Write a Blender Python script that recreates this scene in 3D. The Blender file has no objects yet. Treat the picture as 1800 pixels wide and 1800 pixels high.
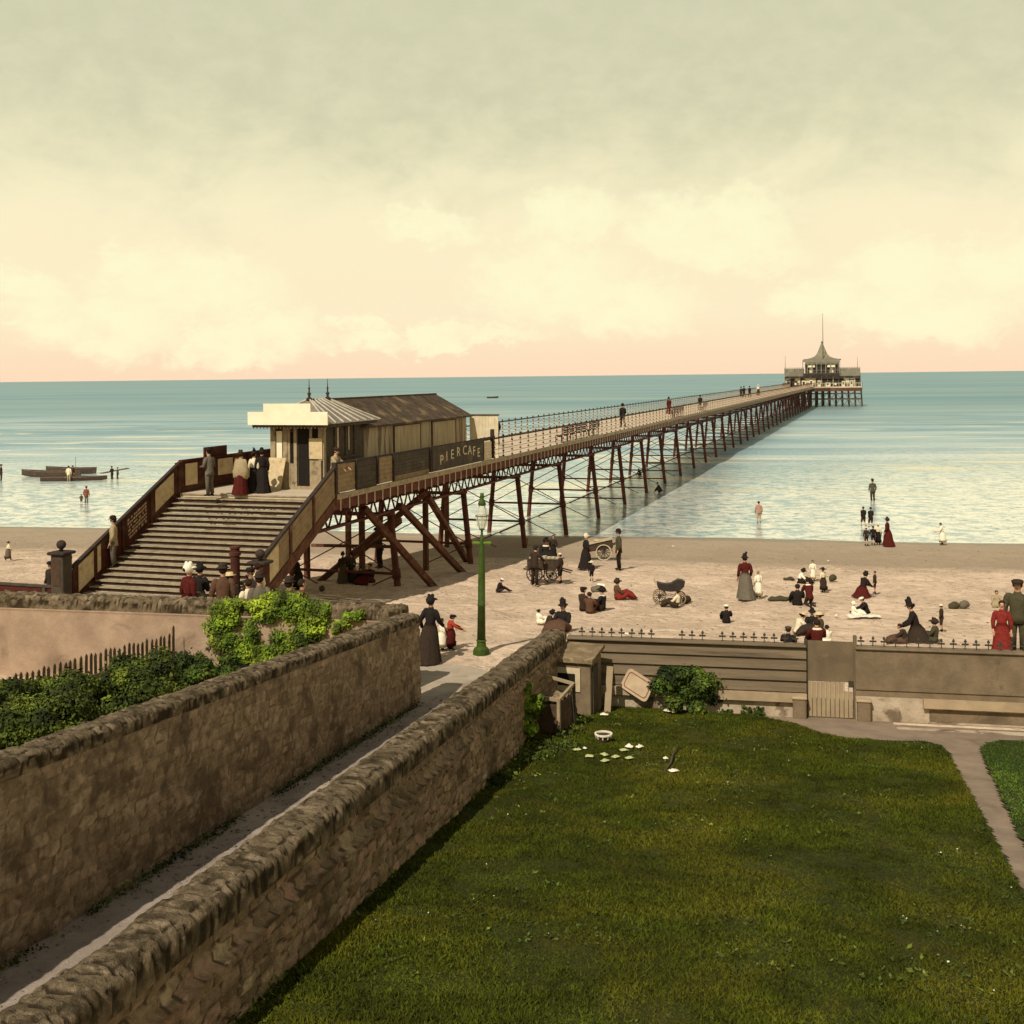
import bpy, math, random
import numpy as np
from mathutils import Vector, Matrix

random.seed(7)
RNG = np.random.default_rng(11)
R = math.radians
scene = bpy.context.scene
COL = scene.collection

# ---------------------------------------------------------------- camera
F, PX, PY, ROLL, CZ = 2000.0, 900.0, 661.0, 0.0111, 8.0
cd = bpy.data.cameras.new('camera')
cam = bpy.data.objects.new('camera', cd)
COL.objects.link(cam)
cd.sensor_width = 36.0
cd.lens = F / 1800.0 * 36.0
cd.shift_y = -(900.0 - PY) / 1800.0
cd.clip_start, cd.clip_end = 0.5, 60000.0
cam.matrix_world = Matrix.Translation((0, 0, CZ)) @ Matrix.Rotation(ROLL, 4, 'Y') @ Matrix.Rotation(R(90), 4, 'X')
scene.camera = cam

# ---------------------------------------------------------------- view, sun, sky
scene.view_settings.view_transform = 'Standard'
scene.view_settings.look = 'None'
scene.view_settings.exposure = 0.0
scene.view_settings.gamma = 1.0
scene.cycles.max_bounces = 6
scene.cycles.diffuse_bounces = 3
scene.cycles.transparent_max_bounces = 8

SUN_TRAVEL = Vector((0.44, 0.80, -0.98)).normalized()
sd = bpy.data.lights.new('sun', 'SUN')
sd.energy = 4.2
sd.angle = R(0.6)
sd.color = (1.0, 0.95, 0.87)
sun = bpy.data.objects.new('sun', sd)
COL.objects.link(sun)
sun.location = (-40, -20, 60)
sun.rotation_euler = SUN_TRAVEL.to_track_quat('-Z', 'Y').to_euler()
SUN_EL = math.asin(-SUN_TRAVEL.z)
SUN_AZ = math.atan2(-SUN_TRAVEL.x, -SUN_TRAVEL.y)


def lin(r, g, b):
    def f(c):
        c /= 255.0
        return c / 12.92 if c <= 0.04045 else ((c + 0.055) / 1.055) ** 2.4
    return (f(r), f(g), f(b), 1.0)


class NT:
    """small helper for building node trees"""
    def __init__(s, tree):
        s.t = tree
        tree.nodes.clear()

    def n(s, kind, **kw):
        nd = s.t.nodes.new(kind)
        for k, v in kw.items():
            if k.startswith('i_'):
                key = k[2:]
                key = int(key) if key.isdigit() else key.replace('_', ' ')
                sock = nd.inputs[key]
                if hasattr(v, 'is_output') or isinstance(v, bpy.types.NodeSocket):
                    s.t.links.new(v, sock)
                else:
                    sock.default_value = v
            else:
                setattr(nd, k, v)
        return nd

    def link(s, a, b):
        s.t.links.new(a, b)

    def m(s, op, a, b=0.0, c=None, clamp=False):
        nd = s.t.nodes.new('ShaderNodeMath')
        nd.operation = op
        nd.use_clamp = clamp
        for i, v in enumerate((a, b) if c is None else (a, b, c)):
            if isinstance(v, bpy.types.NodeSocket):
                s.t.links.new(v, nd.inputs[i])
            else:
                nd.inputs[i].default_value = v
        return nd.outputs[0]

    def mix(s, f, a, b, blend='MIX'):
        nd = s.t.nodes.new('ShaderNodeMix')
        nd.data_type = 'RGBA'
        nd.blend_type = blend
        for k, v in ((0, f), (6, a), (7, b)):
            if isinstance(v, bpy.types.NodeSocket):
                s.t.links.new(v, nd.inputs[k])
            else:
                nd.inputs[k].default_value = v
        return nd.outputs[2]

    def noise(s, vec, scale, detail=4, rough=0.55, dist=0.0):
        nd = s.n('ShaderNodeTexNoise')
        nd.inputs['Scale'].default_value = scale
        nd.inputs['Detail'].default_value = detail
        nd.inputs['Roughness'].default_value = rough
        nd.inputs['Distortion'].default_value = dist
        if vec is not None:
            s.t.links.new(vec, nd.inputs['Vector'])
        return nd

    def smooth(s, v, a, b, lo=0.0, hi=1.0):
        nd = s.n('ShaderNodeMapRange', interpolation_type='SMOOTHSTEP')
        s.t.links.new(v, nd.inputs[0])
        for k, x in zip((1, 2, 3, 4), (a, b, lo, hi)):
            nd.inputs[k].default_value = x
        return nd.outputs[0]

    def ramp(s, v, stops, interp='LINEAR'):
        nd = s.n('ShaderNodeValToRGB')
        cr = nd.color_ramp
        cr.interpolation = interp
        while len(cr.elements) < len(stops):
            cr.elements.new(0.5)
        for e, (p, c) in zip(cr.elements, stops):
            e.position, e.color = p, c
        s.t.links.new(v, nd.inputs[0])
        return nd.outputs[0]


# world: warm evening-print sky, clouds laid out by real direction (azimuth, elevation)
w = bpy.data.worlds.new('World')
scene.world = w
w.use_nodes = True
T = NT(w.node_tree)
geo = T.n('ShaderNodeTexCoord')
sep = T.n('ShaderNodeSeparateXYZ', i_0=geo.outputs['Generated'])
az = T.m('ARCTAN2', sep.outputs[0], sep.outputs[1])
el = T.m('ARCSINE', sep.outputs[2])
av = T.n('ShaderNodeCombineXYZ', i_0=az, i_1=T.m('MULTIPLY', el, 1.5))
n1 = T.noise(av.outputs[0], 9.0, 5, 0.6, 0.4)
n2 = T.noise(av.outputs[0], 26.0, 5, 0.6, 0.2)
n3 = T.noise(av.outputs[0], 160.0, 3, 0.7)
wob = T.m('SUBTRACT', n1.outputs[0], 0.5)
elw = T.m('ADD', el, T.m('MULTIPLY', wob, 0.20))
elp = T.m('MULTIPLY', el, 1.0)
base = T.ramp(elp, [(0.0, lin(254, 221, 188)), (0.022, lin(254, 227, 192)), (0.05, lin(253, 236, 199)),
                    (0.12, lin(252, 239, 200)), (0.17, lin(247, 238, 198)), (0.30, lin(222, 219, 187)), (0.6, lin(150, 150, 132)), (1.0, lin(112, 116, 112))])
grey = T.smooth(elw, 0.12, 0.25)
hi = T.mix(T.m('MULTIPLY', grey, T.smooth(n2.outputs[0], 0.2, 0.72, 0.45, 0.9)), base, lin(206, 205, 172))
hi = T.mix(T.smooth(el, 0.45, 0.9), hi, base)
blobs = [(330, 500, 150, 60), (190, 575, 120, 50), (480, 570, 75, 45), (240, 480, 70, 45), (400, 600, 120, 35), (760, 590, 190, 20), (640, 560, 60, 14),
         (1010, 385, 85, 45), (960, 500, 120, 65), (1100, 545, 110, 50), (1190, 400, 75, 55), (1300, 405, 85, 60), (1290, 460, 110, 30),
         (1580, 510, 120, 60), (1660, 575, 110, 42), (1450, 545, 80, 38), (1750, 500, 90, 55), (1540, 560, 120, 35), (60, 520, 60, 40), (760, 400, 80, 30)]
acc = None
azw = T.m('ADD', az, T.m('MULTIPLY', T.m('SUBTRACT', n2.outputs[0], 0.5), 0.09))
n4 = T.noise(av.outputs[0], 44.0, 5, 0.62, 0.1)
eww = T.m('ADD', T.m('ADD', el, T.m('MULTIPLY', T.m('SUBTRACT', n1.outputs[0], 0.5), 0.05)), T.m('MULTIPLY', T.m('SUBTRACT', n4.outputs[0], 0.5), 0.05))
for (bx_, by_, wx_, wy_) in blobs:
    a0 = math.atan((bx_ - PX) / F)
    e0 = math.atan((PY - by_) / F)
    dx = T.m('DIVIDE', T.m('SUBTRACT', azw, a0), wx_ / F)
    dy = T.m('DIVIDE', T.m('SUBTRACT', eww, e0), wy_ / F)
    rr = T.m('ADD', T.m('MULTIPLY', dx, dx), T.m('MULTIPLY', dy, dy))
    g = T.smooth(rr, 1.9, 0.15)
    acc = g if acc is None else T.m('MAXIMUM', acc, g)
acc = T.m('MULTIPLY', acc, T.smooth(n2.outputs[0], 0.22, 0.6, 0.35, 1.0))
skyc = T.mix(T.m('MULTIPLY', acc, 0.9), hi, lin(255, 250, 208))
skyc = T.mix(0.05, skyc, n3.outputs[1], 'OVERLAY')
nish = T.n('ShaderNodeTexSky')
nish.sky_type = 'NISHITA'
nish.sun_disc = False
nish.sun_elevation = SUN_EL
nish.sun_rotation = SUN_AZ
nsc = T.mix(1.0, nish.outputs[0], (0.09, 0.09, 0.09, 1), 'MULTIPLY')
skyf = T.mix(T.smooth(el, 0.40, 0.9, 0.0, 0.45), skyc, nsc)
bg = T.n('ShaderNodeBackground', i_0=skyf, i_1=1.0)
out = T.n('ShaderNodeOutputWorld')
T.link(bg.outputs[0], out.inputs[0])

# ---------------------------------------------------------------- projection helpers (pixel of the 1800 px picture -> real point)
CR, SR = math.cos(ROLL), math.sin(ROLL)


def ray(px, py):
    u, v = px - PX, PY - py
    return Vector(((u * CR + v * SR) / F, 1.0, (-u * SR + v * CR) / F))


PD = Vector((0.3069, 0.9517))           # pier axis on the ground
PR = Vector((0.9517, -0.3069))          # to the right of it
PO = Vector((-6.45, 41.2))              # right edge of the deck at the stair head
DECK = 3.7
NU = Vector((0.980, -0.198))            # along the promenade
NV = Vector((0.198, 0.980))             # towards the sea
WATER = -2.36
SHORE = 72.6


def ground_v(v):
    if v < 25.6:
        return 0.5 + 0.088 * (25.6 - v)
    if v < 31.0:
        return 0.5
    if v < 39.5:
        t = (v - 31.0) / 8.5
        return 0.5 - 1.004 * t
    return -0.056 * (v - 30.5)


def garden_mask(x, y):
    """1 to the right of the lane's right wall, 0 to the left of it"""
    s = (x - 0.92) * 0.974 - (y - 25.4) * 0.2265
    return np.clip((s + 0.16) / 0.3, 0, 1)


def ground(x, y):
    v = x * NV.x + y * NV.y
    return ground_v(v) + float(garden_mask(x, y)) * 0.030 * max(25.6 - v, 0)


def P(px, py, z):
    r = ray(px, py)
    t = (z - CZ) / r.z
    return Vector((r.x * t, t, z))


def PG(px, py, zmin=-99):
    z = 0.0
    for _ in range(40):
        p = P(px, py, z)
        z = 0.6 * z + 0.4 * max(ground(p.x, p.y), zmin)
    return P(px, py, z)


def W2(u, v, z=0.0):                    # promenade frame -> world
    return Vector((u * NU.x + v * NV.x, u * NU.y + v * NV.y, z))


def pw(x, y, z=0.0):                    # pier frame -> world
    return Vector((PO.x + PR.x * x + PD.x * y, PO.y + PR.y * x + PD.y * y, z))


def wp(p):                              # world -> pier frame
    d = Vector((p[0], p[1])) - PO
    return Vector((d.dot(PR), d.dot(PD), p[2]))


def pix(p):                             # world -> picture pixel
    x, y, z = p[0] / p[1] * F, 0, (p[2] - CZ) / p[1] * F
    return (PX + x * CR - z * SR, PY - (x * SR + z * CR))


# ---------------------------------------------------------------- numpy noise
def _h(ix, iy, iz, seed):
    n = (ix.astype(np.int64) * 374761393 + iy.astype(np.int64) * 668265263 + iz.astype(np.int64) * 2147483647 + seed * 974634777) & 0x7fffffff
    n = ((n ^ (n >> 13)) * 1274126177) & 0x7fffffff
    n = ((n ^ (n >> 16)) * 668265263) & 0x7fffffff
    return ((n ^ (n >> 15)) & 0xffffff) / float(0xffffff)


def vnoise(x, y, z, seed=0):
    x, y, z = np.broadcast_arrays(np.asarray(x, float), np.asarray(y, float), np.asarray(z, float))
    ix, iy, iz = np.floor(x), np.floor(y), np.floor(z)
    fx, fy, fz = x - ix, y - iy, z - iz
    fx, fy, fz = (f * f * (3 - 2 * f) for f in (fx, fy, fz))
    r = 0
    for a in (0, 1):
        for b in (0, 1):
            for c in (0, 1):
                wgt = (fx if a else 1 - fx) * (fy if b else 1 - fy) * (fz if c else 1 - fz)
                r = r + wgt * _h(ix + a, iy + b, iz + c, seed)
    return r


def fbm(x, y, z, seed=0, octv=4, g=0.5):
    r, a, s = 0, 1.0, 0
    for k in range(octv):
        f = 2 ** k
        r = r + a * vnoise(np.asarray(x) * f, np.asarray(y) * f, np.asarray(z) * f, seed + k)
        s += a
        a *= g
    return r / s


def worley(u, v, cw, ch, seed=0):
    u, v = np.asarray(u, float) / cw, np.asarray(v, float) / ch
    f1 = np.full(u.shape, 9.0)
    f2 = np.full(u.shape, 9.0)
    idr = np.zeros(u.shape)
    jv = np.floor(v)
    for b in (-1, 0, 1):
        j = jv + b
        sh = _h(j, j * 0, j * 0, seed + 5)
        iu = np.floor(u - sh)
        for a in (-1, 0, 1):
            i = iu + a
            cx = i + sh + 0.5 + 0.7 * (_h(i, j, j * 0, seed) - 0.5)
            cy = j + 0.5 + 0.5 * (_h(i, j, j * 0, seed + 1) - 0.5)
            ax = np.abs(u - cx) * 0.85
            ay = np.abs(v - cy)
            d = (ax ** 3 + ay ** 3) ** (1 / 3.0)
            r_ = _h(i, j, j * 0, seed + 2)
            nf = d < f1
            f2 = np.where(nf, f1, np.minimum(f2, d))
            idr = np.where(nf, r_, idr)
            f1 = np.where(nf, d, f1)
    return f1, f2, idr


# ---------------------------------------------------------------- materials
MATS = {}


def mat(name, c1, c2=None, scale=6.0, detail=5, rough=0.85, bump=0.25, bscale=45.0, tint=None, stretch=(1, 1, 1), spec=0.2, fine=0.0, c3=None, s3=1.3, t3=(0.55, 0.7), metal=0.0, trans=0.0, alpha=1.0):
    m = bpy.data.materials.new(name)
    m.use_nodes = True
    T = NT(m.node_tree)
    tc = T.n('ShaderNodeTexCoord')
    mp = T.n('ShaderNodeMapping', i_0=tc.outputs['Object'])
    mp.inputs['Scale'].default_value = stretch
    vec = mp.outputs[0]
    c2 = c2 or tuple(x * 0.7 for x in c1[:3]) + (1,)
    nz = T.noise(vec, scale, detail, 0.62)
    f = T.smooth(nz.outputs[0], 0.28, 0.72)
    col = T.mix(f, c1, c2)
    if c3 is not None:
        n3_ = T.noise(vec, s3, 6, 0.6, 0.5)
        col = T.mix(T.smooth(n3_.outputs[0], t3[0], t3[1]), col, c3)
    if fine:
        nf = T.noise(vec, bscale * 1.3, 2, 0.7)
        g = T.m('ADD', T.m('MULTIPLY', nf.outputs[0], 2 * fine), 1 - fine)
        gc = T.n('ShaderNodeCombineXYZ', i_0=g, i_1=g, i_2=g)
        col = T.mix(1.0, col, gc.outputs[0], 'MULTIPLY')
    if tint:
        at = T.n('ShaderNodeAttribute', attribute_name='tint')
        lo, hi_ = tint
        g = T.m('ADD', T.m('MULTIPLY', at.outputs['Fac'], hi_ - lo), lo)
        gc = T.n('ShaderNodeCombineXYZ', i_0=g, i_1=g, i_2=g)
        col = T.mix(1.0, col, gc.outputs[0], 'MULTIPLY')
    bs = T.n('ShaderNodeBsdfPrincipled')
    T.link(col, bs.inputs['Base Color'])
    bs.inputs['Roughness'].default_value = rough
    bs.inputs['Specular IOR Level'].default_value = spec
    bs.inputs['Metallic'].default_value = metal
    bs.inputs['Transmission Weight'].default_value = trans
    bs.inputs['Alpha'].default_value = alpha
    if bump:
        nb = T.noise(vec, bscale, 4, 0.65)
        bn = T.n('ShaderNodeBump', i_Strength=bump, i_Distance=0.02, i_Height=nb.outputs[0])
        T.link(bn.outputs[0], bs.inputs['Normal'])
    o = T.n('ShaderNodeOutputMaterial')
    T.link(bs.outputs[0], o.inputs[0])
    MATS[name] = m
    return m


def cloth(name, r, g, b, var=0.75):
    c = lin(r, g, b)
    return mat(name, c, tuple(x * var for x in c[:3]) + (1,), scale=14, rough=0.95, bump=1.0, bscale=16, spec=0.05)


# ---------------------------------------------------------------- mesh helpers
def tag(o, label=None, cat=None, group=None, kind=None):
    if label:
        o['label'] = label
    if cat:
        o['category'] = cat
    if group:
        o['group'] = group
    if kind or cat:
        o['kind'] = kind or 'thing'
    return o


def empty(name, loc=(0, 0, 0), rz=0.0):
    o = bpy.data.objects.new(name, None)
    o.empty_display_size = 0.3
    o.location = loc
    o.rotation_euler = (0, 0, rz)
    COL.objects.link(o)
    return o


def link_mesh(name, me, mats, parent=None, smooth=False):
    for m_ in (mats if isinstance(mats, (list, tuple)) else [mats]):
        me.materials.append(m_)
    if smooth:
        me.polygons.foreach_set('use_smooth', [True] * len(me.polygons))
    o = bpy.data.objects.new(name, me)
    COL.objects.link(o)
    if parent is not None:
        o.parent = parent
    return o


class MB:
    """collects shapes in the parent's local frame; build() links them as one mesh object"""
    def __init__(s):
        s.v, s.f, s.mi = [], [], []

    def add(s, vs, fs, mi=0):
        b = len(s.v)
        s.v += [tuple(p) for p in vs]
        s.f += [tuple(b + i for i in f) for f in fs]
        s.mi += [mi] * len(fs)
        return s

    def box(s, x0, x1, y0, y1, z0, z1, mi=0, bev=0.0):
        if bev <= 0:
            vs = [(x, y, z) for z in (z0, z1) for (x, y) in ((x0, y0), (x1, y0), (x1, y1), (x0, y1))]
            return s.add(vs, [(0, 3, 2, 1), (4, 5, 6, 7), (0, 1, 5, 4), (1, 2, 6, 5), (2, 3, 7, 6), (3, 0, 4, 7)], mi)
        b = bev
        ring = [(x0 + b, y0), (x1 - b, y0), (x1, y0 + b), (x1, y1 - b), (x1 - b, y1), (x0 + b, y1), (x0, y1 - b), (x0, y0 + b)]
        cx, cy = (x0 + x1) / 2, (y0 + y1) / 2
        sx, sy = 1 - b / max((x1 - x0) / 2, 1e-6), 1 - b / max((y1 - y0) / 2, 1e-6)
        rin = [(cx + (x - cx) * sx, cy + (y - cy) * sy) for x, y in ring]
        vs = [(x, y, z0) for x, y in rin] + [(x, y, z0 + b) for x, y in ring] + [(x, y, z1 - b) for x, y in ring] + [(x, y, z1) for x, y in rin]
        fs = [tuple(range(7, -1, -1)), tuple(range(24, 32))]
        for k in range(3):
            for i in range(8):
                j = (i + 1) % 8
                fs.append((k * 8 + i, k * 8 + j, k * 8 + 8 + j, k * 8 + 8 + i))
        return s.add(vs, fs, mi)

    def bar(s, p0, p1, wd, ht, mi=0, up=(0, 0, 1)):
        p0, p1 = Vector(p0), Vector(p1)
        d = (p1 - p0)
        if d.length < 1e-6:
            return s
        d.normalize()
        up = Vector(up)
        if abs(d.dot(up)) > 0.98:
            up = Vector((0, 1, 0))
        sx = d.cross(up).normalized()
        sz = sx.cross(d).normalized()
        vs = []
        for p in (p0, p1):
            for a, b in ((-1, -1), (1, -1), (1, 1), (-1, 1)):
                vs.append(p + sx * (a * wd / 2) + sz * (b * ht / 2))
        return s.add(vs, [(0, 1, 2, 3), (7, 6, 5, 4), (0, 4, 5, 1), (1, 5, 6, 2), (2, 6, 7, 3), (3, 7, 4, 0)], mi)

    def tube(s, pts, rad, n=8, mi=0, cap=True, side=None, flat=1.0):
        """swept tube through pts with radius per point (number or (a, b) ellipse)"""
        pts = [Vector(p) for p in pts]
        if not isinstance(rad, (list, tuple)):
            rad = [rad] * len(pts)
        base = len(s.v)
        ref = Vector(side) if side is not None else None
        for i, p in enumerate(pts):
            d = (pts[min(i + 1, len(pts) - 1)] - pts[max(i - 1, 0)])
            d = d.normalized() if d.length > 1e-9 else Vector((0, 0, 1))
            if ref is None:
                ref = Vector((1, 0, 0)) if abs(d.x) < 0.9 else Vector((0, 1, 0))
            sx = (ref - d * ref.dot(d))
            sx = sx.normalized() if sx.length > 1e-6 else d.orthogonal().normalized()
            sy = d.cross(sx)
            r = rad[i]
            ra, rb = r if isinstance(r, (list, tuple)) else (r, r * flat)
            for k in range(n):
                a = 2 * math.pi * k / n
                s.v.append(tuple(p + sx * (ra * math.cos(a)) + sy * (rb * math.sin(a))))
        for i in range(len(pts) - 1):
            for k in range(n):
                j = (k + 1) % n
                s.f.append((base + i * n + k, base + i * n + j, base + (i + 1) * n + j, base + (i + 1) * n + k))
                s.mi.append(mi)
        if cap:
            s.f.append(tuple(base + k for k in range(n - 1, -1, -1)))
            s.f.append(tuple(base + (len(pts) - 1) * n + k for k in range(n)))
            s.mi += [mi, mi]
        return s

    def lathe(s, prof, n=16, c=(0, 0, 0), mi=0, fold=0.0, nf=9, sx=1.0, sy=1.0, ph=0.0, cap=True):
        """profile of (radius, z), turned about z"""
        base = len(s.v)
        for k_, (r, z) in enumerate(prof):
            for k in range(n):
                a = 2 * math.pi * k / n + ph
                rr = r * (1 + fold * math.sin(nf * a + 1.3 * math.sin(3 * a)) * (k_ / max(len(prof) - 1, 1)))
                s.v.append((c[0] + rr * math.cos(a) * sx, c[1] + rr * math.sin(a) * sy, c[2] + z))
        for i in range(len(prof) - 1):
            for k in range(n):
                j = (k + 1) % n
                s.f.append((base + i * n + k, base + i * n + j, base + (i + 1) * n + j, base + (i + 1) * n + k))
                s.mi.append(mi)
        if cap:
            s.f.append(tuple(base + k for k in range(n - 1, -1, -1)))
            s.f.append(tuple(base + (len(prof) - 1) * n + k for k in range(n)))
            s.mi += [mi, mi]
        return s

    def ball(s, c, r, n=10, m_=7, mi=0, sc=(1, 1, 1)):
        prof = [(max(r * math.sin(math.pi * i / m_), r * 0.02), -r * math.cos(math.pi * i / m_)) for i in range(m_ + 1)]
        b = len(s.v)
        s.lathe(prof, n, (0, 0, 0), mi)
        for i in range(b, len(s.v)):
            v = s.v[i]
            s.v[i] = (v[0] * sc[0] + c[0], v[1] * sc[1] + c[1], v[2] * sc[2] + c[2])
        return s

    def prism(s, poly, axis_pts, mi=0):
        """poly: list of world/local 3d points (planar), extruded by vector axis_pts"""
        a = Vector(axis_pts)
        n = len(poly)
        vs = [Vector(p) for p in poly] + [Vector(p) + a for p in poly]
        fs = [tuple(range(n - 1, -1, -1)), tuple(range(n, 2 * n))] + [(i, (i + 1) % n, n + (i + 1) % n, n + i) for i in range(n)]
        return s.add(vs, fs, mi)

    def shift(s, d):
        s.v = [(v[0] + d[0], v[1] + d[1], v[2] + d[2]) for v in s.v]
        return s

    def build(s, name, mats, parent=None, smooth=False, origin=None):
        vs = s.v
        if origin is not None:
            vs = [(v[0] - origin[0], v[1] - origin[1], v[2] - origin[2]) for v in vs]
        me = bpy.data.meshes.new(name)
        me.from_pydata(vs, [], s.f)
        me.polygons.foreach_set('material_index', s.mi)
        me.update()
        o = link_mesh(name, me, mats, parent, smooth)
        if origin is not None and parent is None:
            o.location = origin
        return o


def np_mesh(name, V, Fc, mats, parent=None, smooth=True, tint=None, attrs=None):
    me = bpy.data.meshes.new(name)
    V = np.asarray(V, np.float32)
    Fc = np.asarray(Fc, np.int32)
    k = Fc.shape[1]
    me.vertices.add(len(V))
    me.vertices.foreach_set('co', V.ravel())
    me.loops.add(Fc.size)
    me.loops.foreach_set('vertex_index', Fc.ravel())
    me.polygons.add(len(Fc))
    me.polygons.foreach_set('loop_start', np.arange(0, Fc.size, k, dtype=np.int32))
    me.polygons.foreach_set('loop_total', np.full(len(Fc), k, np.int32))
    me.update(calc_edges=True)
    me.validate()
    if tint is not None:
        at = me.attributes.new('tint', 'FLOAT', 'POINT')
        at.data.foreach_set('value', np.asarray(tint, np.float32))
    for an_, av_ in (attrs or {}).items():
        at = me.attributes.new(an_, 'FLOAT', 'POINT')
        at.data.foreach_set('value', np.asarray(av_, np.float32))
    return link_mesh(name, me, mats, parent, smooth)


def grid_faces(nu, nv, closed=False):
    i = np.arange(nu - 1)[:, None]
    j = np.arange(nv if closed else nv - 1)[None, :]
    j2 = (j + 1) % nv
    a = i * nv + j
    b = (i + 1) * nv + j
    c = (i + 1) * nv + j2
    d = i * nv + j2
    return np.stack([a, b, c, d], -1).reshape(-1, 4)


def copy_thing(root, loc=None, rz=None):
    r = root.copy()
    COL.objects.link(r)
    if loc is not None:
        r.location = loc
    if rz is not None:
        r.rotation_euler = (0, 0, rz)
    for ch in list(root.children):
        c = ch.copy()
        COL.objects.link(c)
        c.parent = r
        for g_ in list(ch.children):
            d = g_.copy()
            COL.objects.link(d)
            d.parent = c
    return r


def text_mesh(txt, size):
    cu = bpy.data.curves.new('lettering', 'FONT')
    cu.body = txt
    cu.size = size
    cu.extrude = 0.004
    cu.align_x = 'CENTER'
    cu.align_y = 'CENTER'
    tmp = bpy.data.objects.new('tmp', cu)
    COL.objects.link(tmp)
    dg = bpy.context.evaluated_depsgraph_get()
    me = bpy.data.meshes.new_from_object(tmp.evaluated_get(dg))
    bpy.data.objects.remove(tmp)
    return me
# ================================================================ materials of the land
M_SAND = None


def sand_material():
    m = bpy.data.materials.new('sand')
    m.use_nodes = True
    T = NT(m.node_tree)
    tc = T.n('ShaderNodeTexCoord')
    v = tc.outputs['Object']
    sp = T.n('ShaderNodeSeparateXYZ', i_0=v)
    a = T.noise(v, 0.35, 6, 0.62, 0.3)
    b = T.noise(v, 2.6, 5, 0.65)
    c = T.noise(v, 14.0, 4, 0.7)
    col = T.mix(T.smooth(a.outputs[0], 0.35, 0.65), lin(222, 192, 160), lin(198, 170, 140))
    col = T.mix(T.smooth(b.outputs[0], 0.42, 0.75, 0, 0.6), col, lin(142, 121, 94))
    col = T.mix(T.smooth(c.outputs[0], 0.60, 0.76, 0, 0.75), col, lin(216, 196, 162))
    # wet sand towards the water: a darker belt
    edge = T.m('ADD', sp.outputs[1], T.m('MULTIPLY', T.m('SUBTRACT', a.outputs[0], 0.5), 3.0))
    wet = T.smooth(edge, 56.5, 59.5)
    wet2 = T.smooth(edge, 70.3, 72.4)
    col = T.mix(T.m('MULTIPLY', wet, 0.75), col, lin(148, 129, 103))
    col = T.mix(T.m('MULTIPLY', wet2, 0.8), col, lin(120, 112, 92))
    bs = T.n('ShaderNodeBsdfPrincipled')
    T.link(col, bs.inputs['Base Color'])
    T.link(T.smooth(edge, 69.0, 72.6, 0.95, 0.35), bs.inputs['Roughness'])
    bs.inputs['Specular IOR Level'].default_value = 0.15
    g_ = T.noise(v, 42.0, 3, 0.75)
    col = T.mix(T.smooth(g_.outputs[0], 0.62, 0.72, 0, 0.55), col, lin(226, 208, 178))
    col = T.mix(T.smooth(g_.outputs[0], 0.40, 0.30, 0, 0.55), col, lin(96, 82, 64))
    line_ = T.m('MULTIPLY', T.smooth(edge, 55.6, 56.6), T.smooth(edge, 58.2, 57.0))
    col = T.mix(T.m('MULTIPLY', line_, T.smooth(c.outputs[0], 0.50, 0.60, 0, 0.7)), col, lin(92, 78, 58))
    T.link(col, bs.inputs['Base Color'])
    hb = T.m('ADD', T.m('MULTIPLY', c.outputs[0], 1.4), T.m('MULTIPLY', b.outputs[0], 3.0))
    vo = T.n('ShaderNodeTexVoronoi', i_0=v)
    vo.inputs['Scale'].default_value = 2.6
    vo.inputs['Randomness'].default_value = 1.0
    dent = T.m('MULTIPLY', T.smooth(vo.outputs['Distance'], 0.05, 0.30, 0.0, 2.6), T.smooth(a.outputs[0], 0.40, 0.55, 0.25, 1.0))
    hb = T.m('ADD', hb, dent)
    hb = T.m('MULTIPLY', hb, T.smooth(edge, 57.0, 72.0, 1.0, 0.15))
    bn = T.n('ShaderNodeBump', i_Strength=0.7, i_Distance=0.05, i_Height=hb)
    T.link(bn.outputs[0], bs.inputs['Normal'])
    o = T.n('ShaderNodeOutputMaterial')
    T.link(bs.outputs[0], o.inputs[0])
    return m


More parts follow.
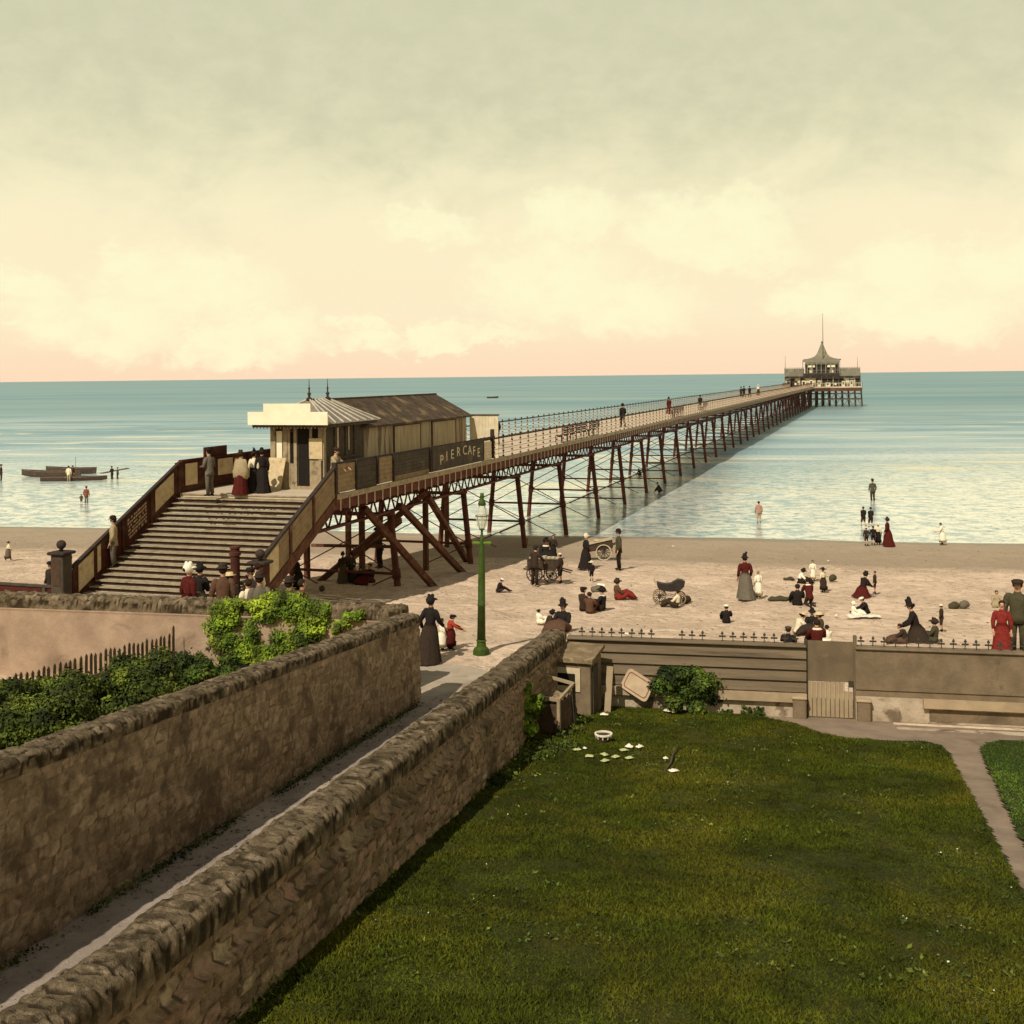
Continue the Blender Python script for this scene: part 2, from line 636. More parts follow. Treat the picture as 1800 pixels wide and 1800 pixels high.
def sea_material():
    m = bpy.data.materials.new('sea_water')
    m.use_nodes = True
    T = NT(m.node_tree)
    tc = T.n('ShaderNodeTexCoord')
    v = tc.outputs['Object']
    sp = T.n('ShaderNodeSeparateXYZ', i_0=v)
    dist = sp.outputs[1]
    st = T.n('ShaderNodeMapping', i_0=v)
    st.inputs['Scale'].default_value = (0.75, 1.0, 1.0)
    sv = st.outputs[0]
    st2 = T.n('ShaderNodeMapping', i_0=v)
    st2.inputs['Scale'].default_value = (0.12, 0.6, 1.0)
    a = T.noise(sv, 0.9, 6, 0.65, 0.6)       # patches a metre or so across
    b = T.noise(st2.outputs[0], 0.10, 5, 0.6, 0.5)    # long bands further out
    c = T.noise(st2.outputs[0], 0.028, 6, 0.62, 0.3)
    d = T.noise(v, 5.0, 4, 0.7)
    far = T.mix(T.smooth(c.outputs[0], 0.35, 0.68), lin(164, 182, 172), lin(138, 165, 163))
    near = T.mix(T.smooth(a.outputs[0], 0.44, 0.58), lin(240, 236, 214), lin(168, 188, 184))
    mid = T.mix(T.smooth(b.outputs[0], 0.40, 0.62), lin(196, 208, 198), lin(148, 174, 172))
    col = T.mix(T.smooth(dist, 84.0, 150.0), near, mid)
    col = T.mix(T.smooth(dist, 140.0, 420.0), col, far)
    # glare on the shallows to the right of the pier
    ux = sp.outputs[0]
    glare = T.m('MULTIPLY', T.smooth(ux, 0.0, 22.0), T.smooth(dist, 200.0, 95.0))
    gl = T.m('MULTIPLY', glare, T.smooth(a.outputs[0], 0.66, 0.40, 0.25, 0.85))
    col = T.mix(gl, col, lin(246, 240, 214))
    # long broken lines of surf
    wv = T.noise(st2.outputs[0], 0.33, 4, 0.55, 0.4)
    foam = T.m('MULTIPLY', T.smooth(wv.outputs[0], 0.56, 0.62), T.m('MULTIPLY', T.smooth(dist, 92.0, 108.0), T.smooth(dist, 330.0, 150.0)))
    col = T.mix(T.m('MULTIPLY', foam, 0.9), col, lin(236, 226, 190))
    wv2 = T.noise(st2.outputs[0], 0.07, 4, 0.6, 0.6)
    foam2 = T.m('MULTIPLY', T.smooth(wv2.outputs[0], 0.60, 0.68), T.smooth(dist, 1200.0, 250.0))
    col = T.mix(T.m('MULTIPLY', foam2, 0.35), col, lin(190, 200, 178))
    col = T.mix(T.m('MULTIPLY', T.smooth(d.outputs[0], 0.35, 0.65), T.smooth(dist, 160.0, 80.0, 0, 0.25)), col, lin(120, 140, 128))
    edge = T.m('ADD', dist, T.m('MULTIPLY', T.m('SUBTRACT', a.outputs[0], 0.5), 1.6))
    lip = T.m('MULTIPLY', T.smooth(edge, 72.0, 72.6), T.smooth(edge, 73.6, 72.9))
    col = T.mix(T.m('MULTIPLY', lip, 0.35), col, lin(236, 228, 200))
    grain = T.noise(v, 1.7, 6, 0.78, 0.3)
    col = T.mix(T.m('MULTIPLY', T.smooth(grain.outputs[0], 0.52, 0.66), T.smooth(dist, 200.0, 84.0, 0, 0.9)), col, lin(118, 138, 132))
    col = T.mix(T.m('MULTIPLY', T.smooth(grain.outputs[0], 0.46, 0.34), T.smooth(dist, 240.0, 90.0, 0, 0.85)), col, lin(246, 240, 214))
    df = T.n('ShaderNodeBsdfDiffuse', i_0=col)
    gs = T.n('ShaderNodeBsdfGlossy')
    T.link(T.mix(T.smooth(dist, 80.0, 220.0, 0.74, 1.0), (0.97, 1.0, 1.06, 1), T.mix(1.0, col, (1.45, 1.47, 1.68, 1), 'MULTIPLY')), gs.inputs['Color'])
    T.link(T.smooth(dist, 72.0, 170.0, 0.16, 0.42), gs.inputs['Roughness'])
    hb = T.m('ADD', T.m('MULTIPLY', a.outputs[0], 1.0), T.m('MULTIPLY', d.outputs[0], 0.25))
    hb = T.m('ADD', hb, T.m('MULTIPLY', b.outputs[0], 5.0))
    bn = T.n('ShaderNodeBump', i_Strength=0.35, i_Distance=0.06, i_Height=hb)
    T.link(bn.outputs[0], gs.inputs['Normal'])
    T.link(bn.outputs[0], df.inputs['Normal'])
    wet = T.m('MULTIPLY', T.smooth(dist, 70.0, 72.0), T.smooth(dist, 280.0, 90.0, 0.86, 0.62))
    mx = T.n('ShaderNodeMixShader')
    T.link(wet, mx.inputs[0])
    T.link(df.outputs[0], mx.inputs[1])
    T.link(gs.outputs[0], mx.inputs[2])
    o = T.n('ShaderNodeOutputMaterial')
    T.link(mx.outputs[0], o.inputs[0])
    return m


M_SAND = sand_material()
M_SEA = sea_material()
M_SOIL = mat('pale_earth', lin(150, 128, 104), lin(126, 108, 88), scale=1.6, bump=0.6, bscale=30, fine=0.18, c3=lin(116, 98, 76), s3=0.5)
M_LANE = mat('lane_earth', lin(162, 144, 126), lin(138, 122, 106), scale=2.0, bump=0.6, bscale=24, fine=0.2, c3=lin(178, 160, 136), s3=0.35)
M_PAVE = mat('pale_gravel', lin(176, 158, 134), lin(158, 140, 116), scale=1.8, bump=0.5, bscale=40, fine=0.14, c3=lin(138, 120, 98), s3=0.5)
M_GRASSBASE = mat('turf', lin(54, 58, 12), lin(42, 44, 10), scale=5.0, bump=0.9, bscale=60, c3=lin(64, 58, 20), s3=2.2, t3=(0.55, 0.68), fine=0.3)
FR = -math.atan2(0.198, 0.980)          # rotation of the promenade frame


def strip_mesh(name, us, vs, zf, material, kind='structure', smooth=True):
    us, vs = np.asarray(us, float), np.asarray(vs, float)
    U, V = np.meshgrid(us, vs, indexing='ij')
    Z = zf(U, V)
    o = np_mesh(name, np.stack([U, V, Z], -1).reshape(-1, 3), grid_faces(len(us), len(vs)), material, smooth=smooth)
    o.rotation_euler = (0, 0, FR)
    o['kind'] = kind
    return o


gv = np.vectorize(ground_v)


def gxy(X, Y):
    V = X * NV.x + Y * NV.y
    return gv(V) + garden_mask(X, Y) * 0.030 * np.maximum(25.6 - V, 0)


def guv(U, V):
    return gxy(U * NU.x + V * NV.x, U * NU.y + V * NV.y)


def spread(a0, a1, step, far, n=14):
    core = np.arange(a0, a1, step)
    g = np.geomspace(step, far, n)
    return np.concatenate([a0 - g[::-1], core, core[-1] + g])


# beach: one sheet from behind the garden walls down under the water
us = spread(-30, 34, 0.13, 4000, 18)
vs = np.concatenate([np.arange(-8, 25.5, 0.8), np.arange(25.5, 60, 0.13), np.arange(60, 78, 0.3), np.linspace(78.5, 100, 14)])


def beach_z(U, V):
    z = gv(V)
    amp = np.clip((V - 31) / 4, 0, 1) * np.clip((60 - V) / 4, 0.06, 1)
    n_ = fbm(U * 0.55, V * 0.55, 0, 3, 3) - 0.5
    f_ = fbm(U * 2.6, V * 2.6, 0, 9, 3) - 0.5
    z = z + amp * (0.16 * n_ + 0.10 * f_)
    z = np.where(V < 25.4, z - 0.6, z)
    z = z + np.clip((V - 62) / 8, 0, 1) * 0.09 * (fbm(U * 0.10, V * 0.10, 0, 14, 3) - 0.5)
    return z


strip_mesh('beach', us, vs, beach_z, M_SAND)

# sea
us = spread(-60, 110, 6, 22000, 16)
vs = np.concatenate([np.arange(SHORE - 3.0, 100, 0.35), np.arange(100, 260, 1.0), np.geomspace(262, 24000, 60)])


def sea_z(U, V):
    a = np.clip((V - 92) / 40, 0, 1) * np.clip((900 - V) / 500, 0, 1)
    w_ = fbm(U * 0.03, V * 0.16, 0, 5, 3) - 0.5
    z = WATER + a * 0.35 * w_
    return z


us = np.concatenate([-np.geomspace(22000, 62, 16), np.arange(-60, 110, 2.5), np.geomspace(112, 22000, 16)])
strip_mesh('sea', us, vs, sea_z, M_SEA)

# foreground ground sheet (garden earth and paths)
us = np.concatenate([-np.geomspace(3000, 32, 8), np.arange(-30, 30, 0.16), np.geomspace(31, 3000, 8)])
vs = np.concatenate([-np.geomspace(400, 3, 8), np.arange(-2, 25.6, 0.4), [25.61]])
strip_mesh('garden_ground', us, vs, lambda U, V: guv(U, np.clip(V, 0, 99)) + 0.05 * (fbm(U * 0.8, V * 0.8, 0, 4, 3) - 0.5) * np.clip((25.3 - V) / 2, 0, 1), M_SOIL)

# pale gravel of the promenade where the lane meets the beach
us = np.arange(-12, 6, 0.2)
vs = np.arange(25.62, 33.0, 0.2)


def prom_z(U, V):
    e_ = 2.2 * (fbm(U * 0.5, V * 0.5, 0, 21, 4) - 0.5)
    fade = np.clip((29.6 + e_ - V) / 1.2, 0, 1) * np.clip((1.5 + e_ - U) / 1.0, 0, 1) * np.clip((U + 11) / 1.0, 0, 1)
    return gv(V) - 0.06 + 0.075 * fade + 0.012 * (fbm(U * 2, V * 2, 0, 2) - 0.5)


strip_mesh('promenade', us, vs, prom_z, M_PAVE)

# ---------------------------------------------------------------- lane and its walls
LW0 = P(740, 1238, 0.5).xy                # seaward end of the left wall, lane side, at the foot
RW0 = Vector((0.88, 25.4))                # seaward end of the right wall (middle)
LD = Vector((-0.2265, -0.974)).normalized()   # along the lane, away from the sea
LN = Vector((0.974, -0.2265)).normalized()    # to the right of the lane

mb_us = np.linspace(-1, 24, 70)
wd = np.linspace(-0.2, 3.35, 12)
LV = []
for t in mb_us:
    for s_ in wd:
        q = Vector(LW0) + LD * t + LN * s_
        LV.append((q.x, q.y, ground(q.x, q.y) + 0.02 + 0.02 * math.sin(s_ * 1.7) + 0.02 * (random.random() - 0.5)))
lane = np_mesh('lane', LV, grid_faces(len(mb_us), len(wd))[:, ::-1], M_LANE)
lane['kind'] = 'structure'

STONE_T = (0.55, 1.35)
M_RUB_R = mat('rubble_stone', lin(146, 122, 94), lin(108, 90, 68), scale=5, bump=0.9, bscale=22, tint=STONE_T, c3=lin(146, 112, 90), s3=1.6, t3=(0.58, 0.72), fine=0.3)
M_RUB_L = mat('worn_stone', lin(150, 120, 88), lin(108, 86, 62), scale=2.4, bump=0.9, bscale=18, tint=(0.6, 1.3), c3=lin(84, 66, 48), s3=2.6, t3=(0.54, 0.66), fine=0.3)
M_COPE = mat('coping_stone', lin(126, 104, 78), lin(86, 70, 50), scale=7, bump=1.0, bscale=26, tint=(0.55, 1.35), fine=0.3, c3=lin(66, 56, 36), s3=5.0, t3=(0.50, 0.64))


def rubble_mat(name, stones, mortar, bscale=24, grime=(62, 50, 36), gs_=1.2, gt=(0.52, 0.7)):
    m = bpy.data.materials.new(name)
    m.use_nodes = True
    T = NT(m.node_tree)
    v = T.n('ShaderNodeTexCoord').outputs['Object']
    sid = T.n('ShaderNodeAttribute', attribute_name='stone').outputs['Fac']
    jo = T.n('ShaderNodeAttribute', attribute_name='joint').outputs['Fac']
    n_ = len(stones)
    base = T.ramp(sid, [(i / (n_ - 1), lin(*c)) for i, c in enumerate(stones)], 'LINEAR')
    a = T.noise(v, 7.0, 6, 0.68)
    b = T.noise(v, gs_, 6, 0.62, 0.4)
    c = T.noise(v, 34.0, 4, 0.75)
    base = T.mix(T.smooth(a.outputs[0], 0.35, 0.68, 0, 0.7), base, tuple(x * 0.62 for x in lin(*stones[0])[:3]) + (1,))
    base = T.mix(T.smooth(c.outputs[0], 0.56, 0.7, 0, 0.5), base, lin(*stones[-1]))
    jn = T.m('ADD', jo, T.m('MULTIPLY', T.m('SUBTRACT', a.outputs[0], 0.5), 0.9))
    col = T.mix(T.smooth(jn, 0.25, 0.75), lin(*mortar), base)
    col = T.mix(T.smooth(b.outputs[0], gt[0], gt[1], 0, 0.75), col, lin(*grime))
    bs = T.n('ShaderNodeBsdfPrincipled')
    T.link(col, bs.inputs['Base Color'])
    bs.inputs['Roughness'].default_value = 0.92
    bs.inputs['Specular IOR Level'].default_value = 0.1
    h = T.m('ADD', T.m('MULTIPLY', c.outputs[0], 1.0), T.m('MULTIPLY', a.outputs[0], 2.0))
    bn = T.n('ShaderNodeBump', i_Strength=1.0, i_Distance=0.03, i_Height=h)
    T.link(bn.outputs[0], bs.inputs['Normal'])
    o = T.n('ShaderNodeOutputMaterial')
    T.link(bs.outputs[0], o.inputs[0])
    MATS[name] = m
    return m


M_RUB_R = rubble_mat('rubble_masonry', [(128, 104, 76), (176, 148, 116), (148, 128, 102), (190, 150, 124), (162, 138, 108), (132, 110, 80), (204, 178, 140)], (92, 74, 54), grime=(84, 68, 48))
M_RUB_L = rubble_mat('worn_masonry', [(140, 118, 92), (184, 158, 126), (156, 132, 104), (198, 170, 138), (166, 142, 112)], (132, 110, 84), grime=(96, 78, 60), gs_=1.7, gt=(0.48, 0.64))
M_COPE = rubble_mat('rough_coping', [(98, 82, 58), (140, 120, 92), (116, 98, 74), (160, 138, 108), (90, 76, 54)], (62, 50, 34), grime=(60, 50, 32), gs_=4.0, gt=(0.5, 0.62))
M_PLAST = mat('old_plaster', lin(174, 146, 118), lin(150, 124, 100), scale=1.4, bump=0.5, bscale=14, c3=lin(122, 100, 78), s3=0.8, t3=(0.52, 0.72), fine=0.12)


def stone_wall(name, p0, p1, thick, zb, zt, mats, cope_h=0.3, cope_out=0.05, rub=(0.36, 0.2), depth=0.035, seed=1, res=0.055, course=None, cope_rough=0.06, lump=0.02, bulge=None):
    """free-standing masonry wall with a rough stone coping; zb, zt: functions of distance along the wall"""
    p0, p1 = Vector(p0), Vector(p1)
    L = (p1 - p0).length
    d = (p1 - p0).normalized()
    n = Vector((d.y, -d.x))
    ns = max(int(L / res), 8)
    s_ = np.linspace(0, L, ns)
    H = float(zt(0) - zb(0))
    nh = max(int(H / res), 10)
    hh = np.linspace(0, 1, nh)
    # cross-section ring in (offset, height fraction or absolute above zt, normal dir)
    ring = [(1, h, 0) for h in hh]
    nc = 14
    for k in range(1, nc):
        a = math.pi * k / nc
        ring.append((math.cos(a), 1.0, math.sin(a)))
    ring += [(-1, h, 0) for h in hh[::-1]]
    ring = np.array(ring)
    nr = len(ring)
    S = np.repeat(s_, nr)
    RG = np.tile(ring, (ns, 1))
    zb_, zt_ = np.vectorize(zb)(S), np.vectorize(zt)(S)
    top = zt_ - cope_h
    Z = zb_ + (top - zb_) * RG[:, 1]
    off = RG[:, 0] * thick / 2
    cop = RG[:, 2] > 0
    edge = (RG[:, 1] > 0.985) | cop
    off = off + np.sign(RG[:, 0]) * np.where(edge, cope_out, 0)
    Z = np.where(cop, top + cope_h * RG[:, 2] ** 0.36, Z)
    if course:
        cz = Z - (top - course)
        ledge = (np.abs(cz) < 0.05) & ~cop
        off = off + np.where(ledge, np.sign(RG[:, 0]) * 0.05, 0)
    face = ~cop
    hgt = (top - Z)
    f1, f2, idr = worley(S + 0.05 * fbm(S * 2, Z * 2, 0, seed), hgt + 0.03 * fbm(S * 1.5, Z * 1.5, 3, seed), rub[0], rub[1], seed)
    joint = np.clip((f2 - f1) / 0.15, 0, 1)
    nz = fbm(S * 5, Z * 5, RG[:, 0] * 3, seed + 3, 4) - 0.5
    if course:
        dress = np.clip((hgt - course) / 0.04, 0.0, 1.0)
    else:
        dress = 1.0
    disp = dress * np.where(face, depth * (joint - 0.6) + depth * 0.9 * (idr - 0.5) + lump * nz * 2, 0)
    off = off + np.sign(RG[:, 0]) * disp
    if bulge:
        off = off - np.where(face & (RG[:, 0] < 0) & (Z < top - 0.22), np.vectorize(bulge)(S), 0)
    # coping stones
    c1, c2, cid = worley(S + RG[:, 0] * 0.07, RG[:, 0] * 0.3 + 0.3, 0.13, 0.16, seed + 20)
    cj = np.clip((c2 - c1) / 0.2, 0, 1)
    n5 = fbm(S * 9, RG[:, 0] * 3, 1.5, seed + 7, 4) - 0.5
    bump_ = cope_rough * ((cj - 0.7) + 1.3 * (cid - 0.5)) + cope_rough * 1.7 * n5
    Z = Z + np.where(cop, bump_ * RG[:, 2], 0)
    off = off + np.where(cop, RG[:, 0] * bump_, 0)
    tint = np.where(face, 0.25 + 0.75 * joint, 0.2 + 0.3 * cj + 0.4 * cid)
    SID = np.where(face, idr, cid).reshape(ns, nr)
    JO = np.where(face, joint, cj).reshape(ns, nr)
    X = p0.x + d.x * S + n.x * off
    Y = p0.y + d.y * S + n.y * off
    root = empty(name, (p0.x, p0.y, float(zb(0))))
    V = np.stack([X, Y, Z], -1) - np.array([p0.x, p0.y, float(zb(0))])
    Vr = V.reshape(ns, nr, 3)
    Tr = tint.reshape(ns, nr)
    i0, i1 = nh - 1, nr - nh
    # masonry body: two faces joined under the coping; coping as its own mesh
    idx = list(range(0, i0 + 1)) + list(range(i1, nr))
    B = Vr[:, idx]
    body_faces = grid_faces(ns, len(idx))
    caps = []
    Bv = B.reshape(-1, 3)
    m = len(idx)
    for row, flip in ((0, False), (ns - 1, True)):
        for k in range(nh - 1):
            a, b = row * m + k, row * m + k + 1
            c, e = row * m + (m - 2 - k), row * m + (m - 1 - k)
            caps.append((a, b, c, e) if not flip else (e, c, b, a))
    body = np_mesh('masonry', Bv, np.concatenate([body_faces, np.array(caps)]), mats[0], root, True, Tr[:, idx].reshape(-1), {'stone': SID[:, idx].reshape(-1), 'joint': JO[:, idx].reshape(-1)})
    C = Vr[:, i0:i1 + 1]
    m = C.shape[1]
    Cv = C.reshape(-1, 3)
    cf = grid_faces(ns, m)
    caps = []
    for row, flip in ((0, False), (ns - 1, True)):
        for k in range((m - 1) // 2):
            a, b, c, e = row * m + k, row * m + k + 1, row * m + m - 2 - k, row * m + m - 1 - k
            if len({a, b, c, e}) == 4:
                caps.append((a, b, c, e) if not flip else (e, c, b, a))
    np_mesh('coping', Cv, np.concatenate([cf, np.array(caps)]) if caps else cf, mats[1], root, True, Tr[:, i0:i1 + 1].reshape(-1), {'stone': SID[:, i0:i1 + 1].reshape(-1), 'joint': JO[:, i0:i1 + 1].reshape(-1)})
    return root


# left lane wall: its lane face passes through LW0
a = Vector(LW0) - LN * 0.24
wl = stone_wall('stone_wall', a, a + LD * 22.0, 0.46, lambda s: 0.35 + 0.086 * s, lambda s: 2.58 + 0.096 * s, (M_RUB_L, M_COPE),
                cope_h=0.20, cope_out=0.02, rub=(0.32, 0.15), depth=0.022, seed=3, lump=0.022, cope_rough=0.024, res=0.045)
tag(wl, 'long worn brown stone wall on the left of the lane, ending beside the woman', 'wall')
wr = stone_wall('stone_wall', RW0, RW0 + LD * 22.0, 0.42, lambda s: 0.35 + 0.086 * s, lambda s: 2.32 + 0.080 * s, (M_RUB_R, M_COPE),
                cope_h=0.26, rub=(0.32, 0.13), depth=0.035, seed=8, lump=0.015, cope_rough=0.030, course=0.2, res=0.036, bulge=lambda s: 0.12 if s > 5.1 else 0.0)
tag(wr, 'rubble stone wall with rough coping between the lane and the lawn', 'wall')

# plastered wall of the left garden, parallel to the shore
g1 = P(706, 1066, 2.55)
g0 = P(0, 1043, 2.55)
gd = (g0.xy - g1.xy).normalized()
gp0 = g1.xy - gd * 0.1
wg = stone_wall('garden_wall', gp0, gp0 + gd * 22.0, 0.4, lambda s: 0.3, lambda s: 2.58, (M_PLAST, M_COPE), cope_h=0.34, cope_out=0.04, rub=(2.2, 1.4), depth=0.004, seed=12, lump=0.008, cope_rough=0.05)
tag(wg, 'pale plastered garden wall with dark rough coping in front of the staircase', 'wall')

# ---------------------------------------------------------------- lawns
def inside(poly, x, y):
    c = np.zeros(x.shape, bool)
    n = len(poly)
    for i in range(n):
        x0, y0 = poly[i]
        x1, y1 = poly[(i + 1) % n]
        hit = ((y0 > y) != (y1 > y)) & (x < (x1 - x0) * (y - y0) / (y1 - y0 + 1e-12) + x0)
        c ^= hit
    return c


def pg(px, py):
    p = PG(px, py)
    return (p.x, p.y)


wb = [Vector(RW0) + LD * t + LN * 0.27 for t in (3.5, 6, 9, 12, 16, 20)]
lawn_a = [pg(1075, 1240), pg(1120, 1232), pg(1180, 1246), pg(1250, 1256), pg(1330, 1262), pg(1400, 1277), pg(1440, 1292), pg(1490, 1302), pg(1560, 1307),
          pg(1625, 1308), pg(1655, 1314), pg(1668, 1330), pg(1700, 1390), pg(1745, 1475), pg(1795, 1572), pg(1860, 1700), pg(1930, 1850)] + [(w_.x, w_.y) for w_ in wb[::-1]] + [pg(1000, 1260)]
lawn_b = [pg(1735, 1311), pg(1755, 1306), pg(1830, 1306), pg(1990, 1320), pg(2300, 1700), pg(2250, 1900), pg(1985, 1850), pg(1860, 1600), pg(1790, 1470), pg(1745, 1370), pg(1722, 1320)]


def lawn(name, poly, n, seed, label, c):
    rng = np.random.default_rng(seed)
    # turf sheet: fine grid clipped to the outline
    xs = np.array([p[0] for p in poly])
    ys = np.array([p[1] for p in poly])
    x0, x1, y0, y1 = xs.min(), xs.max(), ys.min(), ys.max()
    y0 = max(y0, 8.5)
    st = 0.12
    gx, gy = np.arange(x0, x1, st), np.arange(y0, y1, st)
    X, Y = np.meshgrid(gx, gy, indexing='ij')
    Vv = X * NV.x + Y * NV.y
    Z = gxy(X, Y) + 0.05 + 0.05 * (fbm(X * 0.8, Y * 0.8, 0, 6, 3) - 0.5)
    fc = grid_faces(len(gx), len(gy))
    cx = X.ravel()[fc].mean(1)
    cy = Y.ravel()[fc].mean(1)
    keep = inside(poly, cx, cy)
    fc = fc[keep]
    used, inv = np.unique(fc, return_inverse=True)
    V = np.stack([X.ravel(), Y.ravel(), Z.ravel()], -1)[used]
    root = np_mesh(name, V, inv.reshape(-1, 4), M_GRASSBASE)
    root['kind'] = 'structure'
    # blades
    bx = rng.uniform(x0, x1, n * 3)
    by = y0 + (y1 - y0) * rng.uniform(0, 1, n * 3) ** 1.15
    k = inside(poly, bx, by)
    bx, by = bx[k][:n], by[k][:n]
    patch = fbm(bx * 0.7, by * 0.7, 0, 31, 4)
    m_ = len(bx)
    bz = gxy(bx, by) + 0.045 + 0.05 * (fbm(bx * 0.8, by * 0.8, 0, 6, 3) - 0.5)
    bare = np.clip((fbm(bx * 1.7, by * 1.7, 3, 77, 3) - 0.30) / 0.12, 0.55, 1)
    h = (0.018 + 0.034 * rng.random(m_) ** 2) * (0.5 + 0.9 * patch) * bare * np.where(rng.random(m_) < 0.02, 1.9, 1.0)
    an = rng.uniform(0, 2 * np.pi, m_)
    wdt = 0.006 + 0.008 * rng.random(m_)
    lean = rng.normal(0, 0.025, (m_, 2))
    a_ = np.stack([bx - np.cos(an) * wdt, by - np.sin(an) * wdt, bz], -1)
    b_ = np.stack([bx + np.cos(an) * wdt, by + np.sin(an) * wdt, bz], -1)
    c_ = np.stack([bx + lean[:, 0], by + lean[:, 1], bz + h], -1)
    V = np.stack([a_, b_, c_], 1).reshape(-1, 3)
    t = np.repeat(np.clip(0.15 + 0.9 * patch * rng.uniform(0.3, 1.7, m_), 0, 1.9), 3)
    g = np_mesh('grass', V, np.arange(m_ * 3).reshape(-1, 3), mat('grass_blades_' + str(seed), c[0], c[1], scale=2.2, bump=0, tint=(0.35, 1.75), rough=0.9, spec=0.08, c3=c[2], s3=0.55, t3=(0.42, 0.68)), None, False, t)
    tag(g, label, 'grass', kind='stuff')


lawn('lawn', lawn_a, 480000, 4, 'short olive green grass of the big lawn', (lin(64, 70, 13), lin(44, 48, 9), lin(80, 76, 17)))
lawn('lawn', lawn_b, 40000, 5, 'short green grass on the lawn beyond the garden path', (lin(70, 96, 26), lin(50, 72, 20), lin(84, 104, 30)))
# ================================================================ pier
M_IRON = mat('red_brown_iron', lin(102, 54, 38), lin(68, 38, 28), scale=3, bump=0.2, bscale=30, rough=0.8, c3=lin(98, 62, 44), s3=1.4)
M_TIMB = mat('tarred_timber', lin(104, 66, 44), lin(70, 42, 28), scale=4, bump=0.5, bscale=25, stretch=(1, 1, 1), c3=lin(130, 96, 70), s3=0.9)
M_DECK = mat('bleached_planks', lin(205, 186, 156), lin(176, 156, 128), scale=5, bump=0.4, bscale=18, stretch=(0.3, 4, 1), c3=lin(150, 132, 108), s3=0.7)
M_DARKR = mat('dark_rail', lin(66, 52, 42), lin(48, 38, 32), scale=5, bump=0.2)
M_CREAM = mat('cream_paint', lin(214, 198, 162), lin(190, 172, 138), scale=3, bump=0.15)
M_RED = mat('red_paint', lin(150, 52, 34), lin(116, 40, 28), scale=4, bump=0.15)
M_MAROON = mat('maroon_boards', lin(82, 38, 26), lin(58, 30, 20), scale=2, bump=0.35, bscale=20, c3=lin(92, 66, 44), s3=1.0, t3=(0.48, 0.66))
M_TREAD = mat('worn_treads', lin(168, 152, 122), lin(136, 120, 94), scale=4, bump=0.4, bscale=25, stretch=(1, 1, 1), c3=lin(118, 102, 78), s3=1.5)
M_RISER = mat('riser_shade_dark_panel', lin(84, 62, 44), lin(62, 46, 34), scale=4, bump=0.3)
M_TAN = mat('tan_boards', lin(148, 126, 92), lin(126, 106, 78), scale=2.5, bump=0.4, bscale=20, c3=lin(108, 90, 66), s3=1.5)
M_SLATEB = mat('grey_brown_boards', lin(80, 70, 56), lin(62, 54, 44), scale=3, bump=0.35, c3=lin(98, 84, 62), s3=1.0)
M_POSTER = mat('weathered_poster', lin(206, 184, 142), lin(186, 162, 120), scale=5, bump=0.2, c3=lin(160, 134, 98), s3=3.0)
M_INK = mat('faded_lettering', lin(176, 152, 118), lin(160, 136, 104), scale=8, bump=0)

PL, PW_, BAY = 322.0, 6.6, 8.95
WY, WX = 0, 0
PRZ = math.atan2(PR.y, PR.x)
pier = empty('pier', (PO.x, PO.y, 0.0), PRZ)
tag(pier, 'long iron pier with pale deck on splayed red brown trestles running out to sea', 'pier')

# deck: planks as one mesh, edge boards pale
d = MB()
d.box(-PW_, 0.0, 0.0, PL, DECK - 0.14, DECK - 0.004)
d.build('deck_boards', M_DECK, pier)
d = MB()
d.box(0.0, 0.10, 0.0, PL, DECK - 0.10, DECK + 0.08)
d.box(-PW_ - 0.10, -PW_, 0.0, PL, DECK - 0.10, DECK + 0.08)
d.build('edge_board', M_TREAD, pier)
# beams under the deck with pale ends
d = MB()
e = MB()
y = 0.4
while y < PL:
    wdt = 0.09
    d.box(-PW_ + 0.05, -0.05, y - wdt, y + wdt, DECK - 0.50, DECK - 0.145)
    d.bar((-0.02, y, DECK - 0.46), (-1.05, y, DECK - 0.85), 0.08, 0.08)
    e.box(0.0, 0.03, y - 0.022, y + 0.022, DECK - 0.55, DECK - 0.105)
    d.box(-0.05, 0.0, y - 0.37, y + 0.37, DECK - 0.5, DECK - 0.145)
    y += 0.74
o = d.build('cross_beams', M_IRON, pier)
o['kind'] = 'stuff'
o = e.build('beam_ends', M_CREAM, pier)
o['kind'] = 'stuff'
# lattice girders
for gx in (-1.1, -5.5):
    d = MB()
    zt_, zb_ = DECK - 0.52, DECK - 1.35
    d.box(gx - 0.08, gx + 0.08, 0.2, PL, zt_ - 0.08, zt_ - 0.002)
    d.box(gx - 0.09, gx + 0.09, 0.2, PL, zb_ - 0.10, zb_)
    y = 0.2
    k = 0
    while y < 250:
        d.bar((gx - 0.03, y, zt_ - 0.08), (gx - 0.03, y + 0.45, zb_), 0.05, 0.07)
        d.bar((gx + 0.03, y + 0.45, zb_), (gx + 0.03, y + 0.9, zt_ - 0.08), 0.05, 0.07)
        y += 0.9
    d.build('lattice_girder', M_IRON, pier)


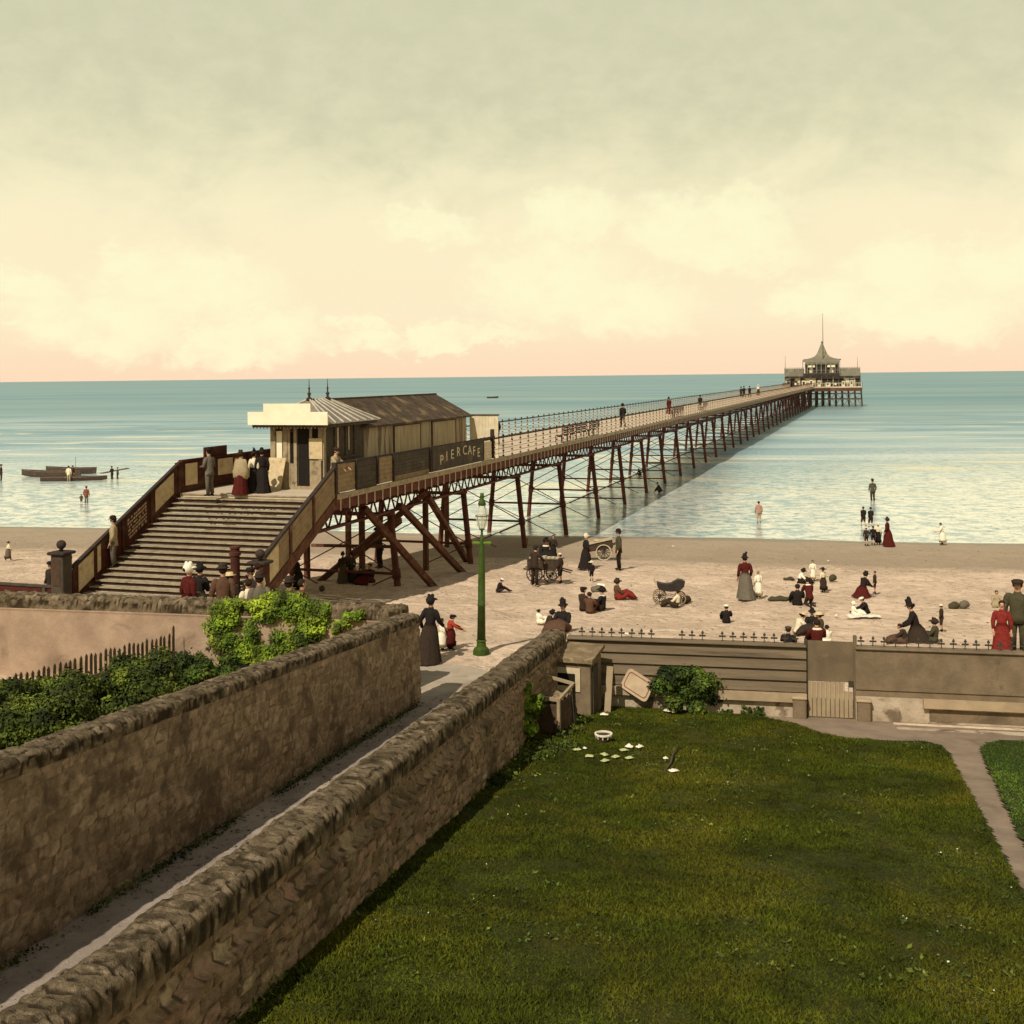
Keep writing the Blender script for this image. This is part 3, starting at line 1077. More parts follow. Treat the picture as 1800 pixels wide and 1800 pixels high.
# trestles
def make_trestle():
    t = empty('trestle', (0, 0, 0))
    zt_, zf = DECK - 1.45, -4.2

    def lx(side, z):
        f = (zt_ - z) / (zt_ - WATER)
        return -3.3 + side * (2.2 + 0.45 * f)
    for s_ in (-1, 1):
        d = MB()
        d.tube([(lx(s_, zt_ + 0.1), 0, zt_ + 0.1), (lx(s_, zf), 0, zf)], 0.15, 10)
        d.tube([(lx(s_, zt_), 0, zt_), (lx(s_, zt_ - 0.12), 0, zt_ - 0.12)], 0.21, 10)
        for zc in (-0.36,):
            d.tube([(lx(s_, zc + 0.2), 0, zc + 0.2), (lx(s_, zc - 0.2), 0, zc - 0.2)], 0.19, 10)
        d.build('leg', M_IRON, t, True)
    d = MB()
    d.bar((lx(-1, zt_ - 0.1), 0, zt_ - 0.1), (lx(1, zt_ - 0.1), 0, zt_ - 0.1), 0.12, 0.16)
    d.build('cross_head', M_IRON, t)
    d = MB()
    d.tube([(lx(-1, -0.36), 0, -0.36), (lx(1, -0.36), 0, -0.36)], 0.065, 6)
    d.build('strut', M_IRON, t)
    d = MB()
    for (za, zb_) in ((zt_ - 0.2, -0.36), (-0.4, -2.7)):
        for s_ in (-1, 1):
            d.tube([(lx(s_, za), 0.04 * s_, za), (lx(-s_, zb_), 0.04 * s_, zb_)], 0.028, 5)
    d.build('tie_rod', M_IRON, t)
    return t


proto = make_trestle()
proto.parent = pier
proto.location = (0, 7.3, 0)
first = True
NB = 35
for i in range(1, NB):
    t = copy_thing(proto, (0, 7.3 + BAY * i, 0))
    t.parent = pier
    if i >= 5:
        d = MB()
        d.tube([(-5.92, 0, -1.9), (-0.68, 0, -1.9)], 0.06, 6)
        d.build('strut', M_IRON, t)

# raking shores and timber posts at the landward end
shores = []


def on_plane(px, py, x):
    """point on the vertical plane x = const of the pier frame that the given pixel shows"""
    r = ray(px, py)
    # world point = C + t r ; pier x = (p - PO).PR
    a = Vector((r.x, r.y)).dot(PR)
    b = (Vector((0, 0)) - PO).dot(PR)
    t = (x - b) / a
    p = Vector((r.x * t, r.y * t, CZ + r.z * t))
    return wp(p)


def gpier(px, py):
    return wp(PG(px, py))


for (ga, tb) in (((548, 1022), (748, 866)), ((770, 1028), (640, 893)), ((822, 1005), (702, 888)), ((826, 985), (752, 872)), ((600, 985), (702, 915))):
    p0_ = gpier(*ga)
    p1_ = on_plane(tb[0], tb[1], -0.9)
    d = MB()
    d.bar(p0_ - Vector((0, 0, 0.3)), p1_, 0.24, 0.24)
    d.build('raking_shore', M_TIMB, pier)
for (px_, py_) in ((613, 1000), (637, 1012), (749, 1003), (540, 1015), (786, 962)):
    p0_ = gpier(px_, py_)
    d = MB()
    d.bar(p0_ - Vector((0, 0, 0.4)), (p0_.x, p0_.y, DECK - 0.6), 0.22, 0.22)
    d.build('timber_post', M_TIMB, pier)
d = MB()
a_, b_ = gpier(548, 1006), gpier(700, 1008)
d.bar((a_.x, a_.y, 0.15), (b_.x, b_.y, 0.1), 0.12, 0.14)
d.build('strut', M_TIMB, pier)


# railings
def railing_mesh(L, lattice=True):
    d = MB()
    n = max(int(round(L / 1.6)), 1)
    stp = L / n
    d.box(-0.035, 0.035, 0, L, 1.06, 1.14, 0)
    for z in (0.28, 0.52, 0.80):
        d.bar((0, 0, z), (0, L, z), 0.02, 0.02, 0)
    for i in range(n):
        yy = i * stp
        d.tube([(0, yy, 0.0), (0, yy, 1.06)], 0.035, 6, 1)
        for z in (0.12, 0.38, 0.64, 0.90):
            d.tube([(0, yy, z - 0.045), (0, yy, z), (0, yy, z + 0.045)], [0.04, 0.068, 0.04], 6, 2)
        d.ball((0, yy, 1.2), 0.06, 6, 4, 0)
    return d


y0r = 16.6
proto_r = railing_mesh(BAY).build('railing', [M_DARKR, M_CREAM, M_RED], pier)
proto_r.location = (-0.06, y0r, DECK)
k = 1
while y0r + BAY * k < PL - 13:
    r_ = proto_r.copy()
    COL.objects.link(r_)
    r_.parent = pier
    r_.location = (-0.06, y0r + BAY * k, DECK)
    k += 1
for j in range(-1, k):
    r_ = proto_r.copy()
    COL.objects.link(r_)
    r_.parent = pier
    r_.location = (-PW_ + 0.06, y0r + BAY * j, DECK)

# board fence along the right edge by the entrance, one panel each
def yat(px_):
    return (19.74 / (0.3225 - (px_ - 900) / 2000.0) - 41.2) / 0.9517


def wall_panel(name, ya, yb, m_, z0=0.12, z1=1.15, x=-0.02, lab=None, t=0.04, boards=6):
    d = MB()
    n = boards
    for i in range(n):
        a_ = z0 + (z1 - z0) * i / n
        b_ = z0 + (z1 - z0) * (i + 1) / n - 0.008
        d.box(x - t, x + t + 0.006 * (i % 2), ya + 0.03, yb - 0.03, DECK + a_, DECK + b_)
    o = d.build(name, m_, pier)
    if lab:
        o['label'] = lab
    return o


wall_panel('fence_panel', 0.05, yat(622), M_TAN, lab='light tan panel at the stair head')
wall_panel('fence_panel', yat(624), yat(660), M_SLATEB, z0=-0.1, lab='dark panel')
wall_panel('fence_panel', yat(660), yat(688), M_TAN, lab='light tan panel')
wall_panel('fence_panel', yat(688), yat(753), M_SLATEB, z0=0.3, lab='grey brown panel')
wall_panel('fence_panel', yat(689), yat(752), M_TAN, z0=0.02, z1=0.29)
wall_panel('fence_panel', yat(846), yat(862), M_CREAM, z0=0.02, z1=1.0)
d = MB()
for px_ in (586, 622.5, 660, 688, 753, 846, 864):
    yy = yat(px_)
    d = MB()
    d.box(-0.09, 0.09, yy - 0.07, yy + 0.07, DECK + 0.125, DECK + (1.24 if px_ != 864 else 1.6))
    d.build('fence_post', M_DARKR, pier)
d = MB()
d.bar((0, 0.1, DECK + 1.2), (0, yat(864), DECK + 1.2), 0.09, 0.07)
d.build('top_rail', M_DARKR, pier)
# left edge: maroon boards with notices from the stair head to behind the kiosk
d = MB()
for i in range(6):
    d.box(-PW_ + 0.0, -PW_ + 0.07 + 0.006 * (i % 2), 0.1, 7.5, DECK + 0.02 + i * 0.19, DECK + 0.02 + i * 0.19 + 0.183)
d.box(-PW_ - 0.04, -PW_ + 0.12, 0.1, 7.5, DECK + 1.165, DECK + 1.24)
for yy in (2.4, 4.9, 7.4):
    d.box(-PW_ - 0.03, -PW_ + 0.13, yy - 0.07, yy + 0.07, DECK, DECK + 1.16)
d.box(-PW_ + 0.01, -PW_ + 0.08, 1.7, 3.3, DECK + 1.24, DECK + 1.62)
d.build('board_fence', M_MAROON, pier)
for (ya, yb, za, zb_) in ((0.35, 1.15, 0.25, 1.08), (2.6, 3.7, 0.45, 1.1), (3.85, 4.5, 0.4, 1.05)):
    d = MB()
    d.box(-PW_ + 0.09, -PW_ + 0.10, ya, yb, DECK + za, DECK + zb_)
    d.build('notice', M_POSTER, pier)

# sign reading PIER CAFE, hung on the fence
sg = empty('sign_board', tuple(pw(0.07, yat(753) + 0.1, DECK)), PRZ)
tag(sg, 'dark board on the pier fence lettered PIER CAFE', 'sign')
Ls = yat(845) - yat(753) - 0.2
d = MB()
d.box(0, 0.045, 0, Ls, 0.13, 1.19)
d.build('board', M_SLATEB, sg)
nw = Ls * 0.5
for txt, yc, zc, rot in (('P', 0.16, 0.56, 0), ('I', 0.255, 0.68, 0), ('E', 0.36, 0.72, 0), ('R', 0.48, 0.78, 0), ('C', 0.61, 0.80, 0), ('A', 0.71, 0.76, 0), ('F', 0.80, 0.68, 0), ('E', 0.90, 0.56, 0)):
    me = text_mesh(txt, 0.62)
    o = link_mesh('letter', me, M_CREAM, sg)
    o.rotation_euler = (R(90), 0, R(90))
    o.scale = (1.35, 1, 1)
    o.location = (0.052, Ls * yc, zc)

# ---------------------------------------------------------------- staircase
st = empty('staircase', tuple(pw(0, 0, 0)), PRZ)
tag(st, 'broad wooden staircase between maroon boarded balustrades leading up to the pier', 'staircase')
NS = 21
RIS, TRD = (DECK - 0.5) / NS, 0.311
for i in range(1, NS):
    d = MB()
    zt_ = DECK - RIS * i
    y1 = -TRD * (i - 1)
    d.box(-PW_ + 0.12, -0.12, y1 - TRD - 0.02, y1 + 0.0, zt_ - 0.035, zt_ - 0.003)
    d.build('step', M_TREAD, st)
d = MB()
for i in range(0, NS):
    zt_ = DECK - RIS * i
    y1 = -TRD * i
    d.box(-PW_ + 0.12, -0.12, y1 + 0.05, y1 + 0.07, zt_ - RIS, zt_ - 0.037)
o = d.build('shade_backing', M_RISER, st)  # dark colour stands in for the shade between open treads
d = MB()
d.box(-PW_ + 0.12, -0.12, -0.04, 0.0, DECK - 0.05, DECK - 0.003)
d.build('nosing', M_TREAD, st)
SL = RIS / TRD


def slope_panel(name, x0, x1, ya, yb, lo, hi_, m_, parent):
    """board following the stair slope between ya > yb, from lo to hi_ above the nosing line"""
    d = MB()
    f = lambda y, h: DECK + SL * y + h
    poly = [(x0, ya, f(ya, lo)), (x0, yb, f(yb, lo)), (x0, yb, f(yb, hi_)), (x0, ya, f(ya, hi_))]
    d.prism(poly, (x1 - x0, 0, 0))
    return d.build(name, m_, parent)


for side, xx, yend in ((-1, -PW_, -6.0), (1, 0.0, -5.1)):
    xa, xb = xx - 0.03, xx + 0.03
    bal = empty('balustrade', (0, 0, 0))
    bal.parent = st
    # boards with seams
    nb = 5
    for i in range(nb):
        lo, hi_ = 0.02 + i * 0.20, 0.02 + (i + 1) * 0.20 - 0.008
        slope_panel('plank', xa, xb + 0.005 * (i % 2), 0, yend, lo, hi_, M_MAROON if side < 0 else M_TAN, bal)
    slope_panel('handrail', xx - 0.07, xx + 0.07, 0.1, yend, 1.05, 1.14, M_DARKR, bal)
    slope_panel('stringer', xx - 0.06, xx + 0.06, -0.02, yend - 1.2, -0.42, 0.0, M_TIMB if side > 0 else M_MAROON, bal)
    for k_, yy in enumerate((0.0, -1.75, -3.4, -4.9)):
        if yy < yend + 0.2:
            continue
        d = MB()
        z0 = DECK + SL * yy
        d.box(xx - 0.085, xx + 0.085, yy - 0.07, yy + 0.07, z0 - (0.25 if yy < 0 else 0.35), z0 + 1.05 + (0.1 if yy == 0 else 0))
        d.build('post', M_MAROON if side < 0 else M_TIMB, bal)
    # notices on the inner face (left) and outer face (right)
    if side < 0:
        xi = xx + 0.045
        o = slope_panel('notice', xi, xi + 0.008, -0.35, -1.5, 0.18, 0.98, M_POSTER, bal)
        o = slope_panel('painted_notice', xi, xi + 0.008, -1.95, -3.25, 0.12, 0.98, M_MAROON, bal)
        o['label'] = 'maroon notice painted with rows of faded lettering'
        rr = random.Random(5)
        d = MB()
        for row in range(6):
            y_ = -2.05
            while y_ > -3.1:
                L_ = rr.uniform(0.05, 0.12)
                h0 = 0.18 + row * 0.13
                hgt = rr.uniform(0.055, 0.085)
                f = lambda yy: DECK + SL * yy
                d.prism([(xi + 0.010, y_, f(y_) + h0), (xi + 0.010, y_ - L_, f(y_ - L_) + h0), (xi + 0.010, y_ - L_, f(y_ - L_) + h0 + hgt), (xi + 0.010, y_, f(y_) + h0 + hgt)], (0.004, 0, 0))
                y_ -= L_ + (0.03 if rr.random() < 0.75 else 0.10)
        d.build('lettering', M_INK, bal)
        o = slope_panel('notice', xi, xi + 0.008, -4.6, -5.75, 0.12, 1.0, M_POSTER, bal)
        o['label'] = 'large pale notice at the foot of the left balustrade'
    else:
        xo = xx + 0.045
        slope_panel('notice', xo, xo + 0.01, -4.2, -5.0, 0.1, 0.98, M_POSTER, bal)


def newel(px_y, xx, yy, wdt, top, label, m_):
    t = empty('gate_pillar', tuple(pw(xx, yy, 0.45)), PRZ)
    tag(t, label, 'pillar')
    h = top - 0.45
    d = MB()
    d.box(-wdt / 2, wdt / 2, -wdt / 2, wdt / 2, 0.25, h - 0.1, bev=0.03)
    d.box(-wdt / 2 - 0.05, wdt / 2 + 0.05, -wdt / 2 - 0.05, wdt / 2 + 0.05, 0.0, 0.25, bev=0.02)
    d.build('shaft', m_, t)
    d = MB()
    d.box(-wdt / 2 - 0.09, wdt / 2 + 0.09, -wdt / 2 - 0.09, wdt / 2 + 0.09, h - 0.1, h, bev=0.03)
    d.build('cap', M_DARKR, t)
    d = MB()
    d.lathe([(0.07, 0), (0.06, 0.07), (0.13, 0.13), (0.16, 0.22), (0.13, 0.31), (0.05, 0.36)], 12, (0, 0, h))
    d.build('finial', M_DARKR, t, True)
    d = MB()
    d.box(-wdt * 0.3, wdt * 0.3, -wdt / 2 - 0.015, -wdt / 2, h * 0.45, h - 0.25)
    d.build('panel', M_RISER, t)


newel(0, 0.1, -5.45, 0.45, 2.25, 'square maroon pillar at the foot of the right balustrade', M_MAROON)
newel(0, -PW_ - 0.05, -6.45, 0.48, 2.45, 'grey brown pillar with ball finial at the foot of the left balustrade', M_SLATEB)

# low dark board fence running left from the staircase foot
lf = empty('board_fence', tuple(pw(-PW_ - 0.35, -6.5, 0.4)), PRZ + R(-1))
tag(lf, 'low dark maroon board fence left of the staircase foot', 'fence')
d = MB()
for i in range(5):
    d.box(-9.0, 0, -0.03, 0.03 + 0.006 * (i % 2), 0.05 + i * 0.16, 0.05 + i * 0.16 + 0.152)
d.build('boards', M_MAROON, lf)
d = MB()
d.box(-9.0, 0, -0.07, 0.07, 0.86, 0.93)
d.build('rail', M_SLATEB, lf)
for xx in (-0.3, -2.6, -5.0, -7.4):
    d = MB()
    d.box(xx - 0.06, xx + 0.06, -0.10, -0.035, 0.0, 0.855)
    d.build('post', M_SLATEB, lf)

# round red post before the stairs with its base tub
pp = P(414, 1045, 1.05)
t = empty('post', (pp.x, pp.y, 0.45))
tag(t, 'dark red iron post standing before the steps', 'post')
d = MB()
d.lathe([(0.16, 0), (0.15, 1.85), (0.19, 1.87), (0.19, 1.97), (0.15, 1.99), (0.15, 2.08), (0.18, 2.1), (0.17, 2.16)], 14)
d.build('shaft', M_MAROON, t, False)
pp = P(420, 1045, 0.98)
t = empty('tub', (pp.x + 0.12, pp.y - 0.55, 0.45))
tag(t, 'round dark red tub beside the post before the steps', 'tub')
d = MB()
d.lathe([(0.27, 0), (0.30, 0.75), (0.33, 0.77), (0.33, 0.84), (0.27, 0.85), (0.26, 0.7)], 16)
d.build('barrel', M_MAROON, t)

# ---------------------------------------------------------------- toll kiosk
M_KWALL = mat('kiosk_boards', lin(168, 148, 114), lin(140, 122, 94), scale=4, bump=0.3, c3=lin(104, 88, 68), s3=2.2)
M_KDARK = mat('kiosk_shade_and_dark_boards', lin(88, 76, 60), lin(66, 56, 44), scale=4, bump=0.3)  # darker copy of the boards: shade of the right side, dark wood elsewhere
M_SHADOW = mat('dark_interior', lin(34, 28, 20), lin(26, 22, 16), bump=0)
M_ZINC = mat('zinc_roof', lin(134, 122, 104), lin(112, 102, 88), scale=3, bump=0.2, rough=0.6)
M_ROLL = mat('roof_rolls', lin(196, 184, 160), bump=0)
M_WHITEB = mat('white_sign', lin(240, 226, 192), lin(230, 214, 178), scale=2, bump=0.05)

KX1, KY0 = -1.65, 2.27
kw_, kd_ = 2.0, 3.7
kx0 = KX1 - kw_ - 0.25
ks = empty('kiosk', tuple(pw(KX1, KY0, DECK)), PRZ)
tag(ks, 'small toll kiosk with hipped zinc roof and cream stepped signboard at the stair head', 'kiosk')
W_ = kw_ + 0.25
d = MB()
d.box(-W_, -0.01, 0.06, kd_, 0.0, 2.55)
d.build('core', M_KDARK, ks)
d = MB()
d.box(-W_ - 0.05, 0.05, -0.05, 0.04, 0.0, 0.12)
d.build('threshold', M_KWALL, ks)
# front: pilasters, panels, window slit, open door
fx = lambda f: -W_ * (1 - f)
for (f0, f1, z0, z1, m_, nm, yo) in ((0.0, 0.10, 0.12, 2.5, M_KWALL, 'pilaster', -0.06), (0.10, 0.24, 0.12, 0.95, M_KWALL, 'panel', 0.0), (0.11, 0.22, 1.05, 2.25, M_WHITEB, 'window', -0.02),
                                      (0.24, 0.32, 0.12, 2.5, M_KWALL, 'pilaster', -0.04), (0.32, 0.37, 0.12, 2.4, M_KWALL, 'door_post', -0.01), (0.37, 0.44, 1.0, 2.2, M_SHADOW, 'window', 0.02),
                                      (0.37, 0.44, 0.12, 0.99, M_KWALL, 'panel', 0.0), (0.44, 0.50, 0.12, 2.4, M_KWALL, 'door_post', -0.01), (0.52, 0.74, 0.12, 2.35, M_SHADOW, 'doorway', 0.03),
                                      (0.75, 0.97, 0.12, 1.12, M_KWALL, 'panel', -0.03), (0.75, 0.80, 1.2, 2.45, M_KWALL, 'pilaster', -0.03), (0.92, 1.0, 1.12, 2.5, M_KWALL, 'pilaster', -0.04), (0.80, 0.92, 2.0, 2.4, M_SHADOW, 'window', 0.02)):
    d = MB()
    d.box(fx(f0) + 0.004, fx(f1) - 0.004, yo, 0.058, z0, z1)
    d.build(nm, m_, ks)
d = MB()
d.box(fx(0.75), fx(1.0), -0.062, -0.045, 1.18, 1.98)
o = d.build('notice', M_POSTER, ks)
# right side: pilasters and panels coloured darker for its shade, with two slit windows
for (y0_, y1_, z0, z1, m_, nm, xo) in ((0.0, 0.18, 0.0, 2.5, M_KWALL, 'pilaster', 0.05), (0.95, 1.1, 0.0, 2.5, M_KDARK, 'pilaster', 0.04), (1.2, 1.32, 1.3, 2.35, M_CREAM, 'window', 0.02), (1.9, 2.05, 0.0, 2.5, M_KDARK, 'pilaster', 0.04),
                                       (2.2, 2.28, 1.4, 2.35, M_CREAM, 'window', 0.02), (2.7, 2.85, 0.0, 2.5, M_KDARK, 'pilaster', 0.04), (0.2, 3.4, 1.1, 1.18, M_KDARK, 'band', 0.06)):
    d = MB()
    d.box(0.0, xo, y0_, y1_, z0, z1)
    d.build(nm, m_, ks)
d = MB()
d.box(-W_ - 0.5, 0.45, -0.55, kd_ + 0.3, 2.42, 2.54)
o = d.build('eaves', M_KDARK, ks)
d = MB()
for i in range(22):
    x_ = -W_ - 0.45 + i * (W_ + 0.85) / 21
    d.ball((x_, -0.53, 2.40), 0.035, 6, 4)
d.build('valance', M_KWALL, ks)
# hipped roof
x0, x1, y0_, y1_ = -W_ - 0.6, 0.55, -0.62, kd_ + 0.4
zb_, zr = 2.545, 3.45
ra, rb = (-W_ * 0.5 - 0.1, 1.25), (-W_ * 0.5 + 0.05, 2.55)
d = MB()
vs = [(x0, y0_, zb_), (x1, y0_, zb_), (x1, y1_, zb_), (x0, y1_, zb_), (ra[0], ra[1], zr), (rb[0], rb[1], zr)]
d.add(vs, [(0, 1, 4), (1, 2, 5, 4), (2, 3, 5), (3, 0, 4, 5), (3, 2, 1, 0)])
rf = d.build('roof', M_ZINC, ks)
d = MB()
for i in range(8):
    f = i / 7
    a_ = Vector((x1, y0_ + (y1_ - y0_) * f, zb_ + 0.03))
    b_ = Vector((ra[0] + (rb[0] - ra[0]) * min(max((f - 0.1) / 0.8, 0), 1), ra[1] + (rb[1] - ra[1]) * min(max((f - 0.1) / 0.8, 0), 1), zr + 0.03))
    d.tube([a_, b_], 0.035, 6)
    a2 = Vector((x0, y0_ + (y1_ - y0_) * f, zb_ + 0.03))
    d.tube([a2, b_], 0.035, 6)
d.build('roof_roll', M_ROLL, rf)
for (x_, y_) in (ra, rb):
    d = MB()
    d.lathe([(0.16, 0), (0.12, 0.06), (0.05, 0.12), (0.05, 0.2), (0.09, 0.25), (0.04, 0.3), (0.025, 0.4), (0.045, 0.46), (0.02, 0.52), (0.008, 0.85)], 10, (x_, y_, zr - 0.02))
    d.build('finial', M_DARKR, ks, True)
# stepped signboard on the front eaves
sx0, sx1 = -W_ - 0.62, 0.56
sw = sx1 - sx0
d = MB()
yb_ = -0.68
f = lambda t: sx0 + sw * t
poly = [(f(0), yb_, 2.52), (f(1), yb_, 2.52), (f(1), yb_, 3.02), (f(0.79), yb_, 3.02), (f(0.79), yb_, 3.34), (f(0.20), yb_, 3.34), (f(0.20), yb_, 3.02), (f(0), yb_, 3.02)]
d.prism(poly, (0, 0.05, 0))
d.build('signboard', M_WHITEB, ks)

# leaning board and dog at the kiosk front
lb = empty('leaning_board', tuple(pw(KX1 - W_ + 0.3, KY0 - 0.5, DECK + 0.004)), PRZ)
tag(lb, 'pale notice board leaning against the kiosk front', 'notice board')
d = MB()
d.prism([(-0.42, -0.02, 0), (0.38, -0.02, 0), (0.46, 0.3, 1.22), (-0.28, 0.3, 1.22)], (0, 0.03, 0))
d.build('board', M_POSTER, lb)

# ---------------------------------------------------------------- cafe building on the pier
M_CWALL = mat('cafe_boards', lin(178, 160, 128), lin(154, 136, 108), scale=1.2, bump=0.5, bscale=12, stretch=(3, 3, 0.3), c3=lin(112, 96, 74), s3=0.9, t3=(0.5, 0.62), fine=0.12)
M_CROOF = mat('felt_roof', lin(88, 70, 50), lin(60, 48, 36), scale=2.4, bump=0.7, bscale=20, c3=lin(118, 98, 68), s3=1.0, t3=(0.52, 0.64), fine=0.2)
M_SHUT = mat('shutter_boards', lin(180, 162, 128), lin(148, 130, 100), scale=2.0, bump=0.3, stretch=(3, 3, 0.4))
CY0, CY1 = 5.9, 18.5
cw_ = 3.6
cf = empty('cafe', tuple(pw(KX1 - 0.08, CY0, DECK)), PRZ)
tag(cf, 'long brown timber cafe hut with dark pitched roof behind the kiosk', 'hut')
L_ = CY1 - CY0
d = MB()
d.box(-cw_, 0, 0, L_, 0, 2.3)
d.prism([(0, 0.0, 2.3), (-cw_, 0.0, 2.3), (-cw_ / 2, 0.0, 3.25)], (0, L_, 0))
d.build('walls', M_CWALL, cf)
d = MB()
for i in range(18):
    y_ = 0.35 + i * (L_ - 0.4) / 18
    d.box(0.0, 0.007, y_ - 0.02, y_ + 0.02, 0.0, 2.26)
d.build('batten', M_CWALL, cf)
for s_ in (1, -1):
    d = MB()
    xe = 0.28 if s_ > 0 else -cw_ - 0.28
    n_ = Vector((0.45 * s_, 0, 0.9)).normalized() * 0.07
    xr = -cw_ / 2
    a_, b_ = Vector((xe, -0.2, 2.20)), Vector((xr, -0.2, 3.33))
    d.prism([a_, b_, b_ + Vector((0, 0, 0.08)), a_ + Vector((0, 0, 0.08))], (0, L_ + 0.4, 0))
    rf = d.build('roof', M_CROOF, cf)
    d = MB()
    for i in range(1, 6):
        y_ = -0.2 + i * (L_ + 0.4) / 6
        d.bar(a_ + Vector((0, y_ + 0.2, 0.09)), b_ + Vector((0, y_ + 0.2, 0.09)), 0.05, 0.03)
    d.build('roof_batten', M_CROOF, rf)
d = MB()
d.box(-cw_ / 2 - 0.08, -cw_ / 2 + 0.08, -0.22, L_ + 0.22, 3.36, 3.44)
d.build('ridge', M_CROOF, cf)


def cy(px_):      # along-wall position of a pixel on the right wall
    return (21.47 / (0.3225 - (px_ - 900) / 2000.0) - 41.2) / 0.9517 - CY0


for (pa, pb, z0, z1) in ((685, 731, 0.95, 2.12), (753, 794, 0.95, 2.12)):
    d = MB()
    d.box(0.0, 0.05, cy(pa), cy(pb), z0, z1)
    sh = d.build('shutter', M_SHUT, cf)
    d = MB()
    ya, yb = cy(pa), cy(pb)
    for (a_, b_, c_, e_) in ((ya - 0.06, ya, z0 - 0.06, z1 + 0.06), (yb, yb + 0.06, z0 - 0.06, z1 + 0.06), (ya, yb, z0 - 0.06, z0), (ya, yb, z1, z1 + 0.06)):
        d.box(0.0, 0.07, a_, b_, c_, e_)
    d.build('frame', M_KDARK, sh)
# screen at the far end
sc_ = empty('screen', tuple(pw(KX1 - 0.02, CY1 + 0.4, DECK)), PRZ)
tag(sc_, 'pale boarded wind screen at the far end of the cafe hut', 'screen')
d = MB()
for i in range(9):
    d.box(0.0 + i * 0.175, 0.0 + i * 0.175 + 0.17, -0.03, 0.03, 0.0, 2.25)
d.build('boards', M_CREAM, sc_)
d = MB()
d.box(-0.02, 1.62, -0.06, 0.06, 2.25, 2.32)
d.build('rail', M_KDARK, sc_)


# benches on the deck
def make_bench():
    t = empty('bench', (0, 0, 0))
    d = MB()
    for i in range(4):
        d.box(-0.45 + i * 0.11, -0.45 + i * 0.11 + 0.09, -1.5, 1.5, 0.43, 0.46)
    d.build('seat', M_DARKR, t)
    d = MB()
    for z in (0.60, 0.74, 0.88):
        d.box(0.02, 0.06, -1.5, 1.5, z, z + 0.09)
    d.build('backrest', M_DARKR, t)
    for y_ in (-1.35, 0, 1.35):
        d = MB()
        d.box(-0.44, -0.38, y_ - 0.03, y_ + 0.03, 0, 0.43)
        d.box(-0.02, 0.018, y_ - 0.03, y_ + 0.03, 0, 0.98)
        d.box(-0.44, 0.018, y_ - 0.025, y_ + 0.025, 0.37, 0.425)
        d.build('leg', M_DARKR, t)
    return t


pb = make_bench()
ys_ = [34.2, 37.8, 41.4, 75.0, 78.4, 96.0]
labs = ['long dark slatted bench on the pier deck, nearest the cafe end of its row', 'long dark slatted bench on the pier deck, middle of the row of three', 'long dark slatted bench on the pier deck, seaward end of the row of three',
        'dark bench on the pier beside the fourth walking man', 'dark bench further out on the pier deck', 'distant dark bench on the pier before the group of walkers']
for i, y_ in enumerate(ys_):
    t = pb if i == 0 else copy_thing(pb)
    t.location = pw(-0.5, y_, DECK)
    t.rotation_euler = (0, 0, PRZ)
    tag(t, labs[i], 'bench', 'benches along the pier deck')

# ---------------------------------------------------------------- pier head and pavilion
hd = empty('pier_platform', tuple(pw(-3.3, 324.6, 0)), PRZ)
tag(hd, 'wide platform on close set piles at the sea end of the pier', 'platform')
d = MB()
pl = [(-6.5, 0.0), (-3.3, -9), (3.3, -9), (8, -3.0), (17.2, -0.6), (17.2, 15), (-6.5, 15)]
d.prism([(a_, b_, DECK - 0.35) for a_, b_ in pl], (0, 0, 0.35 - 0.004))
d.build('deck_boards', M_DECK, hd)
d = MB()
d.prism([(a_ * 0.99, b_, DECK - 1.4) for a_, b_ in pl], (0, 0, 1.04))
d.build('girder', M_TIMB, hd)
M_PILE = mat('grey_brown_piles', lin(98, 82, 66), lin(76, 64, 52), scale=1, bump=0, c3=lin(92, 52, 40), s3=0.3)
k = 0
for gx in np.arange(-6, 17.3, 1.9):
    for gy in (-6.0, -2.0, 2.0, 5.0, 8.5, 12.0):
        if gy < -1 and (gx < -3.5 or gx > (3.3 if gy < -4 else 9)):
            continue
        d = MB()
        d.tube([(gx, gy, DECK - 1.45), (gx + 0.3 * (gx - 5) / 12, gy, -4.0)], 0.17, 6)
        d.build('pile', M_PILE, hd)
        k += 1
d = MB()
for gy in (-2, 2, 7):
    d.box(-6, 17, gy - 0.1, gy + 0.1, -0.3, -0.05)
    d.box(-6, 17, gy - 0.1, gy + 0.1, 1.4, 1.6)
for i in range(9):
    x_ = -5.5 + i * 2.5
    for gy in (-1.9, 5.1):
        d.bar((x_, gy, 1.9), (x_ + 2.3, gy, -1.9), 0.09, 0.09)
        d.bar((x_ + 2.3, gy + 0.12, 1.9), (x_, gy + 0.12, -1.9), 0.09, 0.09)
d.build('waling', M_PILE, hd)
d = MB()
prev = None
for (a_, b_) in [(-6.4, 15), (-6.4, 0.1), (-3.3, -8.9)]:
    if prev:
        d.bar((prev[0], prev[1], DECK + 1.05), (a_, b_, DECK + 1.05), 0.08, 0.1)
        d.bar((prev[0], prev[1], DECK + 0.55), (a_, b_, DECK + 0.55), 0.05, 0.9)
    prev = (a_, b_)
d.build('parapet', M_PILE, hd)
d = MB()
prev = None
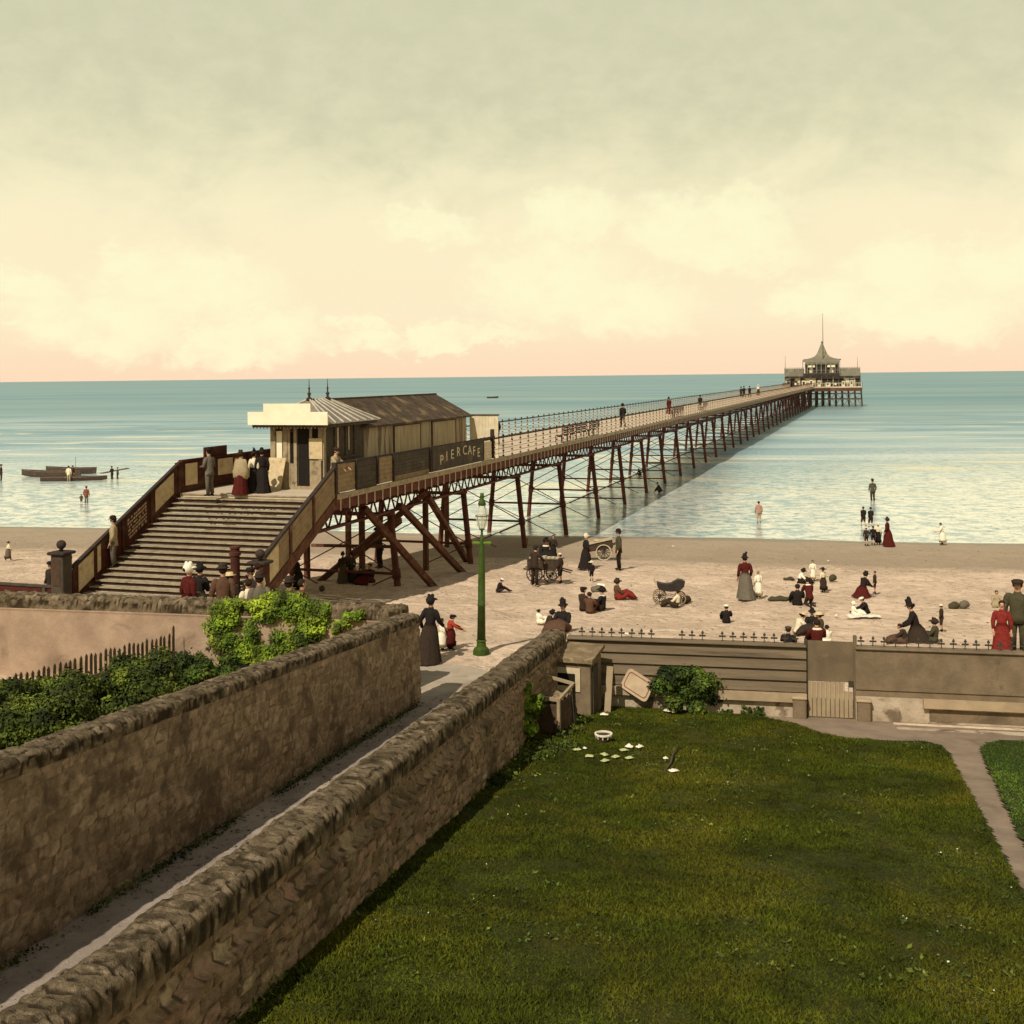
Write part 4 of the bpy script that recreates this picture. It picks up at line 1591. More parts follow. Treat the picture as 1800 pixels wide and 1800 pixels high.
for (a_, b_) in [(3.3, -8.9), (8, -2.9), (17.1, -0.5), (17.1, 15)]:
    if prev:
        d.bar((prev[0], prev[1], DECK + 1.05), (a_, b_, DECK + 1.05), 0.08, 0.1)
        n_ = int((Vector(prev) - Vector((a_, b_))).length / 0.8)
        for q in range(n_):
            f = q / n_
            d.bar((prev[0] + (a_ - prev[0]) * f, prev[1] + (b_ - prev[1]) * f, DECK), (prev[0] + (a_ - prev[0]) * f, prev[1] + (b_ - prev[1]) * f, DECK + 1.05), 0.08, 0.08)
    prev = (a_, b_)
d.build('railing', M_CREAM, hd)

pv = empty('pavilion', tuple(pw(-3.3, 324.6, DECK)), PRZ)
tag(pv, 'ornate two storey pavilion with concave spired roof on the pier head', 'pavilion')
M_PW = mat('pavilion_white', lin(220, 204, 168), lin(196, 180, 148), scale=0.6, bump=0)
M_PG = mat('pavilion_grey', lin(132, 122, 100), lin(108, 98, 82), scale=0.8, bump=0)
M_PD = mat('pavilion_dark', lin(64, 54, 44), lin(48, 42, 36), scale=0.8, bump=0)
M_PR = mat('pavilion_roof', lin(134, 124, 98), lin(112, 104, 84), scale=1.2, bump=0)
# lower storey: two wings and the middle
cx_ = 5.0
rr = random.Random(3)
for (x0, x1, nm, yf) in ((-5.8, 0.2, 'wing', 2.0), (10.4, 16.6, 'wing', 1.5), (0.2, 10.4, 'hall', 1.0)):
    d = MB()
    d.box(x0, x1, yf, 13, 0.0, 4.05)
    wg_ = d.build(nm, M_PG, pv)
    n_ = int((x1 - x0) / 1.5)
    for i in range(n_):
        a_ = x0 + (x1 - x0) * i / n_
        b_ = x0 + (x1 - x0) * (i + 1) / n_
        d = MB()
        kind_ = rr.random()
        wm = M_PW if kind_ < 0.45 else M_PD
        z1 = 2.6 if wm is M_PW else 2.4
        d.box(a_ + 0.12, b_ - 0.12, yf - 0.06, yf + 0.02, 0.15 if wm is M_PD else 1.2, z1)
        d.build('window' if wm is M_PW else 'doorway', wm, wg_)
        d = MB()
        d.box(a_ - 0.09, a_ + 0.09, yf - 0.2, yf + 0.02, 0, 3.0)
        d.build('pilaster', M_PW if i % 2 else M_PG, wg_)
    d = MB()
    d.box(x0 - 0.1, x1 + 0.1, yf - 0.9, yf, 2.75, 2.95)
    d.build('canopy', M_PD, wg_)
    d = MB()
    d.box(x0 - 0.15, x1 + 0.15, yf - 0.25, yf - 0.05, 3.2, 4.1)
    d.build('parapet', M_PG if nm == 'wing' else M_PD, wg_)
# terrace railing upstairs
d = MB()
for (x0, x1, yf) in ((-5.9, 0.0, 1.8), (10.5, 16.7, 1.3)):
    d = MB()
    d.box(x0, x1, yf, yf + 0.08, 5.75, 5.87)
    d.box(x0, x1, yf, yf + 0.05, 4.9, 4.98)
    q = x0
    while q <= x1 + 0.01:
        d.box(q - 0.06, q + 0.06, yf - 0.02, yf + 0.08, 4.05, 5.9)
        q += 0.75
    d.box(x0, x1, yf + 0.02, yf + 0.05, 4.1, 5.6)
    d.build('terrace_railing', M_PG, pv)
# upper hall
ux0, ux1 = -0.3, 10.7
d = MB()
d.box(ux0 + 0.6, ux1 - 0.6, 2.0, 12, 4.05, 8.1)
up_ = d.build('upper_hall', M_PG, pv)
for i in range(8):
    a_ = ux0 + 0.6 + i * (ux1 - ux0 - 1.2) / 8
    b_ = a_ + (ux1 - ux0 - 1.2) / 8
    d = MB()
    d.box(a_ + 0.12, b_ - 0.12, 1.93, 2.0, 4.3, 6.6)
    d.build('window', M_PD if i not in (1, 6) else M_PW, up_)
for (a_, b_) in ((1.2, 3.3), (7.0, 9.4)):
    d = MB()
    d.prism([(a_, 1.0, 6.0), (a_, 2.0, 6.9), (a_, 2.0, 6.6), (a_, 1.1, 5.9)], (b_ - a_, 0, 0))
    d.build('awning', M_PW, up_)
d = MB()
for i in range(9):
    x_ = ux0 + i * (ux1 - ux0) / 8
    d.box(x_ - 0.1, x_ + 0.1, 0.7, 0.9, 4.05, 8.2)
d.box(ux0, ux1, 0.72, 0.88, 5.0, 5.1)
d.box(ux0, ux1, 0.6, 0.95, 7.6, 8.2)
d.build('veranda', M_PG, pv)
# concave roof
d = MB()
prof = [(5.9, 8.2), (5.85, 8.5), (4.6, 8.62), (3.4, 8.9), (2.4, 9.35), (1.75, 10.0), (1.3, 10.9), (0.95, 11.8), (0.62, 12.6), (0.35, 13.2), (0.16, 13.6)]
base_ = len(d.v)
for (r, z) in prof:
    for (a_, b_) in ((-1, -1), (0, -1.0), (1, -1), (1, 0), (1, 1), (0, 1), (-1, 1), (-1, 0)):
        k_ = 1.0 if r > 4 else 0.92
        d.v.append((5.2 + a_ * r * (0.92 if a_ and b_ else 0.97), 7.0 + b_ * r * 0.95 * (0.92 if a_ and b_ else 0.97), z))
for i in range(len(prof) - 1):
    for k_ in range(8):
        j = (k_ + 1) % 8
        d.f.append((base_ + i * 8 + k_, base_ + i * 8 + j, base_ + (i + 1) * 8 + j, base_ + (i + 1) * 8 + k_))
        d.mi.append(0)
d.f.append(tuple(base_ + k_ for k_ in range(7, -1, -1)))
d.mi.append(0)
d.f.append(tuple(base_ + (len(prof) - 1) * 8 + k_ for k_ in range(8)))
d.mi.append(0)
rf = d.build('roof', M_PR, pv)
d = MB()
d.lathe([(0.2, 13.5), (0.3, 13.7), (0.14, 13.9), (0.06, 14.3)], 8, (5.2, 7, 0))
d.build('finial', M_PD, rf)

rr = random.Random(12)
for i in range(9):
    x_ = -5.2 + i * 2.35
    y_ = -1.6 + rr.uniform(-0.5, 0.5) if -3 < x_ < 9 else 0.6
    w_ = rr.uniform(0.8, 1.5)
    h_ = rr.uniform(1.3, 2.3)
    bt_ = MB()
    bt_.box(x_, x_ + w_, y_, y_ + 0.8, 0.0, h_)
    bo = bt_.build('booth', M_PW if rr.random() < 0.4 else (M_PG if rr.random() < 0.5 else M_PD), pv)
    bt_ = MB()
    bt_.prism([(x_ - 0.12, y_ - 0.12, h_ + 0.003), (x_ + w_ + 0.12, y_ - 0.12, h_ + 0.003), (x_ + w_ + 0.12, y_ + 0.92, h_ + 0.16), (x_ - 0.12, y_ + 0.92, h_ + 0.16)], (0, 0, 0.08))
    bt_.build('roof', M_PD, bo)
    bt_ = MB()
    bt_.box(x_ + w_ * 0.2, x_ + w_ * 0.75, y_ - 0.03, y_ - 0.003, h_ * 0.35, h_ * 0.8)
    bt_.build('hatch', M_PD if bo.active_material is not M_PD else M_PW, bo)


def flagpole(px_, ytop, x, y, z0, label, r=0.07):
    p0_ = pw(x, y, z0)
    t = empty('flagpole', tuple(p0_))
    tag(t, label, 'flagpole', 'flagpoles on the pier head')
    ztop = CZ + ((PY + -(px_ - PX) * ROLL) - ytop) / F * p0_.y
    d = MB()
    d.tube([(0, 0, 0), (0, 0, (ztop - z0) * 0.55), (0, 0, ztop - z0)], [r * 1.3, r, r * 0.45], 6)
    d.build('shaft', M_PD, t)
    d = MB()
    d.ball((0, 0, ztop - z0), r * 1.2, 6, 4)
    d.build('truck', M_PD, t)


flagpole(1448, 552, 2.4, 327.5, DECK + 8, 'tallest flagpole, beside the spire of the pavilion', 0.09)
flagpole(1379, 626, -9.0, 326.8, DECK + 4.0, 'short flagpole on the landward wing of the pavilion', 0.06)
flagpole(1500, 628, 12.6, 326.0, DECK + 4.0, 'short flagpole on the far right wing of the pavilion', 0.06)
# ================================================================ right garden: beach wall, railings, gate
M_BOARD = mat('weathered_boards', lin(122, 104, 80), lin(98, 82, 62), scale=1.6, bump=0.5, bscale=18, stretch=(0.4, 3, 5), c3=lin(84, 72, 54), s3=0.8, fine=0.2)
M_BOARD2 = mat('smooth_wall_render', lin(128, 108, 82), lin(106, 90, 68), scale=2.2, bump=0.4, bscale=22, c3=lin(90, 76, 56), s3=1.2, fine=0.2)
M_SILL = mat('pale_sill', lin(172, 148, 114), lin(150, 128, 98), scale=2.5, bump=0.3)
M_PLINTH = mat('whitewashed_rubble', lin(186, 166, 138), lin(156, 136, 110), scale=3, bump=0.7, bscale=16, c3=lin(112, 94, 72), s3=1.8, t3=(0.54, 0.66), fine=0.15)
M_SPIKE = mat('dark_iron', lin(70, 62, 48), lin(58, 52, 40), bump=0)
M_GATE = mat('gate_boards', lin(118, 100, 74), lin(98, 82, 62), scale=2, bump=0.4, c3=lin(132, 112, 84), s3=1.0)
M_SLAT = mat('pale_slats', lin(164, 142, 108), lin(146, 126, 96), scale=3, bump=0.3)


def uv(px, py, z):
    p = P(px, py, z)
    return p.x * NU.x + p.y * NU.y, p.x * NV.x + p.y * NV.y


VB = 25.55                                    # the line of the beach wall


def u_at(px, v=VB):
    """u of the point on the wall line seen in column px"""
    k = (px - PX) / F
    # x = u*NUx + v*NVx ; y = u*NUy + v*NVy ; x = k y
    return v * (k * NV.y - NV.x) / (NU.x - k * NU.y)


WZ = 2.04
segs = [(u_at(992), u_at(1411), 'boarded beach wall of overlapping planks left of the gate', M_BOARD, True), (u_at(1497), u_at(2300), 'smooth brown beach wall right of the gate', M_BOARD2, False)]
for (ua, ub, lab, m_, lap) in segs:
    t = empty('beach_wall', tuple(W2(ua, VB, 0.45)), FR)
    tag(t, lab, 'wall')
    L_ = ub - ua
    if lap:
        nb = 4
        for i in range(nb):
            z0 = 0.62 + i * (WZ - 0.45 - 0.62) / nb
            z1 = 0.62 + (i + 1) * (WZ - 0.45 - 0.62) / nb
            d = MB()
            d.prism([(0, -0.10 - 0.03, z0), (0, 0.10, z0), (0, 0.10, z1 - 0.004), (0, -0.07, z1 - 0.004)], (L_, 0, 0))
            d.build('plank', m_, t)
    else:
        d = MB()
        d.box(0, L_, -0.12, 0.10, 0.60, WZ - 0.45)
        d.build('masonry', m_, t)
        d = MB()
        d.box(0, L_, -0.15, -0.122, 0.74, 0.80)
        d.build('band', m_, t)
    d = MB()
    d.box(0, L_, -0.17, 0.14, WZ - 0.45, WZ - 0.40, bev=0.015)
    d.build('coping', m_, t)
    d = MB()
    xs_ = 0.0 if lap else 1.35
    d.box(xs_ + 0.02, L_, -0.24, -0.125 if not lap else -0.135, 0.42, 0.60)
    d.build('sill', M_SILL, t)
    d = MB()
    d.box(0, L_, -0.12, 0.12, -0.05, 0.595 if lap else 0.595)
    o = d.build('plinth', M_PLINTH, t)
    if not lap:
        d = MB()
        x_ = 1.5
        rr = random.Random(2)
        while x_ < L_ - 2:
            w_ = rr.uniform(1.4, 2.3)
            d.box(x_, x_ + w_ - 0.12, -0.126, -0.121, 0.12, 0.36)
            x_ += w_
        d.build('recess', M_BOARD2, t)

# iron railing of cross-shaped finials on top of the wall
for (ua, ub, seg) in ((u_at(1012), u_at(1405), 0), (u_at(1502), u_at(1830), 1)):
    t = empty('railing', tuple(W2(ua, VB + 0.02, WZ - 0.4 + 0.45)), FR)
    t.location.z = WZ - 0.40 + 0.001 + 0.0
    t.location.z = 0.45 + WZ - 0.45 - 0.40 + 0.40
    tag(t, 'row of low cross-shaped iron finials on the planked wall left of the gate' if seg == 0 else 'row of low cross-shaped iron finials on the smooth wall right of the gate', 'railing', 'iron railings on the beach wall')
    L_ = ub - ua
    n_ = int(L_ / 0.222)
    n_ = min(n_, 60)
    d = MB()
    d.box(0, L_, -0.012, 0.012, 0.0, 0.018)
    d.build('rail', M_SPIKE, t)
    for i in range(n_):
        x_ = 0.08 + i * L_ / n_
        if seg == 0 and 0.34 < i / n_ < 0.42 or (seg == 0 and i % 17 == 13):
            continue
        d = MB()
        ln = random.uniform(-0.012, 0.012)
        d.bar((x_, 0, 0.018), (x_ + ln, 0, 0.24), 0.018, 0.018)
        d.bar((x_ + ln * 0.6 - 0.055, 0, 0.155), (x_ + ln * 0.6 + 0.055, 0, 0.155), 0.022, 0.035)
        d.ball((x_ + ln * 0.6 - 0.055, 0, 0.155), 0.022, 6, 4)
        d.ball((x_ + ln * 0.6 + 0.055, 0, 0.155), 0.022, 6, 4)
        d.lathe([(0.03, 0.20), (0.03, 0.225), (0.004, 0.27)], 6, (x_ + ln, 0, 0))
        d.build('finial', M_SPIKE, t)

# gate
ga, gb = u_at(1411), u_at(1497)
t = empty('gate', tuple(W2(ga, VB, 0.5)), FR)
tag(t, 'boarded garden gate with pale vertical slats in its lower half', 'gate')
G = gb - ga
H_ = WZ - 0.45 + 0.08
d = MB()
d.box(0.03, G - 0.03, -0.03, 0.03, 0.80, H_)
d.build('upper_board', M_GATE, t)
ns_ = 10
for i in range(ns_):
    d = MB()
    a_ = 0.04 + i * (G - 0.08) / ns_
    top = 0.79 if i < 8 else 0.60
    d.box(a_, a_ + (G - 0.08) / ns_ - 0.018, -0.045, -0.02, 0.04, top)
    d.build('slat', M_SLAT, t)
d = MB()
for i in range(ns_ + 1):
    a_ = 0.035 + i * (G - 0.08) / ns_
    d.box(a_, a_ + 0.01, -0.019, 0.02, 0.03, 0.79)
d.box(0.03, G - 0.03, -0.018, 0.02, 0.10, 0.18)
d.build('frame', M_BOARD, t)
for x_, w_ in ((-0.03, 0.06), (G - 0.03, 0.07)):
    d = MB()
    d.box(x_, x_ + w_, -0.07, 0.07, -0.02, H_ + (0.14 if x_ > 0 else 0.02))
    d.build('post', M_SPIKE if x_ < 0 else M_GATE, t)
d = MB()
d.box(G - 0.14, G - 0.04, -0.06, -0.045, 0.70, 0.84)
d.build('latch', M_SPIKE, t)

# plinth buttresses beside the gate
for px_, lab in ((1398, 'short stone pier left of the garden gate'), (1510, 'short stone pier right of the garden gate')):
    u_ = u_at(px_)
    t = empty('buttress', tuple(W2(u_, VB - 0.2, 0.45)), FR)
    tag(t, lab, 'buttress')
    d = MB()
    d.box(-0.14, 0.14, -0.10, 0.07, 0.0, 0.5, bev=0.02)
    d.build('masonry', M_BOARD2, t)
    d = MB()
    d.box(-0.16, 0.16, -0.12, 0.07, 0.502, 0.56, bev=0.015)
    d.build('coping', M_SILL, t)

# low kerb and step in front of the right stretch
t = empty('kerb_step', tuple(W2(u_at(1560), VB - 0.9, 0.5)), FR)
tag(t, 'low pale stone kerb step along the foot of the smooth wall', 'kerb')
d = MB()
for i in range(5):
    d.box(i * 1.6, i * 1.6 + 1.58, -0.12, 0.12, 0.0, 0.12 + 0.01 * (i % 2), bev=0.02)
d.build('stones', M_PLINTH, t)
d = MB()
d.box(0, 7.9, 0.125, 0.6, 0.0, 0.06)
d.build('bed', M_SAND, t)

# ---------------------------------------------------------------- outhouse, hutch, plank, tray
M_OUTW = mat('outhouse_wall', lin(132, 112, 84), lin(108, 90, 68), scale=3, bump=0.5, bscale=20, c3=lin(88, 72, 54), s3=1.5, fine=0.15)
M_OUTR = mat('outhouse_roof', lin(140, 118, 86), lin(104, 86, 60), scale=4, bump=0.9, bscale=18, c3=lin(168, 146, 108), s3=2.5, fine=0.2)
M_WFRAME = mat('whitewashed_frame', lin(206, 186, 152), lin(184, 164, 130), scale=5, bump=0.2)
q0 = PG(975, 1246)
q1 = PG(1030, 1252)
qd = (q1 - q0).normalized()
gz = ground(q1.x, q1.y) - 0.05
# local frame: x along front (left to right), y away from the camera
ORZ = math.atan2(qd.y, qd.x)
oh = empty('outhouse', (1.60, 24.3, 0.58), R(-20))
tag(oh, 'small stone outhouse with mossy slab roof and dark window in a pale frame', 'outhouse')
wo, do_, ho = 0.88, 0.86, 1.26
d = MB()
d.box(-wo, 0, 0, do_, 0, ho)
d.build('walls', M_OUTW, oh)
d = MB()
d.prism([(-wo - 0.07, -0.08, ho + 0.004), (0.07, -0.08, ho + 0.004), (0.07, do_ + 0.08, ho + 0.13), (-wo - 0.07, do_ + 0.08, ho + 0.13)], (0, 0, 0.08))
d.build('roof', M_OUTR, oh)
d = MB()
d.box(-wo + 0.05, -wo + 0.66, -0.03, -0.003, ho - 0.62, ho - 0.12)
wf = d.build('window', M_WFRAME, oh)
d = MB()
d.box(-wo + 0.16, -wo + 0.55, -0.038, -0.031, ho - 0.50, ho - 0.24)
d.build('pane', M_SHADOW, wf)
d = MB()
d.box(0.003, 0.03, 0.12, 0.5, 0.0, ho - 0.1)
d.build('door', M_KDARK, oh)

t = empty('leaning_plank', (1.98, 24.72, 0.5), R(-13))
tag(t, 'pale plank leaning against the outhouse side', 'plank')
d = MB()
d.bar((0.0, 0, 0), (0.05, 0.22, 1.12), 0.14, 0.03)
d.build('board', M_SLAT, t)

# hutch: open frame over a dark box
hp = PG(975, 1302)
hz = ground(hp.x, hp.y)
ht = empty('hutch', (0.84, 22.2, 0.92), R(-24))
tag(ht, 'open topped wooden hutch with pale frame in front of the outhouse', 'hutch')
M_HSIDE = mat('hutch_boards', lin(92, 70, 50), lin(66, 52, 38), scale=4, bump=0.6, c3=lin(110, 84, 60), s3=2.0)
M_STRAW = mat('straw', lin(150, 128, 96), lin(96, 80, 58), scale=14, bump=1.0, bscale=30, fine=0.3)
w_, dd_, hh_ = 0.60, 0.80, 0.80
d = MB()
d.box(-0.69, -0.03, 0.02, dd_, -0.1, hh_ - 0.16)
d.build('box', M_HSIDE, ht)
d = MB()
n_ = 12
base_ = len(d.v)
for i in range(n_):
    for j in range(n_):
        d.v.append((-0.66 + 0.62 * i / (n_ - 1), 0.05 + (dd_ - 0.08) * j / (n_ - 1), hh_ - 0.16 + 0.08 * random.random() + 0.003))
for i in range(n_ - 1):
    for j in range(n_ - 1):
        d.f.append((i * n_ + j, (i + 1) * n_ + j, (i + 1) * n_ + j + 1, i * n_ + j + 1))
        d.mi.append(0)
d.build('bedding', M_STRAW, ht)
c_ = [(-0.72, 0.0), (0.0, 0.0), (0.0, dd_ + 0.02), (-0.72, dd_ + 0.02)]
zz = [0.80, 0.74, 0.86, 0.98]
for k_ in range(4):
    a_, b_ = c_[k_], c_[(k_ + 1) % 4]
    d = MB()
    d.bar((a_[0], a_[1], zz[k_]), (b_[0], b_[1], zz[(k_ + 1) % 4]), 0.055, 0.055)
    d.build('top_rail', M_SLAT, ht)
    d = MB()
    d.box(a_[0] - 0.03, a_[0] + 0.03, a_[1] - 0.03, a_[1] + 0.03, -0.1, zz[k_] + 0.0)
    d.build('post', M_SLAT if k_ in (1,) else M_KDARK, ht)

# enamel tray leaning against the wall
tp = Vector((2.80, 25.12, 0.5))
tr = empty('tray', (tp.x, tp.y, 0.60), R(-11))
tag(tr, 'large pale rounded tray leaning on one corner against the planked wall', 'tray')
M_TRAY = mat('enamel_tray', lin(186, 160, 126), lin(164, 138, 108), scale=4, bump=0.2)
M_TRIM = mat('tray_line', lin(128, 84, 64), lin(108, 72, 54), bump=0)


def rrect(w, h, r, n=5):
    pts = []
    for (cx_, cy_, a0) in ((w / 2 - r, h / 2 - r, 0), (-w / 2 + r, h / 2 - r, 90), (-w / 2 + r, -h / 2 + r, 180), (w / 2 - r, -h / 2 + r, 270)):
        for k in range(n + 1):
            a = R(a0 + 90 * k / n)
            pts.append((cx_ + r * math.cos(a), cy_ + r * math.sin(a)))
    return pts


def tray_part(w, h, r, y0, y1):
    d = MB()
    pts = rrect(w, h, r)
    ca, sa = math.cos(R(-28)), math.sin(R(-28))
    tl = math.tan(R(24))
    P3 = []
    for (x, z) in pts:
        xx, z2 = x * ca - z * sa, x * sa + z * ca + 0.31
        P3.append((xx, y0 + z2 * tl, z2))
    d.prism(P3, (0, y1 - y0, 0))
    return d


tray_part(0.66, 0.44, 0.09, 0.0, 0.04).build('rim', M_TRAY, tr)
tray_part(0.56, 0.34, 0.07, -0.006, -0.001).build('inner_line', M_TRIM, tr)
tray_part(0.52, 0.30, 0.06, -0.012, -0.007).build('bottom', M_TRAY, tr)
tr.location.z = 0.80
tr.location.x -= 0.12

# litter, basket and stick on the lawn
M_PAPER = mat('white_paper', lin(238, 226, 196), lin(216, 202, 170), scale=8, bump=0.2)
M_LEAFY = mat('pale_cabbage_leaf', lin(160, 164, 96), lin(196, 192, 138), scale=6, bump=0.2)


def crumple(px, py, w, h, label, cat, m_, name, grp, seed, dz=0.06):
    w *= 0.72
    p = PG(px, py)
    rr = random.Random(seed)
    d = MB()
    n = 7
    for i in range(n):
        for j in range(n):
            a, b = i / (n - 1) - 0.5, j / (n - 1) - 0.5
            r_ = 1 - max(abs(a), abs(b))
            d.v.append((a * w + rr.uniform(-.04, .04) * w, b * w * 0.7 + rr.uniform(-.04, .04) * w, 0.02 + h * (r_ - 0.45) * rr.uniform(0.3, 1.5) + 0.02))
    for i in range(n - 1):
        for j in range(n - 1):
            d.f.append((i * n + j, (i + 1) * n + j, (i + 1) * n + j + 1, i * n + j + 1))
            d.mi.append(0)
    o = d.build(name, m_, None, True)
    o.location = (p.x, p.y, ground(p.x, p.y) + dz)
    o.rotation_euler = (0, 0, rr.uniform(-1, 1))
    tag(o, label, cat, grp)
    return o


crumple(1178, 1258, 0.36, 0.26, 'large crumpled white paper on the lawn by the round bush', 'paper', M_PAPER, 'crumpled_paper', 'litter on the lawn', 1)
crumple(1062, 1264, 0.24, 0.07, 'small flat white scrap on the lawn before the leaning plank', 'paper', M_PAPER, 'paper_scrap', 'litter on the lawn', 2)
crumple(1106, 1322, 0.20, 0.09, 'white scrap touching a darker one right of the basket', 'paper', M_PAPER, 'paper_scrap', 'litter on the lawn', 3)
crumple(1124, 1322, 0.20, 0.09, 'white scrap furthest right of the row by the basket', 'paper', M_PAPER, 'paper_scrap', 'litter on the lawn', 4)
crumple(1184, 1365, 0.22, 0.07, 'torn white scrap at the lower end of the dark stick', 'paper', M_PAPER, 'paper_scrap', 'litter on the lawn', 5)
crumple(1170, 1343, 0.12, 0.07, 'tiny white scrap beside the upper part of the stick', 'paper', M_PAPER, 'paper_scrap', 'litter on the lawn', 6)
crumple(1028, 1325, 0.10, 0.07, 'tiny white scrap left below the basket', 'paper', M_PAPER, 'paper_scrap', 'litter on the lawn', 13)
for i, (px_, py_, lab) in enumerate(((1014, 1327, 'leftmost pale green leaf of the scattered cabbage leaves'), (1036, 1339, 'round pale green leaf low in the left of the cabbage leaves'), (1062, 1336, 'long pale green leaf under the basket'),
                                     (1063, 1347, 'lowest pale green leaf of the scattered cabbage leaves'), (1082, 1340, 'pale green leaf in the middle of the scattered cabbage leaves'), (1106, 1342, 'rightmost pale green leaf of the scattered cabbage leaves'),
                                     (1096, 1328, 'flat pale green leaf nearest the white scraps'))):
    crumple(px_, py_, 0.20, 0.07, lab, 'leaf', M_LEAFY, 'cabbage_leaf', 'cabbage leaves on the lawn', 20 + i)
bp = PG(1061, 1310)
t = empty('basket', (bp.x, bp.y, ground(bp.x, bp.y) + 0.05))
tag(t, 'round white basket dish standing on the lawn', 'basket')
d = MB()
d.lathe([(0.10, 0.02), (0.13, 0.10), (0.155, 0.16), (0.145, 0.16), (0.12, 0.10), (0.09, 0.04)], 18, cap=False)
d.lathe([(0.001, 0.035), (0.10, 0.036)], 18, cap=False)
d.build('bowl', M_HSIDE, t)
d = MB()
for k in range(18):
    a = 2 * math.pi * k / 18
    b = 2 * math.pi * (k + 1) / 18
    d.bar((0.155 * math.cos(a), 0.155 * math.sin(a), 0.165), (0.155 * math.cos(b), 0.155 * math.sin(b), 0.165), 0.03, 0.03)
    if k % 2:
        d.bar((0.135 * math.cos(a), 0.135 * math.sin(a), 0.09), (0.158 * math.cos(a), 0.158 * math.sin(a), 0.16), 0.02, 0.02)
d.build('rim', M_PAPER, t)
s0, s1 = PG(1193, 1322), PG(1168, 1365)
d = MB()
pts = [s1 + Vector((0, 0, .07)), s1.lerp(s0, 0.35) + Vector((0.02, 0, .09)), s1.lerp(s0, 0.7) + Vector((-0.02, 0, .12)), s0 + Vector((0, 0, .16))]
d.tube(pts, [0.014, 0.02, 0.018, 0.012], 6)
o = d.build('stick', M_KDARK, None, origin=tuple(s1))
tag(o, 'dark crooked stick lying on the lawn between white scraps', 'stick')

# ---------------------------------------------------------------- plants
def leaf_mat(name, c1, c2, c3):
    return mat(name, c1, c2, scale=1.8, bump=0, tint=(0.25, 1.7), rough=0.75, spec=0.2, c3=c3, s3=1.1, t3=(0.45, 0.65))


M_LBRIGHT = leaf_mat('ivy_leaves', lin(104, 122, 24), lin(64, 84, 18), lin(134, 146, 36))
M_LBUSH = leaf_mat('bush_leaves', lin(66, 82, 22), lin(36, 48, 14), lin(96, 104, 32))
M_LDARK = leaf_mat('shrub_leaves', lin(74, 84, 20), lin(46, 56, 14), lin(98, 104, 28))
M_LPALE = leaf_mat('weed_leaves', lin(78, 88, 26), lin(58, 68, 20), lin(98, 102, 36))
M_STEM = mat('stems', lin(84, 66, 46), lin(60, 48, 34), scale=6, bump=0.4)


def leaves(name, pts, size, m_, parent, rng, up=0.3, norm=None):
    """cloud of small folded leaf faces at the given points"""
    n = len(pts)
    nrm = rng.normal(0, 1, (n, 3))
    nrm[:, 2] = np.abs(nrm[:, 2]) * 0.7 + up
    if norm is not None:
        nrm = nrm * 0.55 + norm
    nrm /= np.linalg.norm(nrm, axis=1)[:, None]
    t1 = np.cross(nrm, rng.normal(0, 1, (n, 3)))
    t1 /= np.linalg.norm(t1, axis=1)[:, None]
    t2 = np.cross(nrm, t1)
    s = size * rng.uniform(0.55, 1.35, n)[:, None]
    s = s * np.where(rng.random(n) < 0.12, 1.5, 1.0)[:, None]
    a = pts - t1 * s
    b = pts + t2 * s * 0.55 - nrm * s * 0.18
    c = pts + t1 * s
    d_ = pts - t2 * s * 0.55 - nrm * s * 0.18
    V = np.stack([a, b, c, d_], 1).reshape(-1, 3)
    idx = np.arange(n) * 4
    Fc = np.concatenate([np.stack([idx, idx + 1, idx + 2], -1), np.stack([idx, idx + 2, idx + 3], -1)])
    cl = fbm(pts[:, 0] * 3.0, pts[:, 1] * 3.0, pts[:, 2] * 3.0, 17, 3)
    tn = np.repeat(np.clip((cl - 0.28) * 1.9 * rng.uniform(0.3, 1.7, n) + 0.02, 0, 1.6), 4)
    return np_mesh(name, V, Fc, m_, parent, False, tn)


def clump_points(rng, n, centers, radii, squash=0.8, shell=0.55):
    k = rng.integers(0, len(centers), n)
    c = np.array(centers)[k]
    r = np.array(radii)[k]
    v = rng.normal(0, 1, (n, 3))
    v /= np.linalg.norm(v, axis=1)[:, None]
    r = r * np.where(rng.random(n) < 0.18, rng.uniform(1.0, 1.5, n), 1.0)
    rad = r * (shell + (1 - shell) * rng.random(n)) * (0.8 + 0.4 * fbm(v[:, 0] * 3 + k, v[:, 1] * 3, v[:, 2] * 3, 5, 2))
    p = c + v * rad[:, None] * np.array([1, 1, squash])
    return p, v


def bush(name, loc, w, h, n, size, m_, label, cat, seed, group=None, rz=0.0, deep=None):
    rng = np.random.default_rng(seed)
    root = empty(name, loc, rz)
    tag(root, label, cat, group)
    nc = 30
    deep = deep or w
    cs, rs = [], []
    for i in range(nc):
        a = rng.uniform(0, 2 * np.pi)
        rr = rng.uniform(0.0, 1.0) ** 0.6 * 0.40
        z = rng.uniform(0.2, 0.84)
        k = math.sqrt(max(1.0 - ((z - 0.45) / 0.62) ** 2, 0.1))
        cs.append((math.cos(a) * rr * w * k, math.sin(a) * rr * deep * k, z * h))
        rs.append(rng.uniform(0.12, 0.22) * min(w, h) * 1.0)
    p, v = clump_points(rng, n, cs, rs)
    p[:, 2] = np.abs(p[:, 2])
    leaves('foliage', p, size, m_, root, rng, norm=v)
    d = MB()
    for i in range(9):
        c = cs[i]
        d.tube([(c[0] * 0.1, c[1] * 0.1, -0.05), (c[0] * 0.4, c[1] * 0.4, c[2] * 0.4), (c[0], c[1], c[2])], [0.025, 0.018, 0.006], 5)
    d.build('stem', M_STEM, root)
    return root


